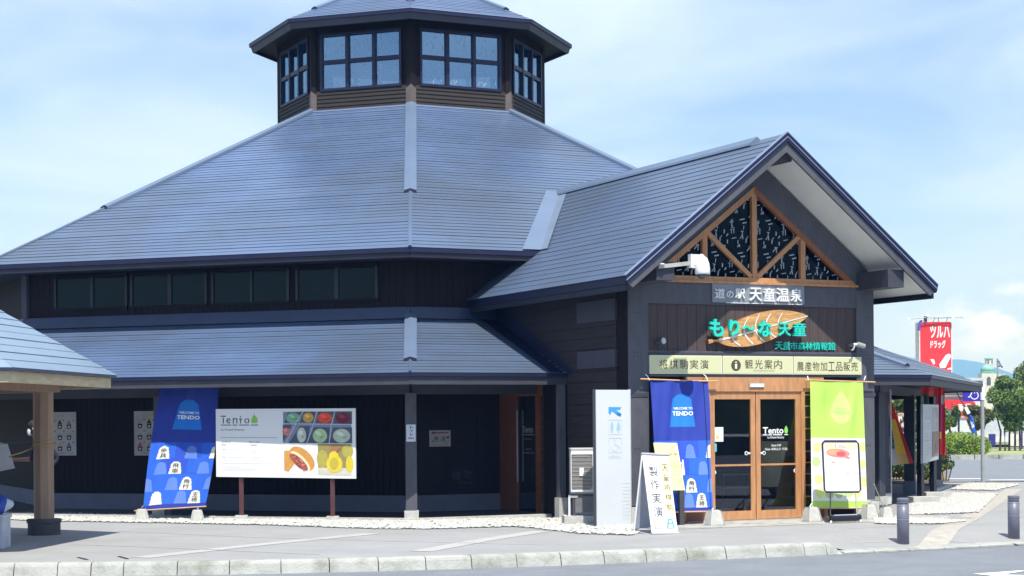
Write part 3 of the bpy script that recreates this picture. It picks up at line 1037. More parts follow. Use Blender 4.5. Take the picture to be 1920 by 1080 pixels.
# --- skirt roof
RS, ZS1, ZS = 13.65, 3.50, 2.445
RU = AU / C8
def zskirt(r): return ZS1 + (ZS - ZS1) * (r - RU) / (RS - RU)
sd = MB()
def skx(k):
    def f(a, z):
        x0, x1 = -a * T8, a * T8
        if k == 0.5:
            x1 = -2.36          # stops at the side wall of the entrance wing
        if k == 1.5:
            pass
        return (x0, x1)
    return f
for k in range(8):
    kk = k - 3.5
    fr = facet(kk)
    a = RS * C8
    parts = [skx(kk)]
    if kk == 0.5:
        parts = [skx(0.5), lambda a_, z_: (2.42, a_ * T8)]
    for xf in parts:
        deck(fr, AU, ZS1 - 0.01, a, ZS - 0.01, xf, SOFFITD, sd)
        x0, x1 = xf(a, 0)
        sd.hexa([fr.p(x0, a - 0.05, ZS - 0.055), fr.p(x1, a - 0.05, ZS - 0.055), fr.p(x1, a + 0.01, ZS - 0.055), fr.p(x0, a + 0.01, ZS - 0.055),
                 fr.p(x0, a - 0.05, ZS), fr.p(x1, a - 0.05, ZS), fr.p(x1, a + 0.01, ZS + 0.01), fr.p(x0, a + 0.01, ZS + 0.01)], NAVY)
        sd.fbox(fr, x0, x1, a - 0.09, a - 0.025, ZS - 0.185, ZS - 0.057, GREYD)
        sd.quad(fr.p(x0, a - 0.06, ZS - 0.15), fr.p(x1, a - 0.06, ZS - 0.15), fr.p(min(x1, 9.2 * T8), 9.2, ZS - 0.05), fr.p(max(x0, -9.2 * T8), 9.2, ZS - 0.05), SOFFITD)
skirt_roof = obj('skirt_roof', sd, hall)
for k in range(8):
    kk = k - 3.5
    roof_courses(facet(kk), AU, ZS1, RS * C8, ZS, 20, skx(kk), ROOF, skirt_roof, joined=kk not in (-0.5, 0.5, 1.5))
roof_courses(facet(0.5), AU, ZS1, RS * C8, ZS, 20, lambda a, z: (2.42, a * T8), ROOF, skirt_roof, joined=True)
hip_cap(0, RU, ZS1 + 0.04, 13.05, zskirt(13.05), 0.215, skirt_roof, 0.07)
hip_cap(0, 13.05, zskirt(13.05), RS + 0.01, ZS, 0.05, skirt_roof, 0.03, name='hip_seam', m=ROOF)
hip_cap(-1, RU, ZS1, 13.05, zskirt(13.05), 0.215, skirt_roof, 0.07)
hip_cap(1, RU, ZS1, 13.15, zskirt(13.15), 0.18, skirt_roof, 0.06)
hip_cap(2, RU, ZS1, 13.2, zskirt(13.2), 0.10, skirt_roof, 0.03)
m = MB()
for k in range(8):
    fr = facet(k - 3.5)
    a = AU + 0.03
    m.hexa([fr.p(-a * T8, AU, 3.50), fr.p(a * T8, AU, 3.50), fr.p(a * T8, AU + 0.10, 3.50), fr.p(-a * T8, AU + 0.10, 3.50),
            fr.p(-a * T8, AU, 3.71), fr.p(a * T8, AU, 3.71), fr.p(a * T8, AU + 0.03, 3.71), fr.p(-a * T8, AU + 0.03, 3.71)], mat('dark_blue_flashing', (0.03, 0.045, 0.10), 0.4, 0.1, 3))
obj('wall_flashing', m, skirt_roof)

# --- ground floor walls, posts, beams
AG = 9.2
gw = MB()
for k in range(8):
    fr = facet(k - 3.5)
    if k - 3.5 in (1.5,):
        continue
    gw.fbox(fr, -(AG - 0.03) * T8, (AG - 0.03) * T8, AG - 0.18, AG - 0.03, 0.02, 2.55, DARKWOOD)
ground_wall = obj('ground_floor_wall', gw, hall)
m = MB()
for k in range(8):
    fr = facet(k - 3.5)
    m.fbox(fr, -(AG + 0.02) * T8, (AG + 0.02) * T8, AG - 0.1, AG + 0.02, 0.015, 0.315, PLINTH)
obj('plinth', m, hall)
for k in (-1.5, -0.5, 0.5):
    fr = facet(k)
    first = None
    x = -AG * T8 + 0.02
    i = 0
    if k == 0.5:
        xs_ = [(-3.70, -3.11), (-3.10, -2.52), (-2.51, -2.04)]
        for xa, xb in xs_:
            mb = MB()
            mb.fbox(fr, xa, xb, AG - 0.03, AG, 0.315, 2.45, mat('black_wall_panel', (0.010, 0.010, 0.016), 0.45, 0.2, 3))
            obj('wall_panel', mb, ground_wall)
        continue
    while x < AG * T8 - 0.1:
        if first is None:
            mb = MB()
            mb.fbox(fr, x, x + 0.122, AG - 0.03, AG, 0.315, 2.45, DARKWOOD)
            first = obj('wall_board', mb, ground_wall)
        else:
            again(first, fr.ex * (0.128 * i))
        x += 0.128
        i += 1
# ring beam and posts
m = MB()
AP = 11.54
for k in range(8):
    fr = facet(k - 3.5)
    x1 = -2.45 if k - 3.5 == 0.5 else AP * T8
    m.fbox(fr, -AP * T8, x1, AP - 0.10, AP + 0.06, 2.12, 2.30, GREYD)
    if k - 3.5 == 0.5:
        m.fbox(fr, 2.45, AP * T8, AP - 0.10, AP + 0.06, 2.12, 2.30, GREYD)
obj('ring_beam', m, hall)
def hall_post(x, y, rz, w=0.19, z1=2.14, base=0.17, mt=GREY, bm=CONC, label=None):
    mb = MB()
    mb.box((x, y, (z1 + base) / 2), (w, w, z1 - base), mt, rz=rz)
    p = obj('roof_post', mb, hall, label=label)
    mb = MB()
    mb.box((x, y, base / 2), (w + 0.05, w + 0.05, base), bm, rz=rz)
    obj('post_base', mb, p)
    return p
for k in (-2, -1, 0, 1, 2, 3):
    a = PSI - math.radians(45 * k)
    r = AP / C8
    hall_post(CX - r * math.sin(a), CY - r * math.cos(a), -a, mt=GREY if k < 1 else GREYD, w=0.19 if k < 1 else 0.22)
for k in (-1.5, -0.5, 1.5, 2.5):
    fr = facet(k)
    P = fr.p(0, AP, 0)
    hall_post(P.x, P.y, -(PSI - math.radians(45 * k)), w=0.19 if k < 1 else 0.22, mt=GREY if k < 1 else GREYD, bm=CONC if k < 1 else PLINTH, base=0.17 if k < 1 else 0.3)
# extra post in front of the walkway and a drainpipe beside it
for (px, py, w) in ((1654, 946, 0.20),):
    G = ground(px, py)
    hall_post(G.x, G.y, 0.45, w=w, z1=2.15, mt=GREYD, base=0.22)
G = ground(1668, 946)
mb = MB()
mb.tube([(G.x + 0.03, G.y, 0.05), (G.x + 0.03, G.y, 2.2)], 0.018, ALU, 8)
obj('drainpipe', mb, hall)
fr = FR_
P = fr.p(-2.45, 12.5, 0)
p = hall_post(P.x, P.y, 0.44, w=0.12, base=0.36, z1=2.3, mt=GREY)
m = MB()
for q in [(772, 700), ]:
    pass

# ================================================================== ENTRANCE WING
AW = 14.70
AR = 15.66
HR, HE, WE = 6.174, 3.84, 2.93
slope = (HR - HE) / WE
def zroof(x): return HR - slope * abs(x)
wing_wall = MB()
fr = FR_
LW = 2.36
# side walls
for sg in (-1, 1):
    xa, xb = sorted((sg * LW, sg * (LW - 0.15)))
    for y0, y1, z0, z1 in ((8.0, 9.6, 0.0 if sg == 1 else 2.38, zroof(LW) - 0.27), (9.6, 12.1, 2.38, zroof(LW) - 0.27), (12.1, AW - 0.02, 0.0, zroof(LW) - 0.27)):
        if sg == 1 and y0 == 9.6: z0 = 0
        wing_wall.fbox(fr, xa, xb, y0, y1, z0, z1, DARKWOOD)
# front gable wall above the beam
th = 0.25
def zin(x): return zroof(x) - th
gx, gz0 = 2.02, 3.885
apex = 5.45
ga = (apex - gz0) / gx
YF0, YF1 = AW - 0.12, AW
outer = [(-LW, gz0), (-LW, zin(LW)), (0, zin(0)), (LW, zin(LW)), (LW, gz0)]
inner = [(-gx, gz0), (0, apex), (gx, gz0)]
wing_wall.prism(fr, [(-LW, gz0), (-gx, gz0), (0, apex), (0, zin(0)), (-LW, zin(LW))], YF0, YF1, GREY)
wing_wall.prism(fr, [(LW, gz0), (gx, gz0), (0, apex), (0, zin(0)), (LW, zin(LW))], YF0, YF1, GREY)
wing = obj('entrance_wing_wall', wing_wall, hall)
m = MB(); m.fbox(fr, -LW + 0.36, LW - 0.36, YF0, YF1 + 0.006, 3.505, 3.885, GREY); obj('lintel_beam', m, hall)
for sg in (-1, 1):
    mb = MB()
    xa, xb = sorted((sg * LW, sg * (LW - 0.357)))
    mb.fbox(fr, xa, xb, AW - 0.36, AW + 0.012, 0.30 if sg < 0 else 0.26, gz0 - 0.002, GREY)
    for z in (3.35, 2.72, 2.66, 1.2):
        for dx in (0.10, 0.16):
            xx = sg * (LW - dx)
            mb.prism(fr, ell(xx, z, 0.010, 0.010, 8), AW + 0.012, AW + 0.016, BLACKM)
    p = obj('corner_pillar', mb, hall)
    mb = MB()
    mb.fbox(fr, xa - 0.05, xb + 0.05, AW - 0.40, AW + 0.06, 0, 0.28, CONC)
    obj('pillar_base', mb, p)
    mb = MB()
    mb.fbox(fr, xa + 0.02, xb + 0.02 if sg > 0 else xb - 0.02, AW + 0.012, AW + 0.022, 2.02, 2.08, GREYD)
    obj('pillar_band', mb, p)
# side beams and side boards
for sg in (-1,):
    for z0, z1 in ((3.255, 3.60), (2.505, 2.79)):
        mb = MB(); mb.fbox(fr, -LW - 0.045, -LW + 0.02, 13.02, AW - 0.362, z0, z1, GREYD); obj('side_beam', mb, hall)
    mb = MB()
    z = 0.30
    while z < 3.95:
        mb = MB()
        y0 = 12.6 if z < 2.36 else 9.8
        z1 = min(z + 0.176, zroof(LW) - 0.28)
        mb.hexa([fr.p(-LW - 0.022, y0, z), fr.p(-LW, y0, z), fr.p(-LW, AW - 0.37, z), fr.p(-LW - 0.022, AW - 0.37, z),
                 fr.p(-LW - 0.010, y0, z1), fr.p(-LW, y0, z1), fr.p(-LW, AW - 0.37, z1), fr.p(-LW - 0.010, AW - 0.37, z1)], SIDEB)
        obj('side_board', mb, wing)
        z += 0.18
mb = MB(); mb.fbox(fr, -LW - 0.03, -LW + 0.02, 12.6, AW - 0.37, 0.0, 0.29, PLINTH); obj('wing_plinth', mb, hall)
# wedge flashing where the skirt roof meets the wing wall
def zs_a(a): return ZS1 + (ZS - ZS1) * (a - AU) / (RS * C8 - AU)
mb = MB()
a1 = RS * C8
mb.add([fr.p(-LW - 0.03, AU + 0.02, ZS1 + 0.02), fr.p(-LW - 0.03, a1, ZS + 0.01), fr.p(-LW - 0.03, a1 + 0.35, ZS + 0.0), fr.p(-LW - 0.03, AU + 0.02, ZS1 + 0.36),
        fr.p(-LW - 0.34, AU + 0.02, ZS1 + 0.035), fr.p(-LW - 0.34, a1 + 0.01, ZS + 0.035)],
       [(0, 1, 2, 3), (0, 1, 5, 4)], NAVY)
obj('junction_flashing', mb, skirt_roof)

# front boards over the sign row
first = None
n = 22
x0, x1 = -2.0, 2.0
w = (x1 - x0) / n
m = MB(); m.fbox(fr, -2.0, 2.0, YF0, AW - 0.05, 2.34, 3.505, DARKWOOD); obj('sign_wall', m, hall)
for i in range(n):
    if first is None:
        mb = MB(); mb.fbox(fr, x0 + 0.003, x0 + w - 0.003, AW - 0.05, AW - 0.025, 2.76, 3.503, BOARD)
        first = obj('facade_board', mb, hall)
    else:
        again(first, fr.ex * (w * i))
m = MB()
m.fbox(fr, -2.0, 2.0, AW - 0.05, AW + 0.012, 2.725, 2.758, GREY)
m.fbox(fr, -2.0, 2.0, AW - 0.05, AW + 0.030, 2.690, 2.722, GREYD)
m.fbox(fr, -2.0, 2.0, AW - 0.05, AW + 0.025, 2.345, 2.375, GREY)
obj('sign_ledge', m, hall)

# gable window: orange frame, panes with film marks
gwm = MB()
def bar(mb, x0, z0, x1, z1, w, y0, y1, m):
    d = Vector((x1 - x0, z1 - z0)); d.normalize(); nx, nz = -d.y * w / 2, d.x * w / 2
    mb.prism(fr, [(x0 - nx, z0 - nz), (x1 - nx, z1 - nz), (x1 + nx, z1 + nz), (x0 + nx, z0 + nz)], y0, y1, m)
gwm.prism(fr, [(-gx, gz0 + 0.001), (gx, gz0 + 0.001), (gx - 0.11, gz0 + 0.075), (-gx + 0.11, gz0 + 0.075)], AW - 0.10, AW + 0.02, ORANGE)
for sg in (-1, 1):
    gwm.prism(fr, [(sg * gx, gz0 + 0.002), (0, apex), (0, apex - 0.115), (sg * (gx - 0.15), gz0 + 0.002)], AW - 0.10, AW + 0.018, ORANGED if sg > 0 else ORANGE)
gwm.fbox(fr, -gx - 0.03, gx + 0.03, AW - 0.02, AW + 0.055, gz0 - 0.035, gz0 + 0.0, ORANGE)
gable_window = obj('gable_window', gwm, hall)
for x, zt in ((0, apex - 0.11), (-0.945, 4.66), (0.945, 4.66)):
    mb = MB(); mb.fbox(fr, x - 0.045, x + 0.045, AW - 0.09, AW + 0.01, gz0 + 0.076, zt, ORANGE); obj('mullion', mb, gable_window)
for sg in (-1, 1):
    mb = MB(); bar(mb, sg * 0.06, gz0 + 0.09, sg * 0.90, 4.68, 0.075, AW - 0.08, AW + 0.004, ORANGE); obj('brace', mb, gable_window)
GY = AW - 0.06
for poly in ([(-1.93, 3.95), (-0.99, 3.95), (-0.99, 4.67)], [(1.93, 3.95), (0.99, 3.95), (0.99, 4.67)],
             [(-0.9, 3.95), (-0.05, 3.95), (-0.05, 5.37), (-0.9, 4.74)], [(0.9, 3.95), (0.05, 3.95), (0.05, 5.37), (0.9, 4.74)]):
    mb = MB(); mb.prism(fr, poly, GY - 0.006, GY, GL_GAB); obj('pane', mb, gable_window)
mb = MB()
rr = random.Random(5)
# the printed film repeats every half metre: short strokes and hooks
unit = []
for q in range(22):
    x, z = rr.uniform(0, 0.5), rr.uniform(0, 0.55)
    t = rr.choice([0, 1.57, 1.57, 0.9, -0.9, 1.45, 0.2])
    l_ = rr.uniform(0.022, 0.052)
    unit.append((x, z, t, l_, rr.uniform(0.006, 0.011)))
    if rr.random() < 0.5:
        unit.append((x + l_ * math.cos(t), z + l_ * math.sin(t), t + rr.choice([0.9, -0.9, 1.4]), l_ * 0.6, 0.007))
tri = [(-1.88, 3.96), (1.88, 3.96), (0, 5.40)]
for ix in range(-5, 5):
    for iz in range(-1, 4):
        for x, z, t, l_, w_ in unit:
            X, Z = x + ix * 0.5 + (0.04 if iz % 2 else 0), z + 3.9 + iz * 0.55
            if not inpoly(X, Z, tri): continue
            c_, s_ = math.cos(t), math.sin(t)
            mb.flatpoly(fr, [(X + c_ * u - s_ * v, Z + s_ * u + c_ * v) for u, v in ((-l_, -w_), (l_, -w_), (l_, w_), (-l_, w_))], GY + 0.004, FILM)
obj('window_film', mb, gable_window, kind='stuff')
m = MB(); m.prism(fr, [(-2.2, 3.6), (2.2, 3.6), (2.2, 4.1), (0, 5.85), (-2.2, 4.1)], AW - 3.2, AW - 3.1, DARKWOOD); m.fbox(fr, -2.2, 2.2, AW - 3.2, AW - 0.2, 3.55, 3.6, SOFFITD); obj('attic_lining', m, hall)

# wing roof
def back(z):
    return RB * C8 + (ZB - z) / ((ZB - ZE) / ((RE - RB) * C8)) - 0.30 if z > ZE + 0.05 else 9.78
wr = MB()
for sg in (-1, 1):
    for (u0, u1) in ((0, 0.5), (0.5, 1)):
        xa, xb = WE * u0, WE * u1
        za, zb_ = zroof(xa), zroof(xb)
        ba, bb = back(za), back(zb_)
        P = lambda x, y, z: fr.p(sg * x, y, z)
        wr.quad(P(xa, ba, za - 0.01), P(xa, AR - 0.01, za - 0.01), P(xb, AR - 0.01, zb_ - 0.01), P(xb, bb, zb_ - 0.01), NAVY)
    # eave fascia along the wing
    xe = sg * WE
    x_in = sg * (WE - 0.04)
    a_, b_ = sorted((xe, x_in))
    wr.fbox(fr, a_, b_, 9.80, AR - 0.012, HE - 0.12, HE - 0.002, NAVY)
    a_, b_ = sorted((sg * (WE - 0.02), sg * (WE - 0.07)))
    wr.fbox(fr, a_, b_, 9.80, AR - 0.05, HE - 0.215, HE - 0.122, DEEP)
    # soffit, pale board
    d = 0.21
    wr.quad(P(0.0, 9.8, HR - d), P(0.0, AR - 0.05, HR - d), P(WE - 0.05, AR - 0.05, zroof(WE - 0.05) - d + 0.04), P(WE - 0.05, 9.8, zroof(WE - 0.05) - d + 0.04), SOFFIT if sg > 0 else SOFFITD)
wing_roof = obj('wing_roof', wr, hall)
Lr = math.hypot(WE, HR - HE)
for sg in (-1, 1):
    n = 24
    for i in range(n):
        s0, s1 = Lr * i / n - (0.03 if i else 0), Lr * (i + 1) / n + 0.012
        q = []
        lift = 0.0185 if (n - i) % 2 == 1 else 0.0165
        sx, sz = WE / Lr, -(HR - HE) / Lr
        nx, nz = -sz, sx
        mb = MB()
        lo, hi = [], []
        for s_, l_ in ((s0, 0.008), (s1, lift)):
            x, z = sx * s_, HR + sz * s_
            for y in (back(z), AR):
                hi.append(fr.p(sg * (x + nx * l_), y, z + nz * l_))
                lo.append(fr.p(sg * (x + nx * (l_ - 0.007)), y, z + nz * (l_ - 0.007)))
        o4 = (0, 1, 3, 2)
        mb.hexa([lo[j] for j in o4] + [hi[j] for j in o4], ROOF)
        obj('roofing_strip', mb, wing_roof)
# ridge cap
mb = MB()
yb = back(HR) + 0.15
pr = [(-0.15, HR - 0.075), (-0.13, HR - 0.03), (0, HR + 0.075), (0.13, HR - 0.03), (0.15, HR - 0.075)]
vs = [fr.p(x, y, z) for y in (yb, AR - 0.85) for x, z in pr]
mb.add(vs, [(i, i + 1, i + 6, i + 5) for i in range(4)] + [(5, 6, 7, 8, 9)], CAP)
obj('ridge_cap', mb, wing_roof)
# rake edges: navy capping then grey barge board, mitred at the apex
for sg in (-1, 1):
    mb = MB()
    xe = WE + 0.015
    mb.prism(fr, [(0, HR + 0.02), (sg * xe, zroof(xe) + 0.02), (sg * (xe - 0.03), zroof(xe) - 0.10), (0, HR - 0.125)], AR - 0.02, AR + 0.025, NAVY)
    mb.prism(fr, [(0, HR + 0.032), (sg * xe, zroof(xe) + 0.032), (sg * xe, zroof(xe) + 0.018), (0, HR + 0.018)], AR - 0.05, AR + 0.032, ROOF_EDGE)
    mb.prism(fr, [(0, HR - 0.045), (sg * (xe - 0.01), zroof(xe) - 0.045), (sg * (xe - 0.015), zroof(xe) - 0.060), (0, HR - 0.06)], AR + 0.025, AR + 0.034, ROOF_EDGE)
    obj('rake_capping', mb, wing_roof)
    mb = MB()
    mb.prism(fr, [(0, HR - 0.127), (sg * (xe - 0.05), zroof(xe - 0.05) - 0.127), (sg * (xe - 0.14), zroof(xe - 0.14) - 0.27), (0, HR - 0.29)], AR - 0.05, AR - 0.005, GREY)
    obj('barge_board', mb, wing_roof)
# purlin ends under the eaves
mb = MB()
mb.prism(fr, [(-0.17, HR - 0.42), (0.17, HR - 0.42), (0.17, HR - 0.36), (0, HR - 0.22), (-0.17, HR - 0.36)], AW, AR - 0.12, GREYD)
obj('purlin_end', mb, wing_roof)
for sg in (-1, 1):
    mb = MB(); a_, b_ = sorted((sg * 2.02, sg * 2.34)); mb.fbox(fr, a_, b_, AW + 0.002, AR - 0.10, 3.80, 4.09, GREYD); obj('purlin_end', mb, wing_roof)
# valley flashing
def zmA(a): return ZB + (ZE - ZB) * (a - RB * C8) / ((RE - RB) * C8)
def amz(z): return RB * C8 + (ZB - z) * ((RE - RB) * C8) / (ZB - ZE)
for sg in (-1, 1):
    mb = MB()
    zt, zb_ = HR - 0.02, ZE
    T_ = (0.0, amz(zt), zt); xb = (HR - zb_) / slope
    B_ = (-xb, amz(zb_), zb_)
    up = 0.045
    A = [fr.p(sg * T_[0], T_[1], T_[2] + up), fr.p(sg * (T_[0] - 0.30), T_[1], T_[2] + up), fr.p(sg * (B_[0] - 0.36), B_[1] + 0.03, B_[2] + up), fr.p(sg * B_[0], B_[1] + 0.03, B_[2] + up)]
    mb.add(A, [(0, 1, 2, 3)], CAP)
    C_ = [fr.p(sg * T_[0], T_[1], T_[2] + up), fr.p(sg * B_[0], B_[1] + 0.03, B_[2] + up), fr.p(sg * B_[0] + 0 * sg, B_[1] + 0.30, B_[2] + up), fr.p(sg * (T_[0]), T_[1] + 0.34, T_[2] + up)]
    mb.add(C_, [(0, 1, 2, 3)], mat('valley_metal', (0.17, 0.22, 0.30), 0.4, 0.05, 2))
    obj('valley_flashing', mb, main_roof)

# ---------------- front doors
dm = MB()
dm.fbox(fr, -1.33, 1.33, AW - 0.10, AW + 0.02, 2.105, 2.34, ORANGE)
for x0, x1 in ((-0.955, -0.88), (0.88, 0.955), (-1.40, -1.33), (1.33, 1.40)):
    dm.fbox(fr, x0, x1, AW - 0.10, AW + 0.015, 0.02, 2.104, ORANGE)
for sg in (-1, 1):
    a_, b_ = sorted((sg * 0.957, sg * 1.33)); dm.fbox(fr, a_, b_, AW - 0.09, AW + 0.005, 0.02, 0.17, ORANGED)
    a_, b_ = sorted((sg * 1.402, sg * 1.999)); dm.fbox(fr, a_, b_, AW - 0.10, AW - 0.02, 0.02, 2.34, DARKWOOD)
dm.fbox(fr, -1.33, 1.33, AW - 0.12, AW + 0.03, 0.004, 0.02, ALU)
entrance = obj('door_surround', dm, hall)
for sg in (-1, 1):
    mb = MB()
    xo, xi = sg * 0.88, sg * 0.008
    def lb(x0, x1, z0, z1, y0=AW - 0.055, y1=AW - 0.005, m=ORANGE):
        a_, b_ = sorted((x0, x1)); mb.fbox(fr, a_, b_, y0, y1, z0, z1, m)
    lb(xo, xo - sg * 0.10, 0.025, 2.10)
    lb(xi + sg * 0.085, xi, 0.025, 2.10)
    lb(xo - sg * 0.10, xi + sg * 0.085, 0.025, 0.165)
    lb(xo - sg * 0.10, xi + sg * 0.085, 1.98, 2.10)
    lb(xo - sg * 0.10, xi + sg * 0.085, 0.895, 0.925, AW - 0.05, AW - 0.01)
    leaf = obj('entrance_door', mb, hall)
    for z0, z1 in ((0.165, 0.895), (0.925, 1.98)):
        mb = MB(); a_, b_ = sorted((xo - sg * 0.10, xi + sg * 0.085)); mb.fbox(fr, a_, b_, AW - 0.034, AW - 0.028, z0, z1, GL_DOOR)
        obj('glass_pane', mb, leaf)
    mb = MB(); mb.prism(fr, ell(sg * 0.78 , 0.80, 0.033, 0.033, 16), AW - 0.027, AW - 0.022, WINK); mb.prism(fr, ell(sg * 0.78, 0.80, 0.018, 0.018, 12), AW - 0.022, AW - 0.020, RED)
    obj('round_sticker', mb, leaf)
    mb = MB(); xx = sg * 0.17; mb.prism(fr, ell(xx, 1.10, 0.032, 0.032, 16), AW - 0.027, AW - 0.022, WINK); mb.prism(fr, ell(xx, 1.10, 0.019, 0.019, 12), AW - 0.022, AW - 0.020, INK)
    a_, b_ = sorted((xx + (-0.05 if sg < 0 else 0.04) * 1, xx + (-0.05 if sg < 0 else 0.04) + sg * -0.0 + (0.16 if sg < 0 else -0.16)))
    a_, b_ = (0.20, 0.31) if sg < 0 else (-0.0, 0.0)
    a_, b_ = sorted((xx - sg * 0.035, xx - sg * 0.075)) if False else ((-0.135, -0.095) if sg < 0 else (0.095, 0.135))
    mb.fbox(fr, a_, b_, AW - 0.027, AW - 0.022, 1.085, 1.115, WINK)
    obj('push_here_sticker', mb, leaf)
    # slatted side light
    mb = MB(); a_, b_ = sorted((sg * 0.957, sg * 1.33)); mb.fbox(fr, a_, b_, AW - 0.04, AW - 0.034, 0.17, 2.104, GL_DOOR)
    sl = obj('side_light', mb, hall)
    z = 0.36
    while z < 2.05:
        mb = MB(); mb.fbox(fr, a_, b_, AW - 0.034, AW - 0.008, z, z + 0.018, ORANGE); obj('glazing_bar', mb, sl)
        z += 0.187
P_ = lambda x, off, z: fr.p(x, AW - 0.026 + off, z)
mb = MB()
a_, b_ = fpx(1432, 801, .5, AW), fpx(1470, 813, .5, AW)
text(mb, P_, 'Tento', a_[0], b_[0] + 0.01, b_[1], a_[1], WINK, 0, bold=0.02)
for u0, u1 in ((0, .22), (.26, .45), (.5, .95), (1.06, 1.25)):
    w_ = b_[0] - a_[0]
    mb.flatpoly(fr, rect(a_[0] + w_ * u0, a_[0] + w_ * u1, b_[1] - 0.024, b_[1] - 0.010), AW - 0.026, WINK)
mb.flatpoly(fr, pear(b_[0] + 0.06, (a_[1] + b_[1]) / 2 + 0.01, 0.085, 0.13), AW - 0.026, PEAR)
for body, p0, p1 in (('La France Factory', (1441, 818), (1472, 823)), ('Open 9:30', (1448, 833), (1466, 838)), ('Close 18:00 (L.O. 17:30)', (1436, 840), (1478, 845))):
    A_, B_ = fpx(*p0, .5, AW), fpx(*p1, .5, AW)
    text(mb, P_, body, A_[0], B_[0], B_[1], A_[1], WINK, 0, bold=0.012)
obj('glass_lettering', mb, leaf, kind='stuff')
# room behind the doors
m = MB()
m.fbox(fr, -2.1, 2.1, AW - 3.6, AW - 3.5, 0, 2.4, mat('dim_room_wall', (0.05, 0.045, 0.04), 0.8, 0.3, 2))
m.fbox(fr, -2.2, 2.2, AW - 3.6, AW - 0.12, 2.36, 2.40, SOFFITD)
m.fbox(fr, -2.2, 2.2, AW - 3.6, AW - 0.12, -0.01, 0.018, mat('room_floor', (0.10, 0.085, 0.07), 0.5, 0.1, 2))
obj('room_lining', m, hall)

# ---------------- side entrance in the wing's side wall
mb = MB()
X = -2.03
def sbox(mb, y0, y1, z0, z1, m, d0=-0.05, d1=0.03):
    mb.fbox(fr, X - d1, X - d0, y0, y1, z0, z1, m)
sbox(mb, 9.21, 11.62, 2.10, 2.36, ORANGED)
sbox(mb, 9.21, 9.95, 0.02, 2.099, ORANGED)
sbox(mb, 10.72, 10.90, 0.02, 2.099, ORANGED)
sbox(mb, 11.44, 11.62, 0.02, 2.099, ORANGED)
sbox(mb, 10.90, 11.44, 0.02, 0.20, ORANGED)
mb.fbox(fr, -LW + 0.02, X + 0.05, 11.63, 12.09, 0.02, 2.36, DARKWOOD)
side_entry = obj('side_door_surround', mb, hall)
mb = MB(); sbox(mb, 9.95, 10.72, 0.03, 2.095, GL_DOOR, -0.01, -0.002); sd_ = obj('side_glass_door', mb, hall)
mb = MB(); mb.tube([fr.p(X - 0.05, 10.02, 0.55), fr.p(X - 0.05, 10.02, 1.85)], 0.016, ALU); obj('door_handle', mb, sd_)
mb = MB()
def SP(x, off, z): return fr.p(X - 0.006 - off, x, z)
text(mb, SP, 'Tento', 10.14, 10.58, 1.44, 1.56, mat('dim_white_ink', (0.45, 0.47, 0.5), 0.6, 0.02, 2), 0, bold=0.02)
mb.add([SP(10.14, 0, 1.40), SP(10.62, 0, 1.40), SP(10.62, 0, 1.415), SP(10.14, 0, 1.415)], [(0, 1, 2, 3)], MATS['dim_white_ink'])
text(mb, SP, 'La France Factory', 10.2, 10.5, 1.31, 1.345, MATS['dim_white_ink'], 0)
text(mb, SP, 'Open 9:30', 10.25, 10.48, 1.13, 1.165, MATS['dim_white_ink'], 0)
text(mb, SP, 'Close 18:00 (L.O. 17:30)', 10.16, 10.6, 1.06, 1.095, MATS['dim_white_ink'], 0)
obj('glass_lettering', mb, sd_, kind='stuff')
mb = MB(); sbox(mb, 10.90, 11.44, 0.20, 2.095, GL_DOOR, -0.01, -0.002); sl = obj('side_light', mb, hall)
z = 0.39
while z < 2.05:
    mb = MB(); sbox(mb, 10.90, 11.44, z, z + 0.016, ORANGED, 0.0, 0.012); obj('glazing_bar', mb, sl); z += 0.19

# ================================================================== SIGNS ON THE GABLE
fr = FR_
def bx(p0, p1, k=.5, apo=AW):
    a, b = fpx(*p0, k, apo), fpx(*p1, k, apo)
    return a[0], b[0], b[1], a[1]
def PF(base):
    return lambda x, off, z: fr.p(x, base + off, z)

t = thing('station_name_sign', 'long grey board with raised white Japanese letters on the beam under the gable window', 'sign', fr.p(0, AW, 3.5))
x0, x1 = bx((1334, 540), (1334, 540))[0], bx((1506, 555), (1506, 555))[0]
mb = MB(); mb.fbox(fr, x0, x1, AW + 0.008, AW + 0.03, 3.545, 3.865, mat('grey_blue_board', (0.24, 0.26, 0.30), 0.5, 0.05, 3)); obj('board', mb, t)
mb = MB(); mb.fbox(fr, x0 + 0.25, x1 - 0.05, AW + 0.03, AW + 0.035, 3.535, 3.545, WHITEM); obj('lower_edge', mb, t)
for ch, xa, xb, za, zb in (('道', 1340, 1358.5, 540.5, 561), ('の', 1362, 1375, 545, 560), ('駅', 1378, 1396.5, 541, 561), ('天', 1405, 1428, 539, 566), ('童', 1431, 1453, 539.5, 566.5), ('温', 1456, 1479, 540, 567), ('泉', 1482, 1503, 541, 567)):
    a = fpx(xa, za, .5, AW + 0.05); b = fpx(xb, zb, .5, AW + 0.05)
    mb = MB(); text(mb, PF(AW + 0.03), ch, a[0], b[0], b[1] + 0.01, a[1], WHITE, 0.0, bold=0.012, depth=0.035, side=WHITEM); obj('letter', mb, t)

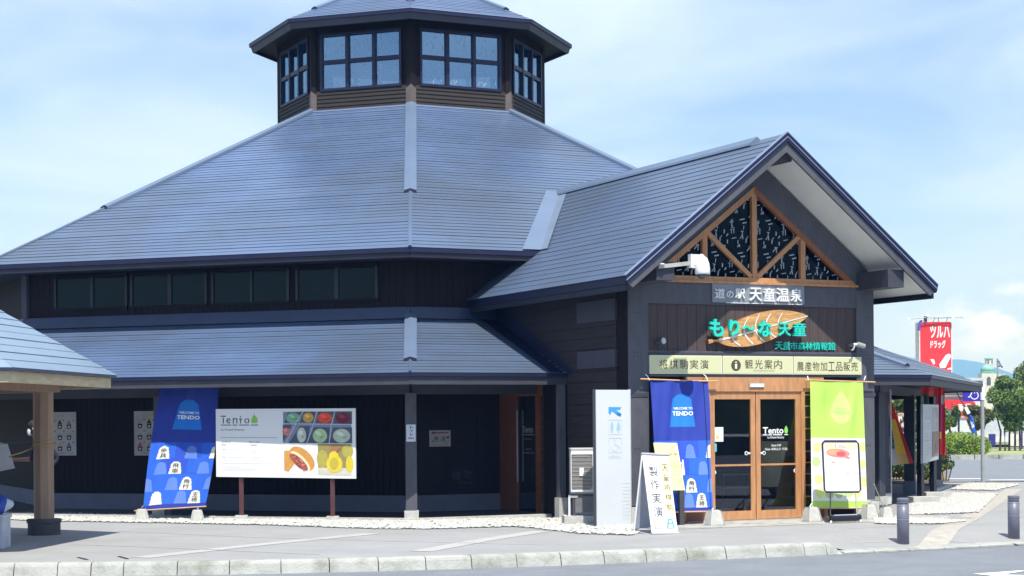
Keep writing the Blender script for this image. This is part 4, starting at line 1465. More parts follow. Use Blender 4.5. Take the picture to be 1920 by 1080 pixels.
t = thing('leaf_sign', 'wooden leaf-shaped sign with white veins on the brown boards above the doors', 'sign', fr.p(0, AW, 2.8))
def c6(x, y): return (1310 + x / 6.857, 570 + y / 6.857)
def f6(x, y, apo=AW + 0.07): return fpx(*c6(x, y), .5, apo)
LO = [(1405, 152), (1340, 125), (1250, 100), (1150, 84), (1050, 76), (950, 80), (850, 96), (760, 118), (660, 148), (560, 186), (480, 232), (400, 285), (340, 335), (290, 395), (262, 440), (235, 458), (205, 460), (160, 452), (122, 458), (132, 512), (165, 500), (205, 486), (240, 480), (290, 508), (350, 532), (430, 546), (540, 552), (640, 546), (740, 526), (840, 498), (930, 462), (1010, 425), (1090, 380), (1170, 330), (1240, 285), (1310, 235), (1370, 190)]
mb = MB(); mb.prism(fr, [f6(*p) for p in LO], AW - 0.02, AW + 0.075, LEAFW, ORANGED); leafo = obj('leaf_board', mb, t)
def veinstrip(pts, w0, w1):
    P = [Vector(f6(*p, AW + 0.08)) for p in pts]
    Q = []
    for i in range(len(P) - 1):
        for s_ in range(4):
            u = s_ / 4
            p0, p1, p2, p3 = P[max(0, i - 1)], P[i], P[i + 1], P[min(len(P) - 1, i + 2)]
            Q.append(0.5 * ((2 * p1) + (-p0 + p2) * u + (2 * p0 - 5 * p1 + 4 * p2 - p3) * u * u + (-p0 + 3 * p1 - 3 * p2 + p3) * u ** 3))
    Q.append(P[-1])
    mb = MB()
    Lq, Rq = [], []
    for i, q in enumerate(Q):
        d = (Q[min(i + 1, len(Q) - 1)] - Q[max(0, i - 1)]).normalized()
        w = w0 + (w1 - w0) * i / (len(Q) - 1)
        Lq.append((q.x - d.y * w / 2, q.y + d.x * w / 2)); Rq.append((q.x + d.y * w / 2, q.y - d.x * w / 2))
    n = len(Q)
    vs = [fr.p(x, AW + 0.082, z) for x, z in Lq] + [fr.p(x, AW + 0.082, z) for x, z in Rq]
    mb.add(vs, [(i, i + 1, n + i + 1, n + i) for i in range(n - 1)], WHITE)
    obj('vein', mb, t)
veinstrip([(262, 460), (430, 425), (720, 345), (1000, 265), (1400, 155)], 0.034, 0.012)
for pts in ([(640, 172), (590, 265), (582, 340), (615, 425), (700, 515)], [(780, 130), (735, 240), (742, 360), (780, 425), (842, 482)], [(932, 118), (885, 190), (872, 235)], [(1078, 112), (1030, 200), (1028, 275), (1060, 330)], [(425, 425), (470, 490), (535, 535)], [(905, 330), (945, 395), (990, 425)]):
    veinstrip(pts, 0.014, 0.024)

t = thing('hall_name_lettering', 'raised teal Japanese letters spelling the hall name across the leaf sign', 'lettering', fr.p(-0.6, AW, 2.8))
for ch, a_, b_, c_, d_ in (('も', 145, 328, 190, 422), ('り', 395, 528, 200, 412), ('～', 568, 725, 278, 338), ('な', 772, 942, 212, 422), ('天', 1032, 1186, 240, 412), ('童', 1220, 1380, 235, 412)):
    x0, zt = f6(a_, c_, AW + 0.13); x1, zb = f6(b_, d_, AW + 0.13)
    mb = MB(); text(mb, PF(AW + 0.085), ch, x0, x1, zb, zt, TEAL, 0, bold=0.03 if ch not in '天童' else 0.014, depth=0.05, side=TEAL); obj('letter', mb, t)
t = thing('subtitle_lettering', 'small teal Japanese letters in one row below the right end of the leaf sign', 'lettering', fr.p(1.0, AW, 2.8))
n = 8
for i, ch in enumerate('天童市森林情報館'):
    u0 = 985 + i * 97; yy = i * 1.4
    x0, zt = f6(u0, 484 + yy, AW); x1, zb = f6(u0 + 90, 584 + yy, AW)
    mb = MB(); text(mb, PF(AW - 0.02), ch, x0, x1, zb, zt, TEAL, 0, bold=0.006, depth=0.03); obj('letter', mb, t)

xs3 = [-2.0, -0.655, 0.712, 2.0]
xs3[3] = 2.085
for i, (body, lab, bxp) in enumerate((('将棋駒実演', 'pale green sign panel with five brown characters over the doors', (1234, 674, 1330, 692)),
                                      ('観光案内', 'pale green sign panel with a round brown information symbol over the doors', (1395, 674, 1468, 692)),
                                      ('農産物加工品販売', 'pale green sign panel with eight crowded brown characters over the doors', (1493, 678, 1609, 696)))):
    xa, xb = xs3[i] + (0.0 if i == 0 else 0.008), xs3[i + 1] - 0.008
    t = thing('sign_panel', lab, 'sign', fr.p((xa + xb) / 2, AW, 2.39), 'sign panels over the entrance doors')
    mb = MB(); mb.fbox(fr, xa, xb, AW + 0.013, AW + 0.045, 2.385, 2.682, CREAM2); obj('panel_frame', mb, t)
    mb = MB(); mb.fbox(fr, xa + 0.012, xb - 0.012, AW + 0.045, AW + 0.049, 2.397, 2.670, CREAM); obj('panel_face', mb, t)
    x0, zt = fpx(bxp[0], bxp[1], .5, AW + 0.05); x1, zb = fpx(bxp[2], bxp[3], .5, AW + 0.05)
    mb = MB()
    nch = len(body); cw = (x1 - x0) / nch
    for j, ch in enumerate(body):
        text(mb, PF(AW + 0.051), ch, x0 + cw * j + cw * 0.09, x0 + cw * (j + 1) - cw * (0.09 if i < 2 else 0.05), zb, zt, INKB, 0, bold=0.004)
    if i == 1:
        cx_, cz_ = fpx(1380, 685, .5, AW + 0.05)
        mb.flatpoly(fr, ell(cx_, cz_, 0.092, 0.092, 28), AW + 0.051, INKB)
        text(mb, PF(AW + 0.053), 'i', cx_ - 0.025, cx_ + 0.025, cz_ - 0.055, cz_ + 0.06, CREAM2, 0, bold=0.0)
        xa_, za_ = fpx(1412, 693.5, .5, AW + 0.05); xb_, zb_ = fpx(1452, 697, .5, AW + 0.05)
        text(mb, PF(AW + 0.051), 'INFORMATION', xa_, xb_, zb_, za_, mat('olive_ink', (0.30, 0.30, 0.17), 0.6, 0.02, 2), 0)
    obj('lettering', mb, t, kind='stuff')

# small white plate over the doors
x0, zt = fpx(1405, 718, .5, AW + 0.03); x1, zb = fpx(1433, 727, .5, AW + 0.03)
t = thing('door_sensor', 'small white sensor plate on the orange header over the double doors', 'sensor', fr.p(0, AW + 0.02, 2.17))
mb = MB(); mb.fbox(fr, x0, x1, AW + 0.021, AW + 0.035, zb, zt, mat('grey_frame', (0.3, 0.32, 0.35), 0.5)); obj('frame', mb, t)
mb = MB(); mb.fbox(fr, x0 + 0.012, x1 - 0.012, AW + 0.035, AW + 0.045, zb + 0.012, zt - 0.012, WHITE); obj('cover', mb, t)

# floodlights at both ends of the board wall
for sg, lab, col in ((-1, 'small dark round floodlight left of the leaf sign', DARKG), (1, 'small grey bracket spotlight right of the teal letters', ALU)):
    t = thing('spotlight', lab, 'spotlight', fr.p(sg * 1.87, AW, 2.78))
    z = 2.90 if sg < 0 else 2.86
    mb = MB()
    if sg < 0:
        c = fr.p(-1.82, AW + 0.10, z)
        mb.tube([fr.p(-1.84, AW - 0.03, z - 0.01), fr.p(-1.82, AW + 0.06, z)], 0.035, DARKG, 10)
        obj('arm', mb, t)
        mb = MB(); mb.tube([fr.p(-1.83, AW + 0.03, z), fr.p(-1.80, AW + 0.13, z + 0.005)], 0.05, DARKG, 14, r2=0.062); obj('lamp_head', mb, t)
        mb = MB(); mb.tube([fr.p(-1.80, AW + 0.128, z + 0.005), fr.p(-1.797, AW + 0.138, z + 0.006)], 0.05, ALU, 14); obj('lens', mb, t)
    else:
        mb.tube([fr.p(1.90, AW - 0.03, z + 0.02), fr.p(1.90, AW + 0.10, z + 0.03), fr.p(1.95, AW + 0.12, z + 0.03)], 0.028, ALU, 8); obj('arm', mb, t)
        mb = MB(); mb.tube([fr.p(1.93, AW + 0.12, z + 0.035), fr.p(2.07, AW + 0.14, z + 0.0)], 0.045, mat('grey_lamp_metal', (0.30, 0.31, 0.33), 0.4), 12); obj('lamp_head', mb, t)
        mb = MB(); mb.tube([fr.p(1.90, AW + 0.12, z + 0.03), fr.p(1.84, AW + 0.14, z - 0.06), fr.p(1.80, AW + 0.14, z - 0.07)], 0.014, ALU, 8); obj('bracket', mb, t)

# dome camera on its long arm
t = thing('security_camera', 'white dome camera on a long horizontal arm at the left foot of the gable', 'camera', fr.p(-1.0, AR, 3.9))
yc = AR - 0.05
C1 = fpx(1236, 500, .5, yc); C2 = fpx(1296, 493, .5, yc)
mb = MB(); mb.hexa([fr.p(C1[0], yc - 0.04, C1[1] - 0.03), fr.p(C2[0], yc - 0.04, C2[1] - 0.032), fr.p(C2[0], yc, C2[1] - 0.032), fr.p(C1[0], yc, C1[1] - 0.03),
                    fr.p(C1[0], yc - 0.04, C1[1] + 0.03), fr.p(C2[0], yc - 0.04, C2[1] + 0.03), fr.p(C2[0], yc, C2[1] + 0.03), fr.p(C1[0], yc, C1[1] + 0.03)], mat('grey_arm_paint', (0.42, 0.42, 0.38), 0.5)); obj('arm', mb, t)
B0 = fpx(1293, 477, .5, yc); B1 = fpx(1318, 503, .5, yc)
mb = MB(); mb.fbox(fr, B0[0], B1[0], yc - 0.05, yc + 0.04, B1[1], B0[1], WHITE); obj('junction_box', mb, t)
mb = MB(); mb.fbox(fr, B0[0] + 0.05, B1[0] - 0.04, yc + 0.04, yc + 0.05, B1[1] + 0.04, B0[1] - 0.04, WHITEM); obj('cover_plate', mb, t)
D0 = fpx(1316, 478, .5, yc + 0.1)
cc = fr.p(D0[0] + 0.01, yc + 0.10, 0)
mb = MB(); mb.tube([fr.p(B1[0] - 0.05, yc, B0[1] - 0.03), fr.p(D0[0], yc + 0.08, B0[1] - 0.02), fr.p(D0[0] + 0.01, yc + 0.10, B0[1] - 0.07)], 0.028, WHITE, 10); obj('elbow', mb, t)
zt = D0[1] - 0.03
mb = MB(); mb.lathe((cc.x, cc.y, zt - 0.27), [(0.11, 0.0), (0.118, 0.02), (0.118, 0.08), (0.105, 0.17), (0.075, 0.25), (0.035, 0.28)], WHITE, 20); obj('housing', mb, t, smooth=True)
mb = MB(); mb.lathe((cc.x, cc.y, zt - 0.34), [(0.02, 0.0), (0.06, 0.018), (0.085, 0.045), (0.09, 0.07)], mat('smoked_dome', (0.06, 0.07, 0.09), 0.1, 0.02, 2, spec=0.8), 18); obj('dome', mb, t, smooth=True)
G0 = fpx(1240, 497, .5, yc)
mb = MB(); mb.lathe((fr.p(G0[0], yc, 0).x, fr.p(G0[0], yc, 0).y, G0[1] + 0.01), [(0.055, 0), (0.05, 0.012), (0.02, 0.022)], WHITE, 14); obj('antenna_cap', mb, t)

# cable loop hanging from the wing eave
G0 = atY(1040, 558, 31.4)
t = MB()
pts = [(-0.035, 0.10), (-0.038, 0.0), (-0.036, -0.08), (-0.015, -0.14), (0.012, -0.145), (0.034, -0.10), (0.040, -0.02), (0.032, 0.06), (0.038, 0.10)]
t.tube([G0 + Vector((x, 0, z - 0.03)) for x, z in pts], 0.009, mat('grey_cable', (0.35, 0.36, 0.36), 0.6), 6)
t.tube([G0 + Vector((-0.035, 0, 0.10)), G0 + Vector((0.038, 0, 0.10))], 0.012, MATS['grey_cable'], 6)
t.tube([G0 + Vector((-0.025, 0, 0.08)), G0 + Vector((-0.022, 0, -0.04))], 0.013, MATS['grey_cable'], 6)
obj('cable_loop', t, label='loop of pale grey cable hanging from the eave of the wing', cat='cable')

# ================================================================== BANNERS
def bilerp(c, u, v):      # c: TL, TR, BR, BL (v from top)
    return (c[0] * (1 - u) + c[1] * u) * (1 - v) + (c[3] * (1 - u) + c[2] * u) * v
def cloth(t, name, fn, nu, nv, picker):
    mb = MB()
    vs = [fn(i / nu, 0, j / nv) for j in range(nv + 1) for i in range(nu + 1)]
    b = 0
    mb.v = [tuple(v) for v in vs]
    for j in range(nv):
        for i in range(nu):
            a = j * (nu + 1) + i
            mb.f.append((a, a + 1, a + nu + 2, a + nu + 1))
            mb.m.append(mb.mi(picker((i + 0.5) / nu, (j + 0.5) / nv)))
    return obj(name, mb, t, smooth=True)
KOM = [(.22, .54, 'w', '歩兵'), (.64, .54, 'f', ''), (1.02, .54, 'w', ''), (.21, .67, 'f', ''), (.43, .67, 'w', '飛車'), (.86, .67, 'f', ''), (.02, .80, 'f', ''), (.41, .80, 'f', ''), (.63, .80, 'w', '角行'), (1.0, .80, 'f', ''), (.19, .912, 'w', ''), (.58, .912, 'f', ''), (.80, .912, 'w', '王将')]
def blue_pick(u, v):
    if inpoly(u, -v, koma(.53, -.228, .46, .25)): return CLB3
    for cx_, cz_, ty, tx in KOM:
        if inpoly(u, -v, koma(cx_, -cz_, .20, .105)): return CLW if ty == 'w' else CLB4
    if v > .965: return CLB
    if v > .46:
        row = int((v - .46) / .127)
        return CLB2 if (int(u * 2.5 + (row % 2) * .5)) % 2 == 0 or v > .72 and (int(u * 2.5 + row * .5)) % 2 == 0 else mat('mid_blue_cloth', (0.024, 0.085, 0.58), 0.75, 0.06, 3, trans=0.12)
    return CLB
def blue_text(t, fn):
    mb = MB()
    f2 = lambda x, off, z: fn(x, off, -z)
    text(mb, f2, 'WELCOME TO', .385, .70, -.222, -.203, WINK, 0.008, bold=0.02)
    text(mb, f2, 'TENDO', .36, .715, -.268, -.235, WINK, 0.008, bold=0.03)
    for cx_, cz_, ty, tx in KOM:
        if tx:
            text(mb, f2, tx[0], cx_ - .045, cx_ + .045, -cz_ + .002, -cz_ + .036, INK, 0.008, bold=0.008)
            text(mb, f2, tx[1], cx_ - .05, cx_ + .05, -cz_ - .042, -cz_ - .006, INK, 0.008, bold=0.008)
    obj('printed_text', mb, t, kind='stuff')
def concrete_weight(x, y, z, rz, label, s=1.0):
    mb = MB()
    w0, w1, h = 0.135 * s, 0.09 * s, 0.235 * s
    q = []
    R = Matrix.Rotation(rz, 3, 'Z')
    for w, zz in ((w0, 0), (w0 * 0.985, 0.02), (w1 * 1.02, h - 0.02), (w1 * 0.88, h)):
        for sx, sy in ((-1, -1), (1, -1), (1, 1), (-1, 1)):
            for ax, ay in ((0.82, 1), (1, 0.82)) if (sx * sy > 0) else ((1, 0.82), (0.82, 1)):
                q.append(Vector((x, y, z + zz)) + R @ Vector((sx * w * ax, sy * w * ay, 0)))
    n = 8
    mb.add(q, [(r * n + i, r * n + (i + 1) % n, (r + 1) * n + (i + 1) % n, (r + 1) * n + i) for r in range(3) for i in range(n)] + [tuple(range(8))[::-1], tuple(range(24, 32))], CONC)
    mb.tube([(x, y, z + h - 0.01), (x, y, z + h + 0.03), (x + 0.025, y, z + h + 0.05)], 0.010, ALU, 6)
    return obj('concrete_weight', mb, label=label, cat='weight', group='concrete weights holding the banners')

# banner in front of the hall wall, blown askew
t = thing('banner', 'royal blue shogi-piece banner blowing askew under the hall eave, left of the food poster', 'banner', atY(328, 955, 30.2) + Vector((0, 0, -0.1)), 'hanging cloth banners')
TLp, TRp = atY(300, 726, 31.35), atY(409, 727, 31.05)
BLp, BRp = atY(268, 957, 31.15), atY(385, 948, 30.95)
cB = [TLp, TRp, BRp, BLp]
def fnA(u, off, v):
    p = bilerp(cB, u, v)
    side = 0.06 * math.sin(math.pi * v) * (u) - 0.035 * math.sin(math.pi * v) * (1 - u)
    bulge = 0.05 * math.sin(math.pi * v) * math.sin(math.pi * (0.15 + 0.7 * u)) + 0.03 * math.sin(9 * u + 4 * v) * (1 - v) + 0.018 * math.sin(22 * u + 3 * v) * (1 - v)
    return Vector((p.x + side, p.y + bulge - off, p.z + 0.012 * math.sin(5 * u)))
cloth(t, 'cloth', fnA, 90, 150, blue_pick)
blue_text(t, fnA)
mb = MB(); a, b = atY(252, 958, 31.16), atY(387, 949.5, 30.94); mb.tube([a, b], 0.011, BAMB, 8); obj('bottom_rod', mb, t)
mb = MB(); mb.tube([TLp + Vector((-0.08, 0, 0.0)), TRp + Vector((0.06, 0, 0))], 0.011, BLACKM, 8); obj('top_rod', mb, t)
mb = MB(); mb.tube([TRp, TRp + Vector((0.02, 0.02, 0.10))], 0.005, WINK, 6); mb.tube([atY(371, 950, 30.9), atY(371.5, 964, 30.7)], 0.012, ALU, 6); obj('tie', mb, t)
G = ground(266, 977); concrete_weight(G.x, G.y, 0.0, 0.1, 'leftmost concrete weight on the gravel, under the left corner of the askew blue banner', 0.88)
G = ground(370, 979); concrete_weight(G.x, G.y, 0.0, 0.2, 'concrete weight on the gravel under the right corner of the askew blue banner', 0.88)

# banner left of the doors
t = thing('banner', 'royal blue banner with shogi pieces hanging straight, left of the entrance doors', 'banner', fr.p(-1.4, AW + 0.5, 0.2), 'hanging cloth banners')
def wp(px, py, apo): 
    x, z = fpx(px, py, .5, apo); return fr.p(x, apo, z)
TLp, TRp, BRp, BLp = wp(1219, 714, AW + 0.10), wp(1328.5, 714, AW + 0.10), wp(1336, 959, AW + 0.55), wp(1236, 962, AW + 0.55)
cC = [TLp, TRp, BRp, BLp]
nC = -fr.ey
def fnB(u, off, v):
    p = bilerp(cC, u, v)
    b = 0.03 * math.sin(math.pi * v) * math.sin(math.pi * u) + 0.016 * math.sin(15 * u + 5 * v) * (1 - v) ** 2 + 0.014 * math.sin(7 * u - 9 * v) + 0.006 * math.sin(31 * u + 11 * v) * (1 - u)
    return p - fr.ey * (b - off)
cloth(t, 'cloth', fnB, 90, 150, blue_pick)
blue_text(t, fnB)
mb = MB(); mb.tube([wp(1201, 710.5, AW + 0.10), wp(1304, 714.5, AW + 0.10), wp(1346, 714.6, AW + 0.10)], 0.012, BAMB, 8); obj('top_rod', mb, t)
mb = MB(); mb.tube([wp(1228, 961, AW + 0.55), wp(1346, 958.5, AW + 0.55)], 0.012, BAMB, 8); obj('bottom_rod', mb, t)
mb = MB()
for px in (1218, 1327):
    mb.tube([wp(px, 713, AW + 0.11), wp(px - 4, 705, AW + 0.07), wp(px - 8, 702, AW + 0.05)], 0.008, WINK, 6)
    obj('tie', mb, t); mb = MB()
mb.tube([wp(1334, 958, AW + 0.57), wp(1337, 953, AW + 0.57), wp(1340, 960, AW + 0.57)], 0.012, WINK, 6)
mb.tube([wp(1319, 716, AW + 0.11), wp(1333, 954, AW + 0.56)], 0.004, BLACKM, 5)
obj('tie', mb, t)
G = ground(1339, 986); concrete_weight(G.x, G.y, 0.012, 0.45, 'concrete weight on the paving at the left jamb of the double doors', 1.0)

# green banner right of the doors
t = thing('banner', 'lime green banner with pears hanging right of the entrance doors', 'banner', fr.p(1.5, AW + 0.5, 0.2), 'hanging cloth banners')
TLp, TRp, BRp, BLp = wp(1519, 714, AW + 0.10), wp(1618, 716, AW + 0.10), wp(1626, 952, AW + 0.52), wp(1522, 952, AW + 0.52)
cD = [TLp, TRp, BRp, BLp]
def fnG(u, off, v):
    p = bilerp(cD, u, v)
    e = math.exp(-((u - 0.30 - 0.25 * v) / 0.10) ** 2) * math.exp(-((v - 0.2) / 0.13) ** 2) - 0.8 * math.exp(-((u - 0.83 + 0.25 * v) / 0.07) ** 2) * math.exp(-((v - 0.22) / 0.16) ** 2)
    b = 0.03 * math.sin(math.pi * v) * math.sin(math.pi * u) + 0.05 * e
    return p - fr.ey * (b - off)
GP = []
for (cx_, cz_, ty) in [(.12, .53, 'y'), (.95, .52, 'y'), (.10, .64, 'g'), (.93, .66, 'y'), (.14, .78, 'y'), (.95, .80, 'y'), (.42, .66, 'g'), (.33, .885, 'g'), (.50, .885, 'g'), (.67, .88, 'g'), (.83, .885, 'y'), (.16, .885, 'y')]:
    GP.append((ell(cx_, -cz_, .085, .042, 16), ty))
BIGP = pear(.58, -.21, .40, .26)
LGT = mat('pale_lime_print', (0.51, 0.75, 0.20), 0.75, 0.03, 3)
def green_pick(u, v):
    if v > .945: return GRL
    if v > .455:
        for P, ty in GP:
            if inpoly(u, -v, P): return GRY if ty == 'y' else GRS
        return GRW
    if inpoly(u, -v, BIGP): return LGT
    return GRL
cloth(t, 'cloth', fnG, 80, 150, green_pick)
mb = MB(); text(mb, lambda x, off, z: fnG(x, off, -z), 'TENDO', .42, .74, -.262, -.235, MATS['pale_lime_print'] if False else GRS, 0.006); text(mb, lambda x, off, z: fnG(x, off, -z), 'WELCOME TO', .46, .70, -.222, -.210, GRS, 0.006); obj('printed_text', mb, t, kind='stuff')
mb = MB(); mb.tube([wp(1509, 712.5, AW + 0.10), wp(1641, 716.5, AW + 0.10)], 0.012, BAMB, 8); obj('top_rod', mb, t)
mb = MB(); mb.tube([wp(1508, 953, AW + 0.52), wp(1632, 952.5, AW + 0.52)], 0.012, BAMB, 8); obj('bottom_rod', mb, t)
mb = MB()
for px, dx in ((1516, -2), (1620, 3)):
    mb.tube([wp(px, 713, AW + 0.11), wp(px + dx, 705, AW + 0.07)], 0.008, WINK, 6)
    obj('tie', mb, t); mb = MB()
mb.tube([wp(1519, 950, AW + 0.53), wp(1521, 945, AW + 0.53), wp(1524, 951, AW + 0.53)], 0.012, WINK, 6)
obj('tie', mb, t)
G = ground(1522, 979); concrete_weight(G.x, G.y, 0.012, 0.45, 'concrete weight under the left corner of the green banner, beside the right door', 0.98)
G = ground(1630, 974); concrete_weight(G.x, G.y, 0.012, 0.45, 'concrete weight under the right corner of the green banner, beside the easel sign', 0.98)
G = ground(1662, 974); concrete_weight(G.x, G.y, 0.0, 0.3, 'outermost concrete weight, right of the entrance pillar base', 0.85)
# loose guy rope and tipped signboard foot beside the pillar
G1, G2 = wp(1639, 908, AW + 0.2), ground(1659, 956, 0.10)
mb = MB(); mb.tube([G1, G2], 0.008, mat('pale_rope', (0.5, 0.5, 0.4), 0.8), 6)
mb.tube([G2, G2 + Vector((0.05, -0.1, -0.09))], 0.008, MATS['pale_rope'], 6)
obj('guy_rope', mb, label='taut guy rope running down right of the entrance pillar', cat='rope')
mb = MB(); mb.lathe((ground(1655, 962).x, ground(1655, 962).y, 0.01), [(0.04, 0), (0.075, 0.03), (0.07, 0.10), (0.03, 0.13)], DARKG, 10)
mb.tube([ground(1655, 962, 0.08), ground(1678, 962, 0.06)], 0.012, ALU, 6)
obj('ground_spike_lamp', mb, label='small dark garden lamp on the ground beside the guy rope foot', cat='lamp')

# ================================================================== FREE-STANDING SIGNS
# white totem
t = thing('totem_sign', 'tall white totem sign with blue arrow and toilet pictograms beside the air conditioner', 'sign', fr.p(-2.85, 14.95, 0))
A_, B_ = ground(1118.5, 990), ground(1183, 987)
fx = Fr((A_.x, A_.y, 0), (B_ - A_).normalized(), ((B_ - A_).normalized().y, -(B_ - A_).normalized().x, 0))
Wd = (B_ - A_).length
Ht = 2.125
mb = MB(); mb.fbox(fx, 0, Wd, -0.05, 0, 0.0, Ht, mat('totem_white', (0.61, 0.65, 0.68), 0.4, 0.02, 2)); body = obj('body', mb, t)
mb = MB(); mb.fbox(fx, -0.016, 0.0, -0.055, 0.006, 0, Ht + 0.01, DARKG); obj('edge_trim', mb, t); mb = MB(); mb.fbox(fx, Wd, Wd + 0.012, -0.055, 0.006, 0, Ht + 0.01, mat('totem_edge', (0.45, 0.47, 0.5), 0.5)); obj('edge_trim', mb, t)
def tp(px, py):       # pixel on the totem face
    r = Vector(ray(px, py)); n_ = fx.ey; k = (A_ - Vector((0, 0, 0))).xy.dot(n_.xy) / r.xy.dot(n_.xy); P = r * k
    return ((P.xy - A_.xy).dot(fx.ex.xy), P.z + CAM_H)
mb = MB()
def tpoly(pts, m, off=0.003): mb.flatpoly(fx, [tp(*p) for p in pts], off, m)
tpoly([(1141, 763), (1165, 763.5), (1162, 768.5), (1154, 768), (1165, 776), (1164, 781), (1160, 780), (1147, 771), (1144, 778), (1141, 775)], BLUEI)
tpoly([(1154, 775), (1164.5, 775), (1164.5, 779.5), (1158, 779.5)], BLUEI)
obj('arrow_pictogram', mb, t); mb = MB()
for y0, y1 in ((787, 815), (821, 849)):
    if y0 == 821: obj('toilet_frame', mb, t); mb = MB()
    for a, b, c, d in ((1141, 1166, y0, y0 + .8), (1141, 1166, y1 - .8, y1), (1141, 1141.8, y0 + .8, y1 - .8), (1165.2, 1166, y0 + .8, y1 - .8)):
        tpoly([(a, c), (b, c), (b, d), (a, d)], INKL)
for cx_ in (1147.5, 1159.5):
    x, z = tp(cx_, 793.5); mb.flatpoly(fx, ell(x, z, 0.018, 0.018, 12), 0.003, BLUEL)
tpoly([(1144.5, 796), (1150.5, 796), (1150, 805), (1148.5, 811), (1146.5, 811), (1145, 805)], BLUEL)
tpoly([(1156.5, 796), (1162.5, 796), (1163.5, 805), (1161, 806), (1160.5, 811), (1158.5, 811), (1158, 806), (1155.5, 805)], BLUEL)
obj('toilet_pictogram', mb, t); mb = MB()
x, z = tp(1152.5, 839)
mb.add([fx.p(x + r_ * math.cos(t_), 0.003, z + r_ * math.sin(t_)) for r_ in (0.062, 0.05) for t_ in [math.radians(a_) for a_ in range(150, 400, 10)]], [(i, i + 1, i + 26, i + 25) for i in range(24)], INKL)
tpoly([(1152, 826), (1153.5, 826), (1154, 834), (1159, 834), (1163, 842), (1161.5, 842.5), (1158, 835.5), (1152.5, 835.5)], INKL)
x, z = tp(1152.7, 825); mb.flatpoly(fx, ell(x, z, 0.012, 0.012, 10), 0.003, INKL)
obj('wheelchair_pictogram', mb, t); mb = MB()
x0, z0 = tp(1141, 861); x1, z1 = tp(1166, 853)
text(mb, lambda x, off, z: fx.p(x, off, z), 'お手洗い', x0, x1, z0, z1, mat('faint_ink', (0.60, 0.64, 0.67), 0.5), 0.003)
x0, z0 = tp(1131, 780)
for i in range(11):
    xa = Wd * (0.985 - 0.22 - 0.012 * (i % 3)) ; zz = 0.12 + i * 0.055
    mb.flatpoly(fx, rect(xa, Wd * 0.985, zz, zz + 0.008), 0.003, MATS['faint_ink'])
obj('small_print', mb, t, kind='stuff')

# air conditioner outdoor unit
AC0 = ground(1060, 985); AC1 = ground(1118, 992)
fa = Fr(ground(1069, 982), fr.ey.normalized() * 1.0, -fr.ex)     # its face looks left, along the wing wall
t = thing('air_conditioner', 'grey-white outdoor air conditioning unit on a stand beside the totem sign', 'air conditioner', fa.p(0.3, 0, 0))
d_ = (fr.ex * 0.93 + fr.ey * 0.37).normalized()
P0 = ground(1072, 985)
fa = Fr(P0, d_, (d_.y, -d_.x, 0))
ACW, ACD, Z0, Z1 = 0.62, 0.30, 0.50, 1.20
ACM = mat('beige_white_casing', (0.60, 0.59, 0.57), 0.5, 0.04, 2)
mb = MB(); mb.fbox(fa, 0, ACW, -ACD, 0, Z0, Z1, ACM); obj('casing', mb, t)
mb = MB(); mb.fbox(fa, -0.01, ACW + 0.01, -ACD - 0.01, 0.012, Z1, Z1 + 0.02, ACM); obj('lid', mb, t)
mb = MB(); mb.prism(fa, [(0.0, 0.62), (0.06, 0.56), (0.28, 0.56), (0.33, 0.62), (0.33, 1.06), (0.28, 1.11), (0.06, 1.11), (0.0, 1.06)], 0.0, 0.03, mat('fan_guard_grey', (0.20, 0.19, 0.18), 0.6)); obj('fan_guard', mb, t)
mb = MB()
for i in range(9):
    z = 0.60 + i * 0.06
    mb.fbox(fa, 0.01, 0.32, 0.03, 0.036, z, z + 0.012, mat('guard_wire', (0.33, 0.32, 0.31), 0.5))
obj('guard_wires', mb, t)
mb = MB(); mb.fbox(fa, 0.125, 0.195, 0.036, 0.045, 0.78, 0.91, WHITE); obj('badge', mb, t)
for a, b in ((0.0, 0.34), ):
    mb = MB(); mb.fbox(fa, -0.01, 0.0, 0.0, 0.036, 0.56, 1.12, WHITE); mb.fbox(fa, 0.335, 0.365, 0.0, 0.036, 0.56, 1.12, WHITE); mb.fbox(fa, -0.01, 0.365, 0.0, 0.036, 1.12, 1.15, WHITE); mb.fbox(fa, -0.01, 0.365, 0.0, 0.036, 0.53, 0.56, WHITE); obj('guard_frame', mb, t)
mb = MB()
for x in (0.42, 0.5):
    for i in range(5): mb.fbox(fa, x, x + 0.05, 0.001, 0.004, 1.02 + i * 0.025, 1.03 + i * 0.025, INKG)
mb.fbox(fa, 0.45, 0.50, 0.001, 0.02, 0.80, 0.84, BLACKM)
obj('front_marks', mb, t)
mb = MB()
for x in (0.02, ACW - 0.06):
    for y_ in (-ACD + 0.02, -0.05):
        mb.fbox(fa, x, x + 0.04, y_, y_ + 0.04, 0.155, Z0 - 0.03, DARKG)
mb.fbox(fa, -0.02, ACW + 0.02, -ACD, 0.01, Z0 - 0.03, Z0, DARKG)
mb.fbox(fa, -0.05, -0.02, -0.02, 0.0, 0.14, 0.46, WHITE); mb.fbox(fa, -0.05, 0.1, -0.02, 0.0, 0.44, 0.47, WHITE)
obj('stand', mb, t)
mb = MB(); mb.fbox(fa, 0.04, ACW - 0.05, -0.03, -0.01, 0.20, 0.46, mat('grey_panel', (0.16, 0.165, 0.175), 0.6)); obj('drain_cover', mb, t)
mb = MB(); mb.fbox(fa, -0.12, ACW + 0.08, -0.40, 0.06, 0.0, 0.15, CONC); obj('concrete_footing', mb, label='low concrete block under the air conditioner stand', cat='concrete block')

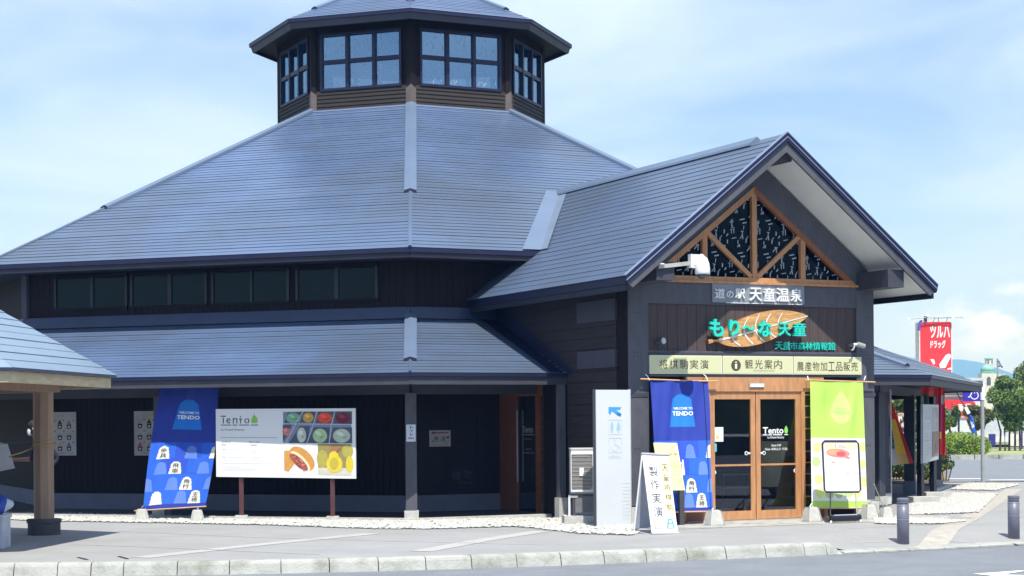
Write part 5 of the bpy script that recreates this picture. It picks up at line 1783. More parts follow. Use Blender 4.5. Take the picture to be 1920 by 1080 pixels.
# A-frame banner stand
t = thing('a_frame_sign', 'white leaning A-frame banner with handwritten black Japanese characters in front of the yellow notice', 'sign', ground(1240, 1003))
TL, TR = atY(1204, 851, 26.55), atY(1253, 853, 26.75)
BR, BL = ground(1271, 1000, 0.03), ground(1222.5, 1002, 0.03)
BL = atY(1222.5, 1001, 26.05); BR = atY(1271, 1000, 26.25)
cE = [TL, TR, BR, BL]
nE = (TR - TL).cross(BL - TL).normalized()
if nE.y > 0: nE = -nE
def fnE(u, off, v): return bilerp(cE, u, v) + nE * off
mb = MB(); mb.hexa([fnE(0, -0.012, 1), fnE(1, -0.012, 1), fnE(1, 0, 1), fnE(0, 0, 1), fnE(0, -0.012, 0), fnE(1, -0.012, 0), fnE(1, 0, 0), fnE(0, 0, 0)], WHITE)
obj('banner_sheet', mb, t)
mb = MB(); mb.tube([fnE(-0.03, 0, 0), fnE(1.03, 0, 0)], 0.02, mat('silver_rail', (0.42, 0.43, 0.47), 0.4), 8); obj('rail', mb, t); mb = MB(); mb.tube([fnE(-0.02, 0, 1), fnE(1.03, 0, 1)], 0.024, MATS['silver_rail'], 8); obj('rail', mb, t)
mb = MB()
BK0, BK1 = ground(1189, 996, 0.02), ground(1236, 992, 0.02)
mb.tube([TL, BK0], 0.013, WHITE, 6); mb.tube([TR, BK1], 0.013, WHITE, 6); mb.tube([BK0, BL + Vector((0, 0, -0.02))], 0.014, MATS['silver_rail'], 6); mb.tube([BK1, BR], 0.014, MATS['silver_rail'], 6)
obj('rear_leg', mb, t)
mb = MB(); k0, k1 = TL.lerp(BK0, 0.16), TR.lerp(BK1, 0.16)
mb.add([k0, k1, TR.lerp(BK1, 0.97), TL.lerp(BK0, 0.97)], [(0, 1, 2, 3)], mat('grey_rear_sheet', (0.33, 0.36, 0.45), 0.6)); obj('rear_sheet', mb, t)
mb = MB()
f3 = lambda x, off, z: fnE(x, off, -z)
mb.add([fnE(.66, .003, .10), fnE(.97, .003, .10), fnE(.97, .003, .78), fnE(.66, .003, .78)], [(0, 1, 2, 3)], mat('pale_yellow_print', (0.80, 0.76, 0.42), 0.6))
for i, ch in enumerate('製作実演'):
    v0 = .155 + i * .17
    text(mb, f3, ch, .18, .50, -(v0 + .125), -v0, INK, 0.006, bold=-0.004)
for i, ch in enumerate('天童将棋駒'):
    v0 = .125 + i * .127
    text(mb, f3, ch, .68, .92, -(v0 + .085), -v0, INKB, 0.006, bold=0.0)
for cx_, mt in ((.27, mat('salmon_print', (0.75, 0.42, 0.33), 0.6)), (.75, BLUEI)):
    P = koma(cx_, -.875, .30, .125); mb.add([f3(x, 0.005, z) for x, z in P], [tuple(range(len(P)))], mt)
    P = ell(cx_, -.855, .06, .022, 14); mb.add([f3(x, 0.008, z) for x, z in P], [tuple(range(len(P)))], WINK)
    mb.add([f3(x, 0.008, z) for x, z in ((cx_ - .09, -.93), (cx_ + .09, -.93), (cx_ + .07, -.89), (cx_ - .07, -.89))], [(0, 1, 2, 3)], WINK)
obj('lettering', mb, t, kind='stuff')

# yellow notice on two posts
t = thing('notice_board', 'pale yellow slanted notice board on a dark post behind the A-frame sign', 'notice board', ground(1285, 984))
c = [atY(1225.5, 830, 28.15), atY(1269.5, 830.5, 28.35), atY(1284.5, 919, 27.95), atY(1240, 919, 27.75)]
nY = (c[1] - c[0]).cross(c[3] - c[0]).normalized()
if nY.y > 0: nY = -nY
def fnY(u, off, v): return bilerp(c, u, v) + nY * off
mb = MB(); mb.hexa([fnY(0, -0.015, 1), fnY(1, -0.015, 1), fnY(1, 0, 1), fnY(0, 0, 1), fnY(0, -0.015, 0), fnY(1, -0.015, 0), fnY(1, 0, 0), fnY(0, 0, 0)], mat('pale_yellow_board', (0.66, 0.64, 0.34), 0.5)); obj('board', mb, t)
mb = MB()
f4 = lambda x, off, z: fnY(x, off, -z)
text(mb, f4, '体験・実演のご案内', .35, .92, -.27, -.22, INKB, 0.003)
for v in (.45, .50, .60, .68, .78): mb.add([fnY(.52, .003, v), fnY(.94 - .1 * (v > .55), .003, v), fnY(.94 - .1 * (v > .55), .003, v + .012), fnY(.52, .003, v + .012)], [(0, 1, 2, 3)], mat('olive_print', (0.42, 0.42, 0.22), 0.6))
for u, v in ((.08, .05), (.93, .05), (.93, .95)):
    mb.add([fnY(u + .02 * math.cos(a), .003, v + .01 * math.sin(a)) for a in np.linspace(0, 5.5, 8)], [tuple(range(8))], INKB)
obj('lettering', mb, t, kind='stuff')
for px in (1277.5, 1250):
    G = ground(px, 985.5)
    mb = MB(); mb.box((G.x, G.y, 0.38), (0.085, 0.06, 0.76), mat('dark_grey_post', (0.06, 0.058, 0.065), 0.6), rz=0.45); obj('post', mb, t)
mb = MB(); q = [atY(1279, 862, 28.3), atY(1281, 862, 28.3), atY(1284, 887, 28.2), atY(1281, 887, 28.2)]
mb.hexa([p + Vector((0, .01, 0)) for p in q] + q, WHITE); obj('leaflet_holder', mb, t)

# easel sign in front of the green banner
t = thing('easel_sign', 'black-framed poster stand with red picture in front of the green banner', 'sign', ground(1583, 977))
yE = 28.85
def eb(u, v, off=0.0):
    p = bilerp([atY(1541.5, 827, 29.05), atY(1609, 827, 29.25), atY(1613.5, 922.5, 29.05), atY(1546, 922.5, 28.85)], u, v)
    return p - Vector((-0.25, 0.97, 0)).normalized() * (off) * 1.0 if False else p + Vector((0.30, -0.95, 0)).normalized() * off
mb = MB(); mb.hexa([eb(0.02, .98, -.02), eb(.98, .98, -.02), eb(.98, .98, 0), eb(.02, .98, 0), eb(.02, .02, -.02), eb(.98, .02, -.02), eb(.98, .02, 0), eb(.02, .02, 0)], WHITE); obj('poster', mb, t)
mb = MB()
ring = [(0.0, 0.05), (0.06, 0.0), (0.94, 0.0), (1.0, 0.05), (1.0, 0.96), (0.95, 1.0), (0.05, 1.0), (0.0, 0.96), (0.0, 0.05)]
mb.tube([eb(u, v, 0.004) for u, v in ring], 0.017, mat('dark_navy_tube', (0.03, 0.03, 0.07), 0.4), 8); obj('frame', mb, t)
mb = MB()
f5 = lambda x, off, z: eb(x, -z, off)
def ep(P, m, off=0.004): mb.add([f5(x, off, z) for x, z in P], [tuple(range(len(P)))], m)
ep(rect(.06, .94, -.16, -.04), mat('peach_print', (0.85, 0.66, 0.38), 0.6), 0.003)
ep(ell(.42, -.235, .33, .085, 24, -0.05), mat('coral_print', (0.80, 0.22, 0.20), 0.6), 0.005)
ep(ell(.30, -.22, .20, .055, 20), mat('orange_red_print', (0.82, 0.30, 0.18), 0.6), 0.0065)
ep(ell(.50, -.25, .13, .05, 18), mat('deep_red_print', (0.66, 0.08, 0.10), 0.6), 0.008)
ep([(.62, -.28), (.76, -.325), (.72, -.35), (.58, -.32)], MATS['coral_print'], 0.0065)
ep(rect(.35, .66, -.125, -.055), INK, 0.005); ep(rect(.365, .645, -.117, -.063), WINK, 0.0065)
text(mb, f5, 'Tento', .40, .61, -.108, -.072, INK, 0.008, bold=0.02)
ep(ell(.28, -.415, .07, .013, 12), MATS['coral_print'])
PINK = mat('pink_print', (0.80, 0.42, 0.42), 0.6)
text(mb, f5, '¥350', .10, .30, -.665, -.60, PINK, 0.004, bold=0.01)
for u in (.46, .68, .92): ep(ell(u - .02, -.635, .07 if u > .5 else .04, .013, 12), PINK)
obj('picture', mb, t, kind='stuff')
mb = MB()
b0, b1 = ground(1557, 978, 0.03), ground(1612, 976, 0.03)
mb.tube([eb(.165, 1.0), Vector((b0.x + 0.0, b0.y, 0.12))], 0.011, BLACKM, 6); obj('leg', mb, t); mb = MB(); mb.tube([eb(.86, 1.0), Vector((b1.x - 0.04, b1.y, 0.12))], 0.011, BLACKM, 6); obj('leg', mb, t)
mb = MB()
dd = (b1 - b0).normalized()
mb.tube([b0 + Vector((0, 0, 0.05)), b1 + Vector((0, 0, 0.05))], 0.055, BLACKM, 12)
mb.tube([b0 - dd * 0.06 + Vector((0, 0.1, 0.03)), b0 - dd * 0.03 + Vector((0, 0.1, 0.03))], 0.06, DARKG, 10)
obj('water_weight_base', mb, t, smooth=False)
mb = MB()
mb.tube([b0 + dd * .06 + Vector((0, -0.03, 0.095)), b1 - dd * .06 + Vector((0, -0.03, 0.095))], 0.014, ALU, 6)
for b in (b0, b1): mb.tube([b + Vector((-0.012, -0.06, -0.005)), b + Vector((0.012, -0.06, -0.005))], 0.022, WINK, 10)
obj('fittings', mb, t)

# food poster board on two legs
t = thing('food_poster', 'wide white poster board with ice cream, bread and pear pictures on two red-brown legs', 'poster board', ground(536, 975))
yP = 30.55
DL_, DR_ = 30.88, 30.06
TLs, TRs, BRs, BLs = atY(404.5, 767, DL_), atY(666, 765.5, DR_), atY(666.5, 897.5, DR_), atY(404.5, 894, DL_)
BLs.x, BLs.y = TLs.x, TLs.y; BRs.x, BRs.y = TRs.x, TRs.y
ex = (TRs - TLs).normalized()
nn = Vector((ex.y, -ex.x, 0)).normalized()
if nn.y > 0: nn = -nn
cS = [TLs, TRs, BRs, BLs]
def fnS(u, off, v): return bilerp(cS, u, v) + nn * off
mb = MB(); mb.hexa([fnS(0, -0.03, 1), fnS(1, -0.03, 1), fnS(1, 0, 1), fnS(0, 0, 1), fnS(0, -0.03, 0), fnS(1, -0.03, 0), fnS(1, 0, 0), fnS(0, 0, 0)], mat('white_poster_board', (0.80, 0.82, 0.84), 0.4, 0.01, 2)); obj('board', mb, t)
for px in (450, 621.5):
    G = ground(px, 973.5)
    G2 = fnS((px - 404.5) / 262, -0.05, 1)
    mb = MB(); mb.box((G2.x, G2.y, (G2.z + 0.5) / 2), (0.075, 0.04, G2.z + 0.5 - 0.0), mat('red_brown_leg', (0.085, 0.028, 0.030), 0.55), rz=0.1); obj('leg', mb, t)
    mb = MB(); mb.box((G2.x, G2.y, 0.045), (0.21, 0.16, 0.09), CONC, rz=0.1); obj('leg_footing', mb, t)
f6s = lambda x, off, z: fnS(x, off, -z)
def S6(x, y): return ((x / 6.75 + 400 - 404.5) / 261.7, -((y / 6.75 + 750 - 766.3) / 129.0))
mb = MB()
def sp(pts, m, off=0.003, px=True):
    P = [S6(*p) for p in pts] if px else pts
    mb.add([f6s(x, off, z) for x, z in P], [tuple(range(len(P)))], m)
def se(cx_, cy_, rx, ry, m, off, rot=0, n=22):
    sp([(cx_ + rx * math.cos(a) * math.cos(rot) - ry * math.sin(a) * math.sin(rot), cy_ + rx * math.cos(a) * math.sin(rot) + ry * math.sin(a) * math.cos(rot)) for a in np.linspace(0, 2 * math.pi, n, endpoint=False)], m, off)
# logo drawn with strokes
def stroke(pts, w, m, off=0.003):
    for a, b in zip(pts[:-1], pts[1:]):
        d = Vector((b[0] - a[0], b[1] - a[1])); l = d.length; d /= l
        nx, ny = -d.y * w / 2, d.x * w / 2
        ax, ay, bx_, by = a[0] - d.x * w * .3, a[1] - d.y * w * .3, b[0] + d.x * w * .3, b[1] + d.y * w * .3
        sp([(ax - nx, ay - ny), (bx_ - nx, by - ny), (bx_ + nx, by + ny), (ax + nx, ay + ny)], m, off)
LG = mat('charcoal_print', (0.03, 0.04, 0.055), 0.6)
stroke([(100, 203), (158, 203)], 13, LG); stroke([(128, 225), (128, 292)], 13, LG, .0031)
arc = lambda cx_, cy_, rx, ry, a0, a1, n=9: [(cx_ + rx * math.cos(math.radians(a)), cy_ + ry * math.sin(math.radians(a))) for a in np.linspace(a0, a1, n)]
stroke(arc(198, 262, 24, 28, 320, 45), 12, LG); stroke([(185, 260), (215, 260)], 10, LG, .0036)
stroke([(258, 232), (258, 292)], 13, LG); stroke([(262, 236), (304, 236), (304, 292)], 12, LG, .0034)
stroke([(352, 205), (352, 215)], 12, LG); stroke([(335, 240), (372, 240)], 11, LG); stroke([(352, 245), (352, 292)], 12, LG, .0034)
stroke(arc(430, 262, 22, 27, 105, 255), 12, LG); stroke(arc(436, 262, 22, 27, -75, 75), 12, LG, .0034)
for a, b in ((100, 228), (250, 306), (333, 460), (486, 574)): stroke([(a, 316), (b, 316)], 10, LG)
sp([(528, 185), (550, 205), (570, 240), (572, 270), (560, 292), (495, 292), (487, 268), (492, 240), (510, 205)], mat('logo_green', (0.24, 0.55, 0.09), 0.5), .003)
stroke([(528, 165), (528, 182)], 5, LG)
a0, a1 = S6(97, 395), S6(400, 360); text(mb, f6s, 'La France Factory', a0[0], a1[0], a0[1], a1[1], LG, .003)
stroke([(96, 474), (820, 474)], 3.5, LG)
a0, a1 = S6(103, 545), S6(218, 520); text(mb, f6s, 'ジェラート', a0[0], a1[0], a0[1], a1[1], LG, .003, bold=.01)
a0, a1 = S6(460, 545), S6(597, 520); text(mb, f6s, 'カリーパン', a0[0], a1[0], a0[1], a1[1], LG, .003, bold=.01)
for x0_, x1_, y_ in ((105, 155, 570), (482, 555, 570), (108, 185, 630), (205, 372, 630), (480, 530, 630), (620, 800, 630), (108, 170, 665), (480, 600, 665), (108, 160, 725), (180, 385, 725), (475, 600, 725), (108, 170, 765), (475, 630, 755), (97, 820, 805), (130, 360, 858), (105, 560, 880), (105, 520, 900)):
    stroke([(x0_, y_), (x1_, y_)], 3.0 if y_ != 570 else 5, INKL if y_ != 570 else LG)
a0, a1 = S6(108, 640), S6(150, 620); text(mb, f6s, 'シングル', a0[0], a1[0], a0[1], a1[1], INKG, .0045)
a0, a1 = S6(108, 733), S6(150, 713); text(mb, f6s, 'ダブル', a0[0], a1[0], a0[1], a1[1], INKG, .0045)
obj('board_lettering', mb, t, kind='stuff')
# picture: ice cream trays
mb = MB()
PMs = lambda n, c_: mat(n, c_, 0.6, 0.10, 14)
sp([(895, 150), (1747, 150), (1747, 540), (895, 540)], PMs('steel_print', (0.22, 0.25, 0.36)), .003)
trays = [([(960, 165), (1140, 150), (1075, 290), (920, 285)], (0.20, 0.42, 0.28)), ([(1165, 152), (1300, 152), (1270, 285), (1115, 280)], (0.62, 0.36, 0.08)), ([(1345, 152), (1530, 152), (1490, 290), (1315, 290)], (0.75, 0.07, 0.03)), ([(1560, 152), (1747, 152), (1747, 300), (1535, 295)], (0.16, 0.01, 0.035)),
         ([(895, 320), (1000, 315), (960, 420), (895, 520)], (0.62, 0.20, 0.17)), ([(1110, 335), (1225, 335), (1195, 538), (980, 538)], (0.50, 0.58, 0.50)), ([(1290, 350), (1470, 350), (1455, 538), (1215, 538)], (0.40, 0.56, 0.32)), ([(1530, 355), (1745, 350), (1745, 538), (1490, 538)], (0.46, 0.55, 0.44))]
for i, (q, c_) in enumerate(trays):
    cx_ = sum(p[0] for p in q) / 4; cy_ = sum(p[1] for p in q) / 4
    sp([(cx_ + (p[0] - cx_) * 1.10, cy_ + (p[1] - cy_) * 1.06) for p in q], PMs('tray_dark_print', (0.07, 0.09, 0.13)), .0042)
    rx, ry = (q[1][0] - q[0][0]) * .5, (q[2][1] - q[1][1]) * .47
    se(cx_, cy_ + 6, rx, ry, PMs('gelato_print_%d' % i, c_), .0054, 0, 16)
    se(cx_ - rx * .2, cy_ - ry * .25, rx * .45, ry * .28, PMs('gelato_lit_%d' % i, tuple(min(1, v * 1.35 + .03) for v in c_)), .0066, .4)
    se(cx_ + rx * .3, cy_ + ry * .3, rx * .35, ry * .15, PMs('gelato_dark_%d' % i, tuple(v * .7 for v in c_)), .0066, -.4)
for a, b in (((895, 300), (1747, 312)), ((1145, 150), (1045, 310)), ((1320, 150), (1280, 310)), ((1545, 150), (1500, 320)), ((1055, 310), (930, 538)), ((1275, 312), (1195, 538)), ((1500, 320), (1475, 538))):
    stroke([a, b], 9, PMs('steel_rim_print', (0.50, 0.55, 0.66)), .0076)
obj('ice_cream_picture', mb, t)
mb = MB()
sp([(900, 545), (1320, 545), (1320, 940), (900, 940)], PMs('plate_white_print', (0.78, 0.80, 0.80)), .003)
se(1130, 740, 190, 115, PMs('bread_crust_print', (0.62, 0.30, 0.07)), .0042, .75)
sp([(905, 640), (1010, 640), (1060, 760), (1010, 840), (960, 905), (905, 890)], PMs('bread_crust_print', (0.62, 0.30, 0.07)), .0048)
se(1110, 770, 165, 62, PMs('bread_crumb_print', (0.80, 0.70, 0.42)), .0056, .8)
se(1090, 780, 150, 50, PMs('bean_filling_print', (0.36, 0.09, 0.07)), .0066, .75)
rb = random.Random(9)
for i in range(26):
    u = rb.uniform(-120, 120); v = rb.uniform(-34, 34)
    se(1090 + u * .73 - v * .68, 780 + u * .68 + v * .73, 13, 9, PMs('bean_light_print', (0.60, 0.24, 0.19)) if i % 2 else PMs('bean_dark_print', (0.24, 0.04, 0.04)), .0076 + .0001 * i, rb.uniform(0, 3), 8)
obj('bread_picture', mb, t)
mb = MB()
sp([(1330, 552), (1747, 552), (1747, 860), (1330, 860)], PMs('pear_shadow_print', (0.30, 0.25, 0.09)), .003)
sp([(1330, 850), (1747, 850), (1747, 940), (1330, 940)], PMs('table_print', (0.60, 0.58, 0.48)), .0034)
se(1385, 740, 70, 110, PMs('olive_pear_print', (0.42, 0.38, 0.08)), .0042)
se(1545, 610, 85, 55, PMs('brown_pear_print', (0.33, 0.18, 0.07)), .0046)
se(1700, 640, 70, 80, PMs('olive_pear_print', (0.42, 0.38, 0.08)), .0052)
se(1535, 800, 100, 110, PMs('yellow_pear_print', (0.74, 0.58, 0.04)), .006); se(1530, 705, 60, 62, PMs('yellow_pear_print', (0.74, 0.58, 0.04)), .0064)
se(1530, 800, 55, 75, PMs('pear_core_print', (0.52, 0.42, 0.05)), .0072)
se(1725, 800, 48, 100, PMs('yellow_pear_print', (0.74, 0.58, 0.04)), .0068)
stroke([(1560, 660), (1610, 610)], 8, PMs('stem_print', (0.12, 0.08, 0.03)), .0078)
obj('pear_picture', mb, t)
# trim anything that would poke past the board's right edge
sp = None

# paper menus on the hall wall
fl = FL
def wall_menu(pxs, lab):
    x0, z1 = fpx(pxs[0], pxs[1], -.5, AG + 0.01); x1, z0 = fpx(pxs[2], pxs[3], -.5, AG + 0.01)
    t = thing('menu_poster', lab, 'poster', fl.p((x0 + x1) / 2, AG, z0), 'ice cream menu posters on the hall wall')
    mb = MB(); mb.fbox(fl, x0, x1, AG + 0.004, AG + 0.008, z0, z1, mat('menu_paper', (0.55, 0.57, 0.60), 0.6)); obj('sheet', mb, t)
    mb = MB()
    w, h = x1 - x0, z1 - z0
    P2_ = lambda x, off, z: fl.p(x, AG + 0.010 + off, z)
    text(mb, P2_, 'Tento', x0 + w * .38, x0 + w * .62, z1 - h * .10, z1 - h * .055, INKG, 0)
    cones = [(None, (0.05, 0.035, 0.03), (0.22, 0.3, 0.26)), (None, None, None), ((0.72, 0.10, 0.16), (0.62, 0.40, 0.20), (0.20, 0.17, 0.34))]
    for r_ in range(3):
        for c_ in range(3):
            cx_ = x0 + w * (.19 + .29 * c_); cz_ = z1 - h * (.335 + .255 * r_)
            cw, chh = w * .075, h * .05
            mb.flatpoly(fl, [(cx_ - cw * .8, cz_ - chh), (cx_ + cw * .8, cz_ - chh), (cx_ + cw, cz_ + chh), (cx_ - cw, cz_ + chh)], AG + 0.010, LG)
            mb.flatpoly(fl, ell(cx_, cz_ - chh * .1, cw * .5, chh * .45, 12), AG + 0.0115, WINK)
            col = cones[r_][c_]
            if col: mb.flatpoly(fl, [(cx_ - cw, cz_ + chh * 1.15), (cx_ + cw, cz_ + chh * 1.15), (cx_ + cw * .5, cz_ + chh * 2.2), (cx_, cz_ + chh * 3.3), (cx_ - cw * .5, cz_ + chh * 2.2)], AG + 0.010, mat('swirl_%d_%d' % (r_, c_), col, 0.6))
            else: mb.flatpoly(fl, [(cx_ - cw, cz_ + chh * 1.15), (cx_ + cw, cz_ + chh * 1.15), (cx_, cz_ + chh * 2.6)], AG + 0.010, mat('swirl_pale', (0.46, 0.48, 0.48), 0.6))
            mb.flatpoly(fl, ell(cx_ + cw * 1.7, cz_ + chh * 2.8, cw * .3, chh * .28, 8), AG + 0.010, INK)
    text(mb, P2_, 'テイクアウト販売しています', x0 + w * .18, x0 + w * .90, z0 + h * .035, z0 + h * .065, INK, 0, bold=0.01)
    obj('print', mb, t)
wall_menu((84, 773, 143, 854), 'white menu poster with nine cups on the hall wall behind the wooden post')
wall_menu((251, 771, 311, 854), 'white menu poster with nine cups on the hall wall half behind the askew blue banner')

# toilet sign on the corner post and shop sign on the black panel
a = PSI; r = AP / C8
pc = Vector((CX - (r + 0.095) * math.sin(a), CY - (r + 0.095) * math.cos(a), 0))
fp_ = Fr(pc, (math.cos(a), -math.sin(a), 0), (-math.sin(a), -math.cos(a), 0))
t = thing('toilet_sign', 'small white vertical toilet sign on the grey corner post', 'sign', fp_.p(0, 0, 1.35))
z1, z0 = atY(770, 796, pc.y).z, atY(770, 828, pc.y).z
mb = MB(); mb.fbox(fp_, -0.078, 0.078, 0.002, 0.012, z0, z1, mat('sign_white_blue', (0.60, 0.68, 0.78), 0.5)); obj('plate', mb, t)
mb = MB()
h = z1 - z0
for i, ch in enumerate('トイレ'):
    zz = z1 - h * (.08 + .2 * i); text(mb, lambda x, off, z: fp_.p(x, 0.014 + off, z), ch, -0.015, 0.04, zz - h * .165, zz, INK, 0, bold=0.03)
zz = z0 + h * .20
mb.flatpoly(fp_, [(-0.055, zz), (-0.025, zz + .022), (-0.025, zz + .012), (0.05, zz + .012), (0.05, zz - .012), (-0.025, zz - .012), (-0.025, zz - .022)], 0.014, mat('pink_red_print', (0.62, 0.16, 0.24), 0.6))
obj('lettering', mb, t, kind='stuff')
x0, z1 = fpx(805, 807, .5, AG + 0.01); x1, z0 = fpx(845, 837, .5, AG + 0.01)
t = thing('shop_sign', 'white paper sign with a red arrow and two black characters on the black wall', 'sign', fr.p((x0 + x1) / 2, AG, z0))
mb = MB(); mb.fbox(fr, x0, x1, AG + 0.004, AG + 0.010, z0, z1, mat('sign_paper', (0.62, 0.62, 0.64), 0.6)); obj('sheet', mb, t)
mb = MB(); w, h = x1 - x0, z1 - z0
mb.flatpoly(fr, [(x0 + w * .06, z1 - h * .15), (x0 + w * .25, z1 - h * .04), (x0 + w * .22, z1 - h * .12), (x0 + w * .88, z1 - h * .12), (x0 + w * .88, z1 - h * .19), (x0 + w * .22, z1 - h * .19), (x0 + w * .25, z1 - h * .28)], AG + 0.012, mat('dark_red_print', (0.30, 0.03, 0.06), 0.6))
PW = lambda x, off, z: fr.p(x, AG + 0.012 + off, z)
text(mb, PW, '売', x0 + w * .20, x0 + w * .44, z0 + h * .30, z0 + h * .64, INK, 0, bold=0.01); text(mb, PW, '店', x0 + w * .54, x0 + w * .76, z0 + h * .30, z0 + h * .64, INK, 0, bold=0.01)
mb.flatpoly(fr, ell(x0 + w * .86, z0 + h * .56, w * .08, h * .06), AG + 0.012, MATS['dark_red_print']); mb.flatpoly(fr, pear(x0 + w * .82, z0 + h * .17, w * .14, h * .22), AG + 0.012, mat('pale_pear_print', (0.62, 0.62, 0.25), 0.6))
mb.flatpoly(fr, [(x0 + w * .13, z0 + h * .28), (x0 + w * .2, z0 + h * .28), (x0 + w * .165, z0 + h * .42)], AG + 0.012, mat('dark_blue_print', (0.03, 0.03, 0.2), 0.6))
text(mb, PW, 'おみやげ', x0 + w * .12, x0 + w * .6, z0 + h * .06, z0 + h * .16, INKG, 0)
obj('lettering', mb, t, kind='stuff')
t = thing('wall_lettering', 'faint grey calligraphy characters low on the black wall panel', 'lettering', fr.p(-2.7, AG, 0.6))
mb = MB(); DI = mat('dim_grey_ink', (0.085, 0.10, 0.13), 0.6)
for ch, a_, b_ in (('竣', (848, 883), (864, 899)), ('功', (869, 881), (883, 898))):
    x0, z1 = fpx(*a_, .5, AG); x1, z0 = fpx(*b_, .5, AG); text(mb, PW, ch, x0, x1, z0, z1, DI, -0.008)
x0, z1 = fpx(861, 903, .5, AG); x1, z0 = fpx(886, 911, .5, AG); text(mb, PW, '天童市', x0, x1, (z0 + z1) / 2, z1, DI, -0.008)
obj('characters', mb, t)

# stickers left of the door
t = thing('door_notice', 'white paper notice with a yellow figure stuck on the left door glass', 'notice', fr.p(-0.74, AW, 1.3))
a_ = bx((1336, 801), (1357.5, 828))
mb = MB(); mb.fbox(fr, a_[0], a_[1], AW - 0.022, AW - 0.018, a_[2], a_[3], WHITE); obj('sheet', mb, t)
mb = MB(); cx_ = (a_[0] + a_[1]) / 2; mb.flatpoly(fr, [(cx_ - 0.035, a_[2] + 0.05), (cx_ + 0.035, a_[2] + 0.05), (cx_, a_[2] + 0.14)], AW - 0.016, mat('amber_print', (0.80, 0.60, 0.15), 0.6)); obj('print', mb, t)
t = thing('door_sticker', 'small light blue sticker under the paper notice on the left door', 'sticker', fr.p(-0.8, AW, 1.15))
a_ = bx((1335, 832), (1345, 847))
mb = MB(); mb.fbox(fr, a_[0] - 0.0, a_[1], AW - 0.022, AW - 0.018, a_[2], a_[3], mat('cyan_sticker', (0.10, 0.55, 0.70), 0.5)); obj('sheet', mb, t)
mb = MB(); cx_, cz_ = (a_[0] + a_[1]) / 2, (a_[2] + a_[3]) / 2
mb.flatpoly(fr, [(cx_ - .02, cz_ - .04), (cx_ - .01, cz_ - .04), (cx_ + .02, cz_ + .04), (cx_ + .01, cz_ + .04)], AW - 0.016, WINK); mb.flatpoly(fr, [(cx_ + .01, cz_ - .04), (cx_ + .02, cz_ - .04), (cx_ - .01, cz_ + .04), (cx_ - .02, cz_ + .04)], AW - 0.015, WINK); obj('print', mb, t)
# tables seen inside, behind the glass
for i, (x, y, z) in enumerate(((-0.55, 1.0, 0.62), (0.45, 1.25, 0.70))):
    t = thing('display_table', ('white display table inside behind the left door' if i == 0 else 'white display table inside behind the right door'), 'table', fr.p(x, AW - y, 0.02), 'display tables behind the door glass')
    for zz in (z, z - 0.22, z - 0.42):
        mb = MB(); mb.fbox(fr, x - 0.33, x + 0.33, AW - y - 0.3, AW - y, zz, zz + 0.025, mat('shelf_white', (0.75, 0.76, 0.78), 0.5)); obj('shelf_board', mb, t)
    for dx in (-0.31, 0.29):
        for dy in (-0.29, -0.01):
            mb = MB(); mb.fbox(fr, x + dx, x + dx + 0.02, AW - y + dy, AW - y + dy + 0.02, 0.02, z, ALU); obj('leg', mb, t)

# bollards
def bollard(px, py, label, h=0.74):
    G = ground(px, py, -0.05)
    z = pave_z(G.x, G.y)
    G = ground(px, py, z)
    t = thing('bollard', label, 'bollard', (G.x, G.y, z), 'grey-blue bollards along the lowered kerb')
    r_ = 0.084
    mb = MB(); mb.lathe((G.x, G.y, z), [(r_, 0), (r_, h * .55), (r_, h - 0.09)], BOLL, 28); obj('tube', mb, t, smooth=True)
    for zz in (h * .545, h * .835):
        mb = MB(); mb.lathe((G.x, G.y, z + zz), [(r_ + .002, 0), (r_ + .002, 0.004)], ALU, 28); obj('band', mb, t)
    mb = MB(); mb.lathe((G.x, G.y, z + h - 0.089), [(r_ - 0.008, 0), (r_ - 0.008, 0.018), (r_ + .001, 0.02), (r_ + .001, 0.035), (r_ - 0.006, 0.037), (r_ - 0.006, 0.05), (r_ + .001, 0.052), (r_ + .001, 0.08), (r_ * .8, 0.089)], BOLL, 28); obj('cap', mb, t)
    mb = MB(); mb.lathe((G.x, G.y, z - 0.01), [(r_ + .02, 0), (r_ + .02, 0.018)], CONC, 28); obj('foot_ring', mb, t)
bollard(1693.5, 1023, 'grey-blue bollard in front of the gravel, nearer the doors', 0.665)
bollard(1901, 1012.5, 'grey-blue bollard at the right edge of the picture', 0.645)

# ================================================================== WOODEN SHELTER AT THE LEFT
HXC = Vector((-9.48, 24.80, 0))
HXR, HZE, HZA = 4.06, 2.36, 4.62
t = thing('wooden_shelter', 'six-sided wooden shelter with pale blue metal roof at the left edge', 'shelter', HXC)
hv = [HXC + Vector((math.cos(a), math.sin(a), 0)) * HXR for a in [math.radians(24.3 + 60 * i) for i in range(6)]]
md = MB()
for i in range(6):
    A_, B_ = hv[i], hv[(i + 1) % 6]
    up = Vector((0, 0, 1))
    ap = HXC + up * (HZA - 0.01)
    md.add([A_ + up * (HZE - 0.01), B_ + up * (HZE - 0.01), ap], [(0, 1, 2)], MATS['dark_soffit'])
    c0 = HXC
    def inn(P, k): return c0 + (P - c0) * k
    md.hexa([inn(A_, .985) + up * (HZE - 0.03), inn(B_, .985) + up * (HZE - 0.03), B_ + up * (HZE - 0.03), A_ + up * (HZE - 0.03), inn(A_, .985) + up * HZE, inn(B_, .985) + up * HZE, inn(B_, 1.002) + up * (HZE + .01), inn(A_, 1.002) + up * (HZE + .01)], mat('slate_edge', (0.10, 0.12, 0.2), 0.4))
roof = obj('shelter_roof', md, t)
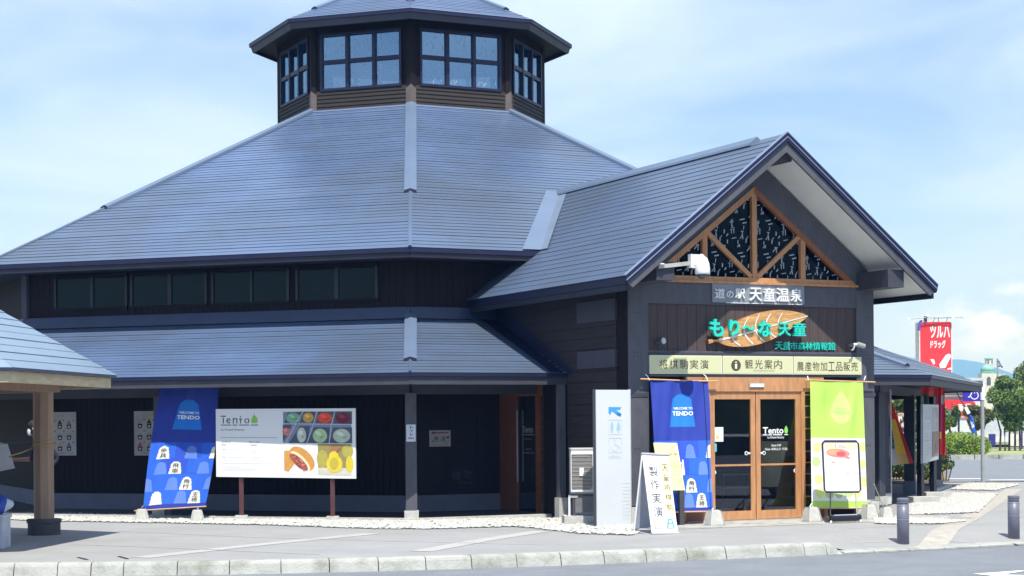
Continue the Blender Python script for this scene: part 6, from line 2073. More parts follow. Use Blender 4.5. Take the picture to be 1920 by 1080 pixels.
for i in range(6):
    A_, B_ = hv[i], hv[(i + 1) % 6]
    mid = (A_ + B_) / 2
    ey = (mid - HXC).normalized(); ex = (B_ - A_).normalized()
    f_ = Fr(HXC, ex, ey)
    apo = (mid - HXC).length; hl = (B_ - A_).length / 2
    roof_courses(f_, 0.05, HZA - 0.03, apo, HZE, 20, lambda a, z: (-a * hl / apo, a * hl / apo), SHELTER_ROOF, roof, joined=i not in (4, 5, 3))
    mb = MB()
    for k0, k1, z0, z1 in ((.962, .980, HZE - 0.175, HZE - 0.034),):
        P0, P1 = HXC + (A_ - HXC) * k1, HXC + (B_ - HXC) * k1
        Q0, Q1 = HXC + (A_ - HXC) * k0, HXC + (B_ - HXC) * k0
        u = Vector((0, 0, 1))
        mb.hexa([P0 + u * z0, P1 + u * z0, Q1 + u * z0, Q0 + u * z0, P0 + u * z1, P1 + u * z1, Q1 + u * z1, Q0 + u * z1], WOODP)
    obj('fascia_board', mb, t)
    mb = MB()
    P0, P1 = HXC + (A_ - HXC) * .80, HXC + (B_ - HXC) * .80
    Q0, Q1 = HXC + (A_ - HXC) * .765, HXC + (B_ - HXC) * .765
    mb.hexa([P0 + u * 2.12, P1 + u * 2.12, Q1 + u * 2.12, Q0 + u * 2.12, P0 + u * 2.27, P1 + u * 2.27, Q1 + u * 2.27, Q0 + u * 2.27], WOODPOST)
    obj('ring_beam', mb, t)
    for q in range(1, 6):
        k = q / 6
        P0 = (A_.lerp(B_, k) - HXC) * .955 + HXC; Q0 = (A_.lerp(B_, k) - HXC) * .5 + HXC
        mb = MB(); mb.tube([P0 + u * 2.27, Q0 + u * (2.27 + 0.455 * (HZA - HZE))], 0.035, WOODPOST, 4); obj('rafter', mb, t)
def shelter_post(x, y):
    mb = MB()
    w = 0.117
    q = []
    for z in (0.235, 2.30):
        for a in range(8):
            aa = math.radians(a * 45 + 22.5 + 18)
            rr_ = w * (1.22 if a % 2 else 1.12)
            q.append((x + rr_ * math.cos(aa) * 1.1, y + rr_ * math.sin(aa), z))
    mb.add(q, [(i, (i + 1) % 8, (i + 1) % 8 + 8, i + 8) for i in range(8)] + [tuple(range(8, 16))], WOODPOST)
    p = obj('post', mb, t)
    mb = MB(); mb.lathe((x, y, 0), [(0.245, 0), (0.245, 0.18), (0.262, 0.185), (0.262, 0.232), (0.25, 0.24), (0.15, 0.242)], mat('dark_grey_footing', (0.085, 0.085, 0.09), 0.8, 0.1, 5, 0.3), 14); obj('post_footing', mb, p)
shelter_post(-7.055, 27.25)
for i in range(6):
    P = HXC + (hv[i] - HXC) * .80
    if i not in (0,):
        shelter_post(P.x, P.y)
# rope round the post
t = MB()
pc = Vector((-7.055, 27.25, 0)); rr_ = 0.148
def rp(a, z): return pc + Vector((rr_ * 1.08 * math.cos(math.radians(a)), rr_ * math.sin(math.radians(a)), z))
t.tube([rp(a, 1.40 - (a + 200) * 0.0004) for a in range(-200, 20, 20)] + [rp(-5, 1.375) + Vector((0.06, -0.02, 0.0))], 0.009, ROPE, 6)
t.tube([rp(a, 1.31 + (a + 200) * 0.0006) for a in range(-200, 0, 20)], 0.009, ROPE, 6)
t.tube([rp(-190, 1.31), atY(40, 849, 27.0), atY(18, 855, 26.8)], 0.009, ROPE, 6)
t.tube([rp(-185, 1.40), atY(20, 831, 27.2), atY(-30, 835, 27.0)], 0.005, BLACKM, 5)
obj('rope', t, label='straw rope tied round the wooden shelter post', cat='rope')
# bench end and bag
t = thing('bench', 'white bench end at the left edge of the picture', 'bench', (-6.98, 24.4, 0))
mb = MB(); mb.box((-7.35, 24.45, 0.425), (1.05, 0.44, 0.045), mat('pale_bench_paint', (0.52, 0.56, 0.64), 0.5)); obj('seat', mb, t)
for x in (-6.87, -7.8):
    mb = MB(); mb.box((x, 24.45, 0.20), (0.06, 0.40, 0.40), MATS['pale_bench_paint']); obj('leg', mb, t)
mb = MB()
rb = random.Random(3)
vs = []; nu, nv = 18, 10
for j in range(nv + 1):
    for i in range(nu):
        a, b = 2 * math.pi * i / nu, math.pi * j / nv - math.pi / 2
        r_ = 1 + 0.12 * math.sin(3 * a + 2 * b) + 0.10 * math.sin(5 * a - 3 * b) + rb.uniform(-.04, .04)
        vs.append((-7.02 + 0.23 * r_ * math.cos(b) * math.cos(a), 24.5 + 0.17 * r_ * math.cos(b) * math.sin(a), 0.45 + 0.125 + 0.125 * r_ * math.sin(b)))
fs = [(j * nu + i, j * nu + (i + 1) % nu, (j + 1) * nu + (i + 1) % nu, (j + 1) * nu + i) for j in range(nv) for i in range(nu)]
mb.v = vs
mb.f = fs
WB = mat('white_bag_cloth', (0.55, 0.62, 0.72), 0.7); BB = mat('blue_bag_cloth', (0.03, 0.08, 0.42), 0.7)
mb.m = [mb.mi(BB if (i % 7 in (1, 2)) else WB) for j in range(nv) for i in range(nu)]
obj('bag', mb, label='crumpled blue and white bag lying on the bench end', cat='bag', smooth=True)

# person behind the post, holding a sheet
def person():
    Y = 28.4
    ext = thing('person', 'person in dark clothes and white face mask behind the wooden post, reaching left', 'person', (-7.35, Y, 0))
    J = dict(pel=(-7.35, Y, .93), sp1=(-7.36, Y, 1.08), ch=(-7.38, Y, 1.28), nk=(-7.43, Y, 1.42), hd0=(-7.475, Y, 1.50), hd1=(-7.50, Y, 1.60),
             s1=(-7.42, Y - .17, 1.35), e1=(-7.47, Y - .24, 1.12), w1=(-7.70, Y - .26, 1.115), h1=(-7.78, Y - .26, 1.115),
             s2=(-7.34, Y + .17, 1.35), e2=(-7.18, Y + .22, 1.10), w2=(-7.34, Y + .10, .96), h2=(-7.40, Y + .08, .94),
             p1=(-7.35, Y - .10, .90), k1=(-7.38, Y - .10, .50), a1=(-7.34, Y - .10, .09), f1=(-7.46, Y - .10, .045),
             p2=(-7.34, Y + .10, .90), k2=(-7.33, Y + .11, .50), a2=(-7.28, Y + .11, .09), f2=(-7.40, Y + .11, .045))
    R_ = dict(pel=.135, sp1=.125, ch=.135, nk=.058, hd0=.075, hd1=.098, s1=.07, e1=.042, w1=.028, h1=.034, s2=.07, e2=.042, w2=.028, h2=.034, p1=.095, k1=.062, a1=.042, f1=.04, p2=.095, k2=.062, a2=.042, f2=.04)
    E_ = [('pel', 'sp1'), ('sp1', 'ch'), ('ch', 'nk'), ('nk', 'hd0'), ('hd0', 'hd1'), ('ch', 's1'), ('s1', 'e1'), ('e1', 'w1'), ('w1', 'h1'), ('ch', 's2'), ('s2', 'e2'), ('e2', 'w2'), ('w2', 'h2'),
          ('pel', 'p1'), ('p1', 'k1'), ('k1', 'a1'), ('a1', 'f1'), ('pel', 'p2'), ('p2', 'k2'), ('k2', 'a2'), ('a2', 'f2')]
    names = list(J)
    me = bpy.data.meshes.new('tmp')
    me.from_pydata([J[n] for n in names], [(names.index(a), names.index(b)) for a, b in E_], [])
    ob = bpy.data.objects.new('tmp', me)
    COL.objects.link(ob)
    md_ = ob.modifiers.new('skin', 'SKIN')
    ob.modifiers.new('sub', 'SUBSURF').levels = 1
    if not me.skin_vertices: pass
    for i, n in enumerate(names):
        me.skin_vertices[0].data[i].radius = (R_[n], R_[n] * (1.25 if n in ('ch', 'sp1', 'pel') else 1))
        me.skin_vertices[0].data[i].use_root = n == 'pel'
    dg = bpy.context.evaluated_depsgraph_get()
    m2 = bpy.data.meshes.new_from_object(ob.evaluated_get(dg))
    mb = MB()
    vs = [tuple(v.co) for v in m2.vertices]
    for p in m2.polygons:
        c = p.center
        skin = c.z > 1.43 or (c.z > .9 and c.x < -7.50 and c.y < Y - .15) or (c.x < -7.33 and c.z < 1.0 and c.z > .88 and c.y > Y + .02 and c.x < -7.36)
        mb.f.append(tuple(p.vertices)); mb.m.append(mb.mi(SKIN if skin else CLOTHD))
    mb.v = vs
    bpy.data.objects.remove(ob); bpy.data.meshes.remove(m2)
    for hx, hy, hz in ((J['h1']), (J['h2'])):
        for q, (dz, ln) in enumerate(((.03, .07), (.012, .08), (-.006, .075), (-.022, .06))):
            mb.tube([(hx + .01, hy, hz + dz), (hx - ln * .55, hy - .01, hz + dz), (hx - ln, hy + .015, hz + dz - .012)], 0.009, SKIN, 6)
        mb.tube([(hx + .03, hy - .02, hz + .025), (hx - .01, hy - .045, hz + .045), (hx - .035, hy - .05, hz + .05)], 0.010, SKIN, 6)
    # nose, ear
    mb.tube([(-7.585, Y, 1.605), (-7.612, Y, 1.575)], 0.012, SKIN, 6)
    mb.box((-7.485, Y - .098, 1.585), (.03, .02, .055), SKIN)
    obj('body', mb, ext, smooth=True)
    mb = MB()
    vs = []; nu, nv = 18, 9
    for j in range(nv + 1):
        for i in range(nu):
            a, b = 2 * math.pi * i / nu, math.pi / 2 - (math.pi * 0.62) * j / nv
            face = math.cos(a) < -0.55
            if face and b < 0.35: b = 0.35
            vs.append((-7.487 + 0.118 * math.cos(b) * math.cos(a), Y + 0.108 * math.cos(b) * math.sin(a), 1.615 + 0.122 * math.sin(b)))
    mb.add(vs, [(j * nu + i, j * nu + (i + 1) % nu, (j + 1) * nu + (i + 1) % nu, (j + 1) * nu + i) for j in range(nv) for i in range(nu)], HAIR)
    obj('hair', mb, ext, smooth=True)
    mb = MB()
    vs = []
    for j in range(6):
        for i in range(9):
            a = math.radians(110 + 140 * i / 8); z = 1.49 + .10 * j / 5
            r_ = 0.100 + 0.010 * math.sin(math.pi * j / 5)
            vs.append((-7.495 + r_ * math.cos(a), Y + r_ * .95 * math.sin(a), z))
    mb.add(vs, [(j * 9 + i, j * 9 + i + 1, (j + 1) * 9 + i + 1, (j + 1) * 9 + i) for j in range(5) for i in range(8)], mat('white_mask_cloth', (0.72, 0.74, 0.78), 0.8))
    obj('face_mask', mb, ext, smooth=True)
person()
c = [atY(-14, 828, 28.05), atY(14, 832, 28.1), atY(28, 878, 28.1), atY(-12, 886, 28.05)]
mb = MB(); mb.hexa([p + Vector((0, .006, 0)) for p in c] + c, mat('paper_sheet', (0.66, 0.66, 0.70), 0.7)); obj('paper_sheet', mb, label='white paper sheet held by the person behind the post', cat='paper')

# ================================================================== UNDER THE RIGHT WALKWAY
t = thing('information_board', 'grey-white information board on two black legs under the right walkway eave', 'board', (8.5, 37, 0))
c = [atY(1731, 758, 36.2), atY(1760, 759, 38.0), atY(1760, 861, 38.0), atY(1731, 869, 36.2)]
for i in (0, 3): pass
nI = (c[1] - c[0]).cross(c[3] - c[0]).normalized()
if nI.dot(Vector((-0.22, -0.97, 0))) < 0: nI = -nI
def fnI(u, off, v): return bilerp(c, u, v) + nI * off
mb = MB(); mb.hexa([fnI(0, -0.05, 1), fnI(1, -0.05, 1), fnI(1, 0, 1), fnI(0, 0, 1), fnI(0, -0.05, 0), fnI(1, -0.05, 0), fnI(1, 0, 0), fnI(0, 0, 0)], mat('info_board_face', (0.46, 0.49, 0.53), 0.5)); obj('panel', mb, t)
mb = MB()
def ip(u0, u1, v0, v1, m, off=.004): mb.add([fnI(u0, off, v0), fnI(u1, off, v0), fnI(u1, off, v1), fnI(u0, off, v1)], [(0, 1, 2, 3)], m)
ip(.55, .97, .05, .46, mat('faded_photo_print', (0.38, 0.38, 0.36), 0.6, 0.3, 3)); ip(.55, .97, .48, .93, mat('brown_photo_print', (0.24, 0.17, 0.14), 0.6, 0.6, 3, stretch=(6, 6, 1)))
for v in (.10, .14, .18, .22, .33, .37, .41, .50, .55, .60, .70, .75, .80, .86): ip(.08, .45, v, v + .006, INKG)
ip(.10, .42, .235, .25, INKG); ip(.10, .42, .62, .635, INKG)
obj('print', mb, t)
for u_, px, py in ((0.0, 1726.5, 938), (0.75, 1750, 932)):
    G = ground(px, py)
    mb = MB(); mb.box((G.x, G.y, 1.05), (0.125, 0.10, 2.1), BLACKM, rz=0.9); obj('leg', mb, t)
for i, (px, py) in enumerate(((1729, 943), (1752, 934))):
    G = ground(px, py)
    mb = MB(); mb.box((G.x - 0.05, G.y - 0.35, 0.07), (0.55, 0.3, 0.14), CONC, rz=0.2)
    obj('concrete_step', mb, label='low pale concrete block at the foot of the %s information board leg' % ('left' if i == 0 else 'right'), cat='concrete block')

def nobori(name, label, corners, bands, wave, group='cloth flags under the right eave', extra=None):
    t = thing(name, label, 'flag', (corners[0].x, corners[0].y, 0), group)
    def fn(u, off, v):
        p = bilerp(corners, u, v)
        return p + Vector((0, wave * math.sin(u * 9 + v * 3) - off, 0))
    def pick(u, v):
        for lim, m in bands:
            if u < lim: return m
        return bands[-1][1]
    cloth(t, 'cloth', fn, 30, 30, (lambda u, v: extra(u, v) or pick(u, v)) if extra else pick)
    return t, fn
c = [atY(1655, 722, 36.4), atY(1661, 722, 36.5), atY(1712, 868, 36.9), atY(1664, 874, 36.3)]
t, fn = nobori('hanging_flag', 'green, grey, yellow and red cloth flag swept sideways beside the first walkway post', c, [(.10, GREENC), (.44, GREYC), (.82, YELC), (1, REDC)], 0.05,
               extra=lambda u, v: (TANC if v > .86 and .44 <= u < .82 else (GREENC if v < .62 and u < .35 else (REDC if u > .6 and v < .45 else None))))
mb = MB(); text(mb, lambda x, off, z: fn(x, off, -z), '温泉', .16, .40, -.80, -.55, GREENC, 0.02, bold=0.02); obj('printed_text', mb, t, kind='stuff')
c = [atY(1727, 722, 38.6), atY(1757, 722, 39), atY(1757, 800, 39), atY(1731, 800, 38.6)]
t, fn = nobori('hanging_flag', 'red and green cloth flag with white writing above the information board', c, [(.42, GREENC), (.8, MAG), (1, REDC)], 0.06, extra=lambda u, v: REDC if v < .18 + .2 * u else None)
mb = MB(); text(mb, lambda x, off, z: fn(x, off, -z), 'さくらんぼ', .45, .80, -.42, -.12, GREYC, 0.02, bold=0.02); obj('printed_text', mb, t, kind='stuff')
c = [atY(1757, 722, 39.2), atY(1771, 724, 39.3), atY(1773, 853, 39.3), atY(1760, 853, 39.2)]
nobori('hanging_flag', 'narrow crimson and red cloth flag right of the information board', c, [(.35, MAG), (1, MAG)], 0.03, extra=lambda u, v: REDC if v < .12 or v > .78 or u > .75 and v > .5 else (YELC if v > .66 and u < .45 else (GREYC if v < .26 and u > .45 else None)))

# ================================================================== PLANTS
def leafmat(name, c1, c2, dryc=None):
    m = mat(name, c1, 0.6, 0.35, 2.5, trans=0.25)
    return m
LF = [leafmat('dark_leaf', (0.05, 0.095, 0.035), None), leafmat('green_leaf', (0.11, 0.19, 0.05), None), leafmat('yellow_green_leaf', (0.20, 0.30, 0.05), None), leafmat('dry_leaf', (0.22, 0.16, 0.07), None), leafmat('pale_leaf', (0.24, 0.34, 0.15), None)]
BARK = mat('bark', (0.06, 0.045, 0.035), 0.9, 0.2, 6, 0.4)
def leaves(clumps, n, size, mats, seed, name, parent, kind=None, **k):
    rg = np.random.default_rng(seed)
    mb = MB()
    for m in mats: mb.mi(m)
    w = np.array([c[3] * c[4] * c[5] for c in clumps], float); w /= w.sum()
    idx = rg.choice(len(clumps), n, p=w)
    V = np.empty((n * 4, 3)); MI = []
    for i in range(n):
        cx_, cy_, cz_, rx, ry, rz = clumps[idx[i]][:6]
        d = rg.normal(size=3); d /= np.linalg.norm(d)
        r_ = rg.uniform(0.45, 1.0) ** 0.5 * rg.uniform(.85, 1.1)
        p = np.array([cx_, cy_, cz_]) + d * r_ * np.array([rx, ry, rz])
        a = rg.normal(size=3) + d * .3; a /= np.linalg.norm(a)
        b = np.cross(a, rg.normal(size=3)); b /= np.linalg.norm(b)
        s_ = size * rg.uniform(.6, 1.4)
        V[i * 4:i * 4 + 4] = [p - a * s_, p - b * s_ * .5, p + a * s_, p + b * s_ * .5]
        MI.append(int(min(len(mats) - 1, rg.integers(0, len(mats)))))
    mb.v = V.tolist()
    mb.f = [(4 * i, 4 * i + 1, 4 * i + 2, 4 * i + 3) for i in range(n)]
    mb.m = MI
    return obj(name, mb, parent, kind=kind, **k)
def crownclumps(cx_, cy_, cz_, rx, ry, rz, n, seed):
    rg = random.Random(seed)
    out = []
    for i in range(n):
        a, b, q = rg.uniform(0, 6.28), rg.uniform(-1, 1), rg.uniform(.35, .85)
        out.append((cx_ + rx * q * math.cos(a) * math.sqrt(1 - b * b), cy_ + ry * q * math.sin(a) * math.sqrt(1 - b * b), cz_ + rz * q * b, rx * rg.uniform(.22, .42), ry * rg.uniform(.22, .42), rz * rg.uniform(.2, .36)))
    return out
def tree(name, label, px, Y, z0, zc, rx, rz, nl, leaf, mats, seed, stems=1, group=None, cat='tree', clump=16):
    x = ray(px, 780)[0] * Y
    t = thing(name, label, cat, (x, Y, z0), group)
    cl = crownclumps(x, Y, zc, rx, rx * .9, rz, clump, seed)
    leaves(cl, nl, leaf, mats, seed, 'crown', t)
    rg = random.Random(seed)
    for s_ in range(stems):
        mb = MB()
        bx_ = x + (s_ - (stems - 1) / 2) * .22 * (1 if stems > 1 else 0)
        tx = x + rg.uniform(-.5, .5) * rx + (s_ - (stems - 1) / 2) * .2
        pts = [(bx_, Y + rg.uniform(-.15, .15), z0 - .05), (bx_ + rg.uniform(-.05, .05), Y, z0 + (zc - z0) * .4), (tx * .5 + bx_ * .5, Y, z0 + (zc - z0) * .8), (tx, Y, zc + rz * .3)]
        mb.tube(pts, .055 if stems > 1 else .09, BARK, 7, r2=.02)
        for q in range(3):
            e = cl[rg.randrange(len(cl))]
            mb.tube([pts[2], (e[0], e[1], e[2])], .03, BARK, 5, r2=.012)
        obj('trunk', mb, t)
    return t
TG = 'trees beyond the far road'
tree('small_tree', 'rounded multi-stemmed green tree at the right edge beyond the far road', 1893, 84, .1, 2.35, 1.25, 1.35, 20000, .06, [LF[0], LF[1], LF[1], LF[4], LF[2]], 1, 5, TG, clump=30)
tree('small_tree', 'tall tree crown cut off by the right edge of the picture', 1934, 85.5, .1, 2.6, 1.2, 1.6, 13000, .06, [LF[0], LF[1], LF[1], LF[4]], 2, 3, TG, clump=22)
tree('small_tree', 'dark tree half behind the wheelchair sign pole', 1836, 86, .1, 1.7, 1.0, .62, 7000, .055, [LF[0], LF[0], LF[1], LF[3]], 3, 2, TG, clump=16)
tree('small_tree', 'slim dark green tree left of the red shop sign beyond the far road', 1782, 80, .2, 1.75, .42, .66, 4200, .05, [LF[0], LF[1], LF[1]], 4, 1, TG, clump=10)
TG2 = 'trees behind the walkway posts'
tree('broad_tree', 'bright green tree seen between the first two walkway posts', 1672, 58, 0, 2.1, 1.0, 1.4, 9000, .06, [LF[1], LF[2], LF[4], LF[1]], 5, 2, TG2, clump=20)
tree('broad_tree', 'dark green tree behind the second walkway post', 1702, 66, 0, 2.0, 1.1, 1.45, 9000, .06, [LF[0], LF[0], LF[1]], 6, 2, TG2, clump=20)
tree('broad_tree', 'green tree behind the flags over the information board', 1745, 64, 0, 1.8, .9, 1.1, 7000, .06, [LF[0], LF[1], LF[1], LF[2]], 7, 2, TG2, clump=18)
tree('broad_tree', 'green tree hugging the right side of the entrance pillar', 1640, 60, 0, 2.0, .8, 1.5, 6000, .06, [LF[1], LF[2], LF[4]], 8, 1, TG2, clump=14)
x = ray(1803, 836)[0] * 76
t = thing('hedge', 'bright yellow-green clipped hedge behind the far kerb', 'hedge', (x, 76, .05))
cl = [(x + dx, 76.2, .55 + rz_, .42, .5, .42) for dx, rz_ in ((-.75, 0), (-.35, .10), (.05, .08), (.45, .05), (.85, -.08), (-.55, -.25), (0, -.25), (.6, -.25))]
leaves(cl, 9000, .05, [leafmat('lime_hedge_leaf', (0.38, 0.50, 0.09), None), leafmat('mid_hedge_leaf', (0.22, 0.34, 0.06), None), LF[2]], 21, 'foliage', t)
mb = MB()
for dx in (-.7, 0, .6): mb.tube([(x + dx, 76.2, .0), (x + dx + .05, 76.2, .6)], .03, BARK, 5)
obj('stem', mb, t)
sh = [(1656, 47.2, .42, .35, 'leafy shrub right beside the entrance pillar beyond the walkway'), (1678, 47.5, .38, .42, 'shrub with dry yellow leaves between the first two walkway posts'), (1700, 48.0, .40, .42, 'shrub with dry leaves beside the second walkway post'),
      (1740, 47.5, .42, .36, 'shrub seen between the information board legs'), (1771, 46.9, .48, .34, 'tall dry-leaved shrub at the right end of the walkway')]
for i, (px, Y, zc, rx, lab) in enumerate(sh):
    x = ray(px, 880)[0] * Y
    t = thing('shrub', lab, 'shrub', (x, Y, 0), 'shrubs behind the open walkway')
    leaves(crownclumps(x, Y, zc, rx, .35, .44, 12, 30 + i), 2600, .035, [LF[0], LF[1], LF[3], LF[3], LF[4]] if i != 0 else [LF[1], LF[2], LF[0]], 40 + i, 'foliage', t)
    mb = MB()
    for q in range(4): mb.tube([(x + (q - 1.5) * .06, Y, 0), (x + (q - 1.5) * .16, Y, .55)], .014, BARK, 5)
    obj('stem', mb, t)
x = ray(1697, 845)[0] * 52
t = thing('shrub', 'yellow-green shrub under the hanging flag, behind the walkway', 'shrub', (x, 52, 0), 'shrubs behind the open walkway')
leaves(crownclumps(x, 52, .85, .55, .4, .35, 10, 77), 2600, .045, [LF[2], LF[2], LF[1]], 78, 'foliage', t)
mb = MB(); mb.tube([(x, 52, 0), (x, 52, .8)], .02, BARK, 5); obj('stem', mb, t)

# things beyond the walkway
x0, x1 = ray(1637, 800)[0] * 56, ray(1645, 800)[0] * 56
t = thing('red_banner', 'narrow red vertical banner seen just right of the entrance pillar', 'banner', (x0, 56, 0))
mb = MB(); mb.hexa([(x0, 56, .80), (x1, 56, .80), (x1, 56.01, .80), (x0, 56.01, .80), (x0, 56, 2.2), (x1, 56, 2.2), (x1, 56.01, 2.2), (x0, 56.01, 2.2)], mat('orange_red_cloth', (0.80, 0.07, 0.03), 0.7)); obj('cloth', mb, t)
mb = MB(); mb.tube([(x1 + .02, 56, 0), (x1 + .02, 56, 2.25)], .012, WHITE, 6); obj('pole', mb, t)
Yq = 54
t = thing('white_banner', 'white banner with brown blotches seen between the first two walkway posts', 'banner', (ray(1694, 800)[0] * Yq, Yq, 0))
c = [atY(1684, 776, Yq), atY(1704, 775, Yq), atY(1705, 822, Yq), atY(1686, 820, Yq)]
rb = random.Random(8); bl = [(rb.uniform(.2, .8), rb.uniform(.15, .9), rb.uniform(.05, .14), rb.uniform(.05, .16)) for i in range(9)]
cloth(t, 'cloth', lambda u, off, v: bilerp(c, u, v) + Vector((0, .03 * math.sin(8 * u), 0)), 24, 30, lambda u, v: mat('brown_cloth_print', (0.10, 0.05, 0.035), 0.8) if any(((u - a) / r1) ** 2 + ((v - b) / r2) ** 2 < 1 for a, b, r1, r2 in bl) else GRW)
mb = MB(); mb.tube([c[0] + Vector((-.02, 0, 0)), c[1] + Vector((.02, 0, 0))], .015, mat('orange_pole', (0.75, 0.20, 0.06), 0.5), 6)
for p in (c[0], c[1]): mb.tube([p, Vector((p.x, p.y, 0))], .014, MATS['orange_pole'], 6)
obj('pole', mb, t)
t = thing('orange_rack', 'low orange and yellow rack under the white blotched banner', 'rack', (ray(1695, 826)[0] * 53.5, 53.5, 0))
a, b = ray(1686, 826)[0] * 53.5, ray(1705, 826)[0] * 53.5
for i, (z, m_) in enumerate(((1.16, mat('dark_brown_rack', (0.06, 0.03, 0.02), 0.6)), (1.06, mat('rack_yellow', (0.75, 0.50, 0.08), 0.6)), (.96, MATS['orange_pole']), (.86, MATS['rack_yellow']))):
    mb = MB(); mb.box(((a + b) / 2, 53.5, z), (b - a, .08, .075), m_); obj('rail', mb, t)
for xx in (a, b):
    mb = MB(); mb.box((xx, 53.5, .6), (.05, .05, 1.2), MATS['orange_pole']); obj('leg', mb, t)

# wheelchair sign on its pole
t = thing('wheelchair_sign', 'tall grey pole carrying a blue wheelchair parking sign under the roof tip', 'sign', ground(1843, 905))
G = ground(1843, 905)
zt = atY(1843, 722, G.y).z
mb = MB(); mb.tube([G, Vector((G.x, G.y, zt - .38))], .05, mat('pole_grey_green', (0.30, 0.33, 0.33), 0.5), 14); obj('pole', mb, t)
mb = MB(); mb.tube([Vector((G.x, G.y, zt - .38)), Vector((G.x, G.y, zt + .02))], .062, WHITE, 14); obj('pole_sleeve', mb, t)
x0, x1 = atY(1804.5, 740, G.y).x, atY(1838.5, 740, G.y).x
z0, z1 = atY(1820, 752.5, G.y).z, atY(1820, 717, G.y).z
fw = Fr((0, G.y - .03, 0), (1, 0, 0), (0, -1, 0))
mb = MB(); mb.fbox(fw, x0, x1 + .05, -.02, 0, z0, z1, mat('sign_blue', (0.035, 0.025, 0.36), 0.45)); obj('plate', mb, t)
mb = MB()
wc, hc = (x0 + x1) / 2 + .05, (z0 + z1) / 2 - .09
vs = [fw.p(wc + .02 + r_ * math.cos(math.radians(a)), .003, hc + r_ * math.sin(math.radians(a))) for r_ in (.105, .083) for a in range(-160, 75, 9)]
k = len(vs) // 2
mb.add(vs, [(i, i + 1, i + 1 + k, i + k) for i in range(k - 1)], WINK)
for q in ([(wc - .04, hc + .12), (wc + .045, hc + .12), (wc + .045, hc + .10), (wc - .04, hc + .10)], [(wc - .045, hc + .115), (wc - .02, hc + .11), (wc - .085, hc - .04), (wc - .11, hc - .03)], [(wc - .11, hc - .02), (wc - .08, hc - .045), (wc - .14, hc - .055), (wc - .15, hc - .03)],
          [(wc + .02, hc + .10), (wc + .045, hc + .12), (wc + .03, hc + .05), (wc + .005, hc + .05)]):
    mb.flatpoly(fw, q, .004, WINK)
mb.flatpoly(fw, rect(x0 + .03, x0 + .07, z0 + .24, z0 + .28), .003, WINK)
obj('symbol', mb, t)

# drugstore and its red road sign, tower sign
def dist_box(mb, px0, px1, Y, D_, z0, z1, m):
    a, b = ray(px0, 784)[0] * Y, ray(px1, 784)[0] * Y
    mb.hexa([(a, Y, z0), (b, Y, z0), (b, Y + D_, z0), (a, Y + D_, z0), (a, Y, z1), (b, Y, z1), (b, Y + D_, z1), (a, Y + D_, z1)], m)
def zat(py, Y, px=1820): return float(ray(px, py)[2]) * Y + CAM_H
WB_ = mat('white_building_wall', (0.62, 0.64, 0.66), 0.8, 0.03, .5)
t = thing('drugstore_building', 'white shop building with a red band beyond the far road, left of the wheelchair sign', 'building', (ray(1800, 784)[0] * 118, 118, 0))
mb = MB(); dist_box(mb, 1740, 1846, 118, 14, 0, zat(712, 118), WB_); obj('wall', mb, t)
mb = MB(); dist_box(mb, 1738, 1826, 117.6, .3, zat(766, 117), zat(749, 117), RED); obj('red_band', mb, t)
mb = MB(); dist_box(mb, 1738, 1848, 117.4, 14.8, zat(714, 118), zat(709, 118), mat('pale_grey_coping', (0.5, 0.54, 0.58), 0.7)); obj('coping', mb, t)
for i in range(3):
    mb = MB(); dist_box(mb, 1772, 1806, 117.7, .2, zat(731 + i * 6, 118), zat(729.5 + i * 6, 118), mat('grey_seam', (0.38, 0.44, 0.46), 0.7)); obj('wall_seam', mb, t)
mb = MB(); dist_box(mb, 1806, 1812, 117.7, .2, zat(748, 118), zat(724, 118), mat('pale_teal_glass', (0.35, 0.5, 0.5), 0.3)); obj('window', mb, t)
t = thing('shop_road_sign', 'red roadside shop sign with two white characters on a dark pole', 'sign', (ray(1797, 784)[0] * 100, 100, 0))
mb = MB(); dist_box(mb, 1787, 1829, 100, .35, zat(783, 100), zat(754, 100), RED); obj('sign_box', mb, t)
mb = MB()
for i, ch in enumerate('薬局'):
    x0, x1 = ray(1796 + i * 13, 784)[0] * 100, ray(1808 + i * 13, 784)[0] * 100
    text(mb, lambda x, off, z: Vector((x, 99.99 - off, z)), ch, x0, x1, zat(772, 100), zat(757, 100), WINK, .01, bold=.012)
x0 = ray(1789, 784)[0] * 100; x1 = ray(1808, 784)[0] * 100
mb.add([(x0, 99.98, zat(783, 100)), (x1, 99.98, zat(783, 100)), (x1, 99.98, zat(780.5, 100)), (x0, 99.98, zat(780.5, 100))], [(0, 1, 2, 3)], mat('pinkish_strip', (0.7, 0.4, 0.38), 0.6))
obj('lettering', mb, t, kind='stuff')
x = ray(1797.5, 784)[0] * 100.2
mb = MB(); mb.tube([(x, 100.2, 0), (x, 100.2, zat(783, 100))], .06, mat('dark_blue_pole', (0.03, 0.035, 0.10), 0.5), 8); obj('pole', mb, t)

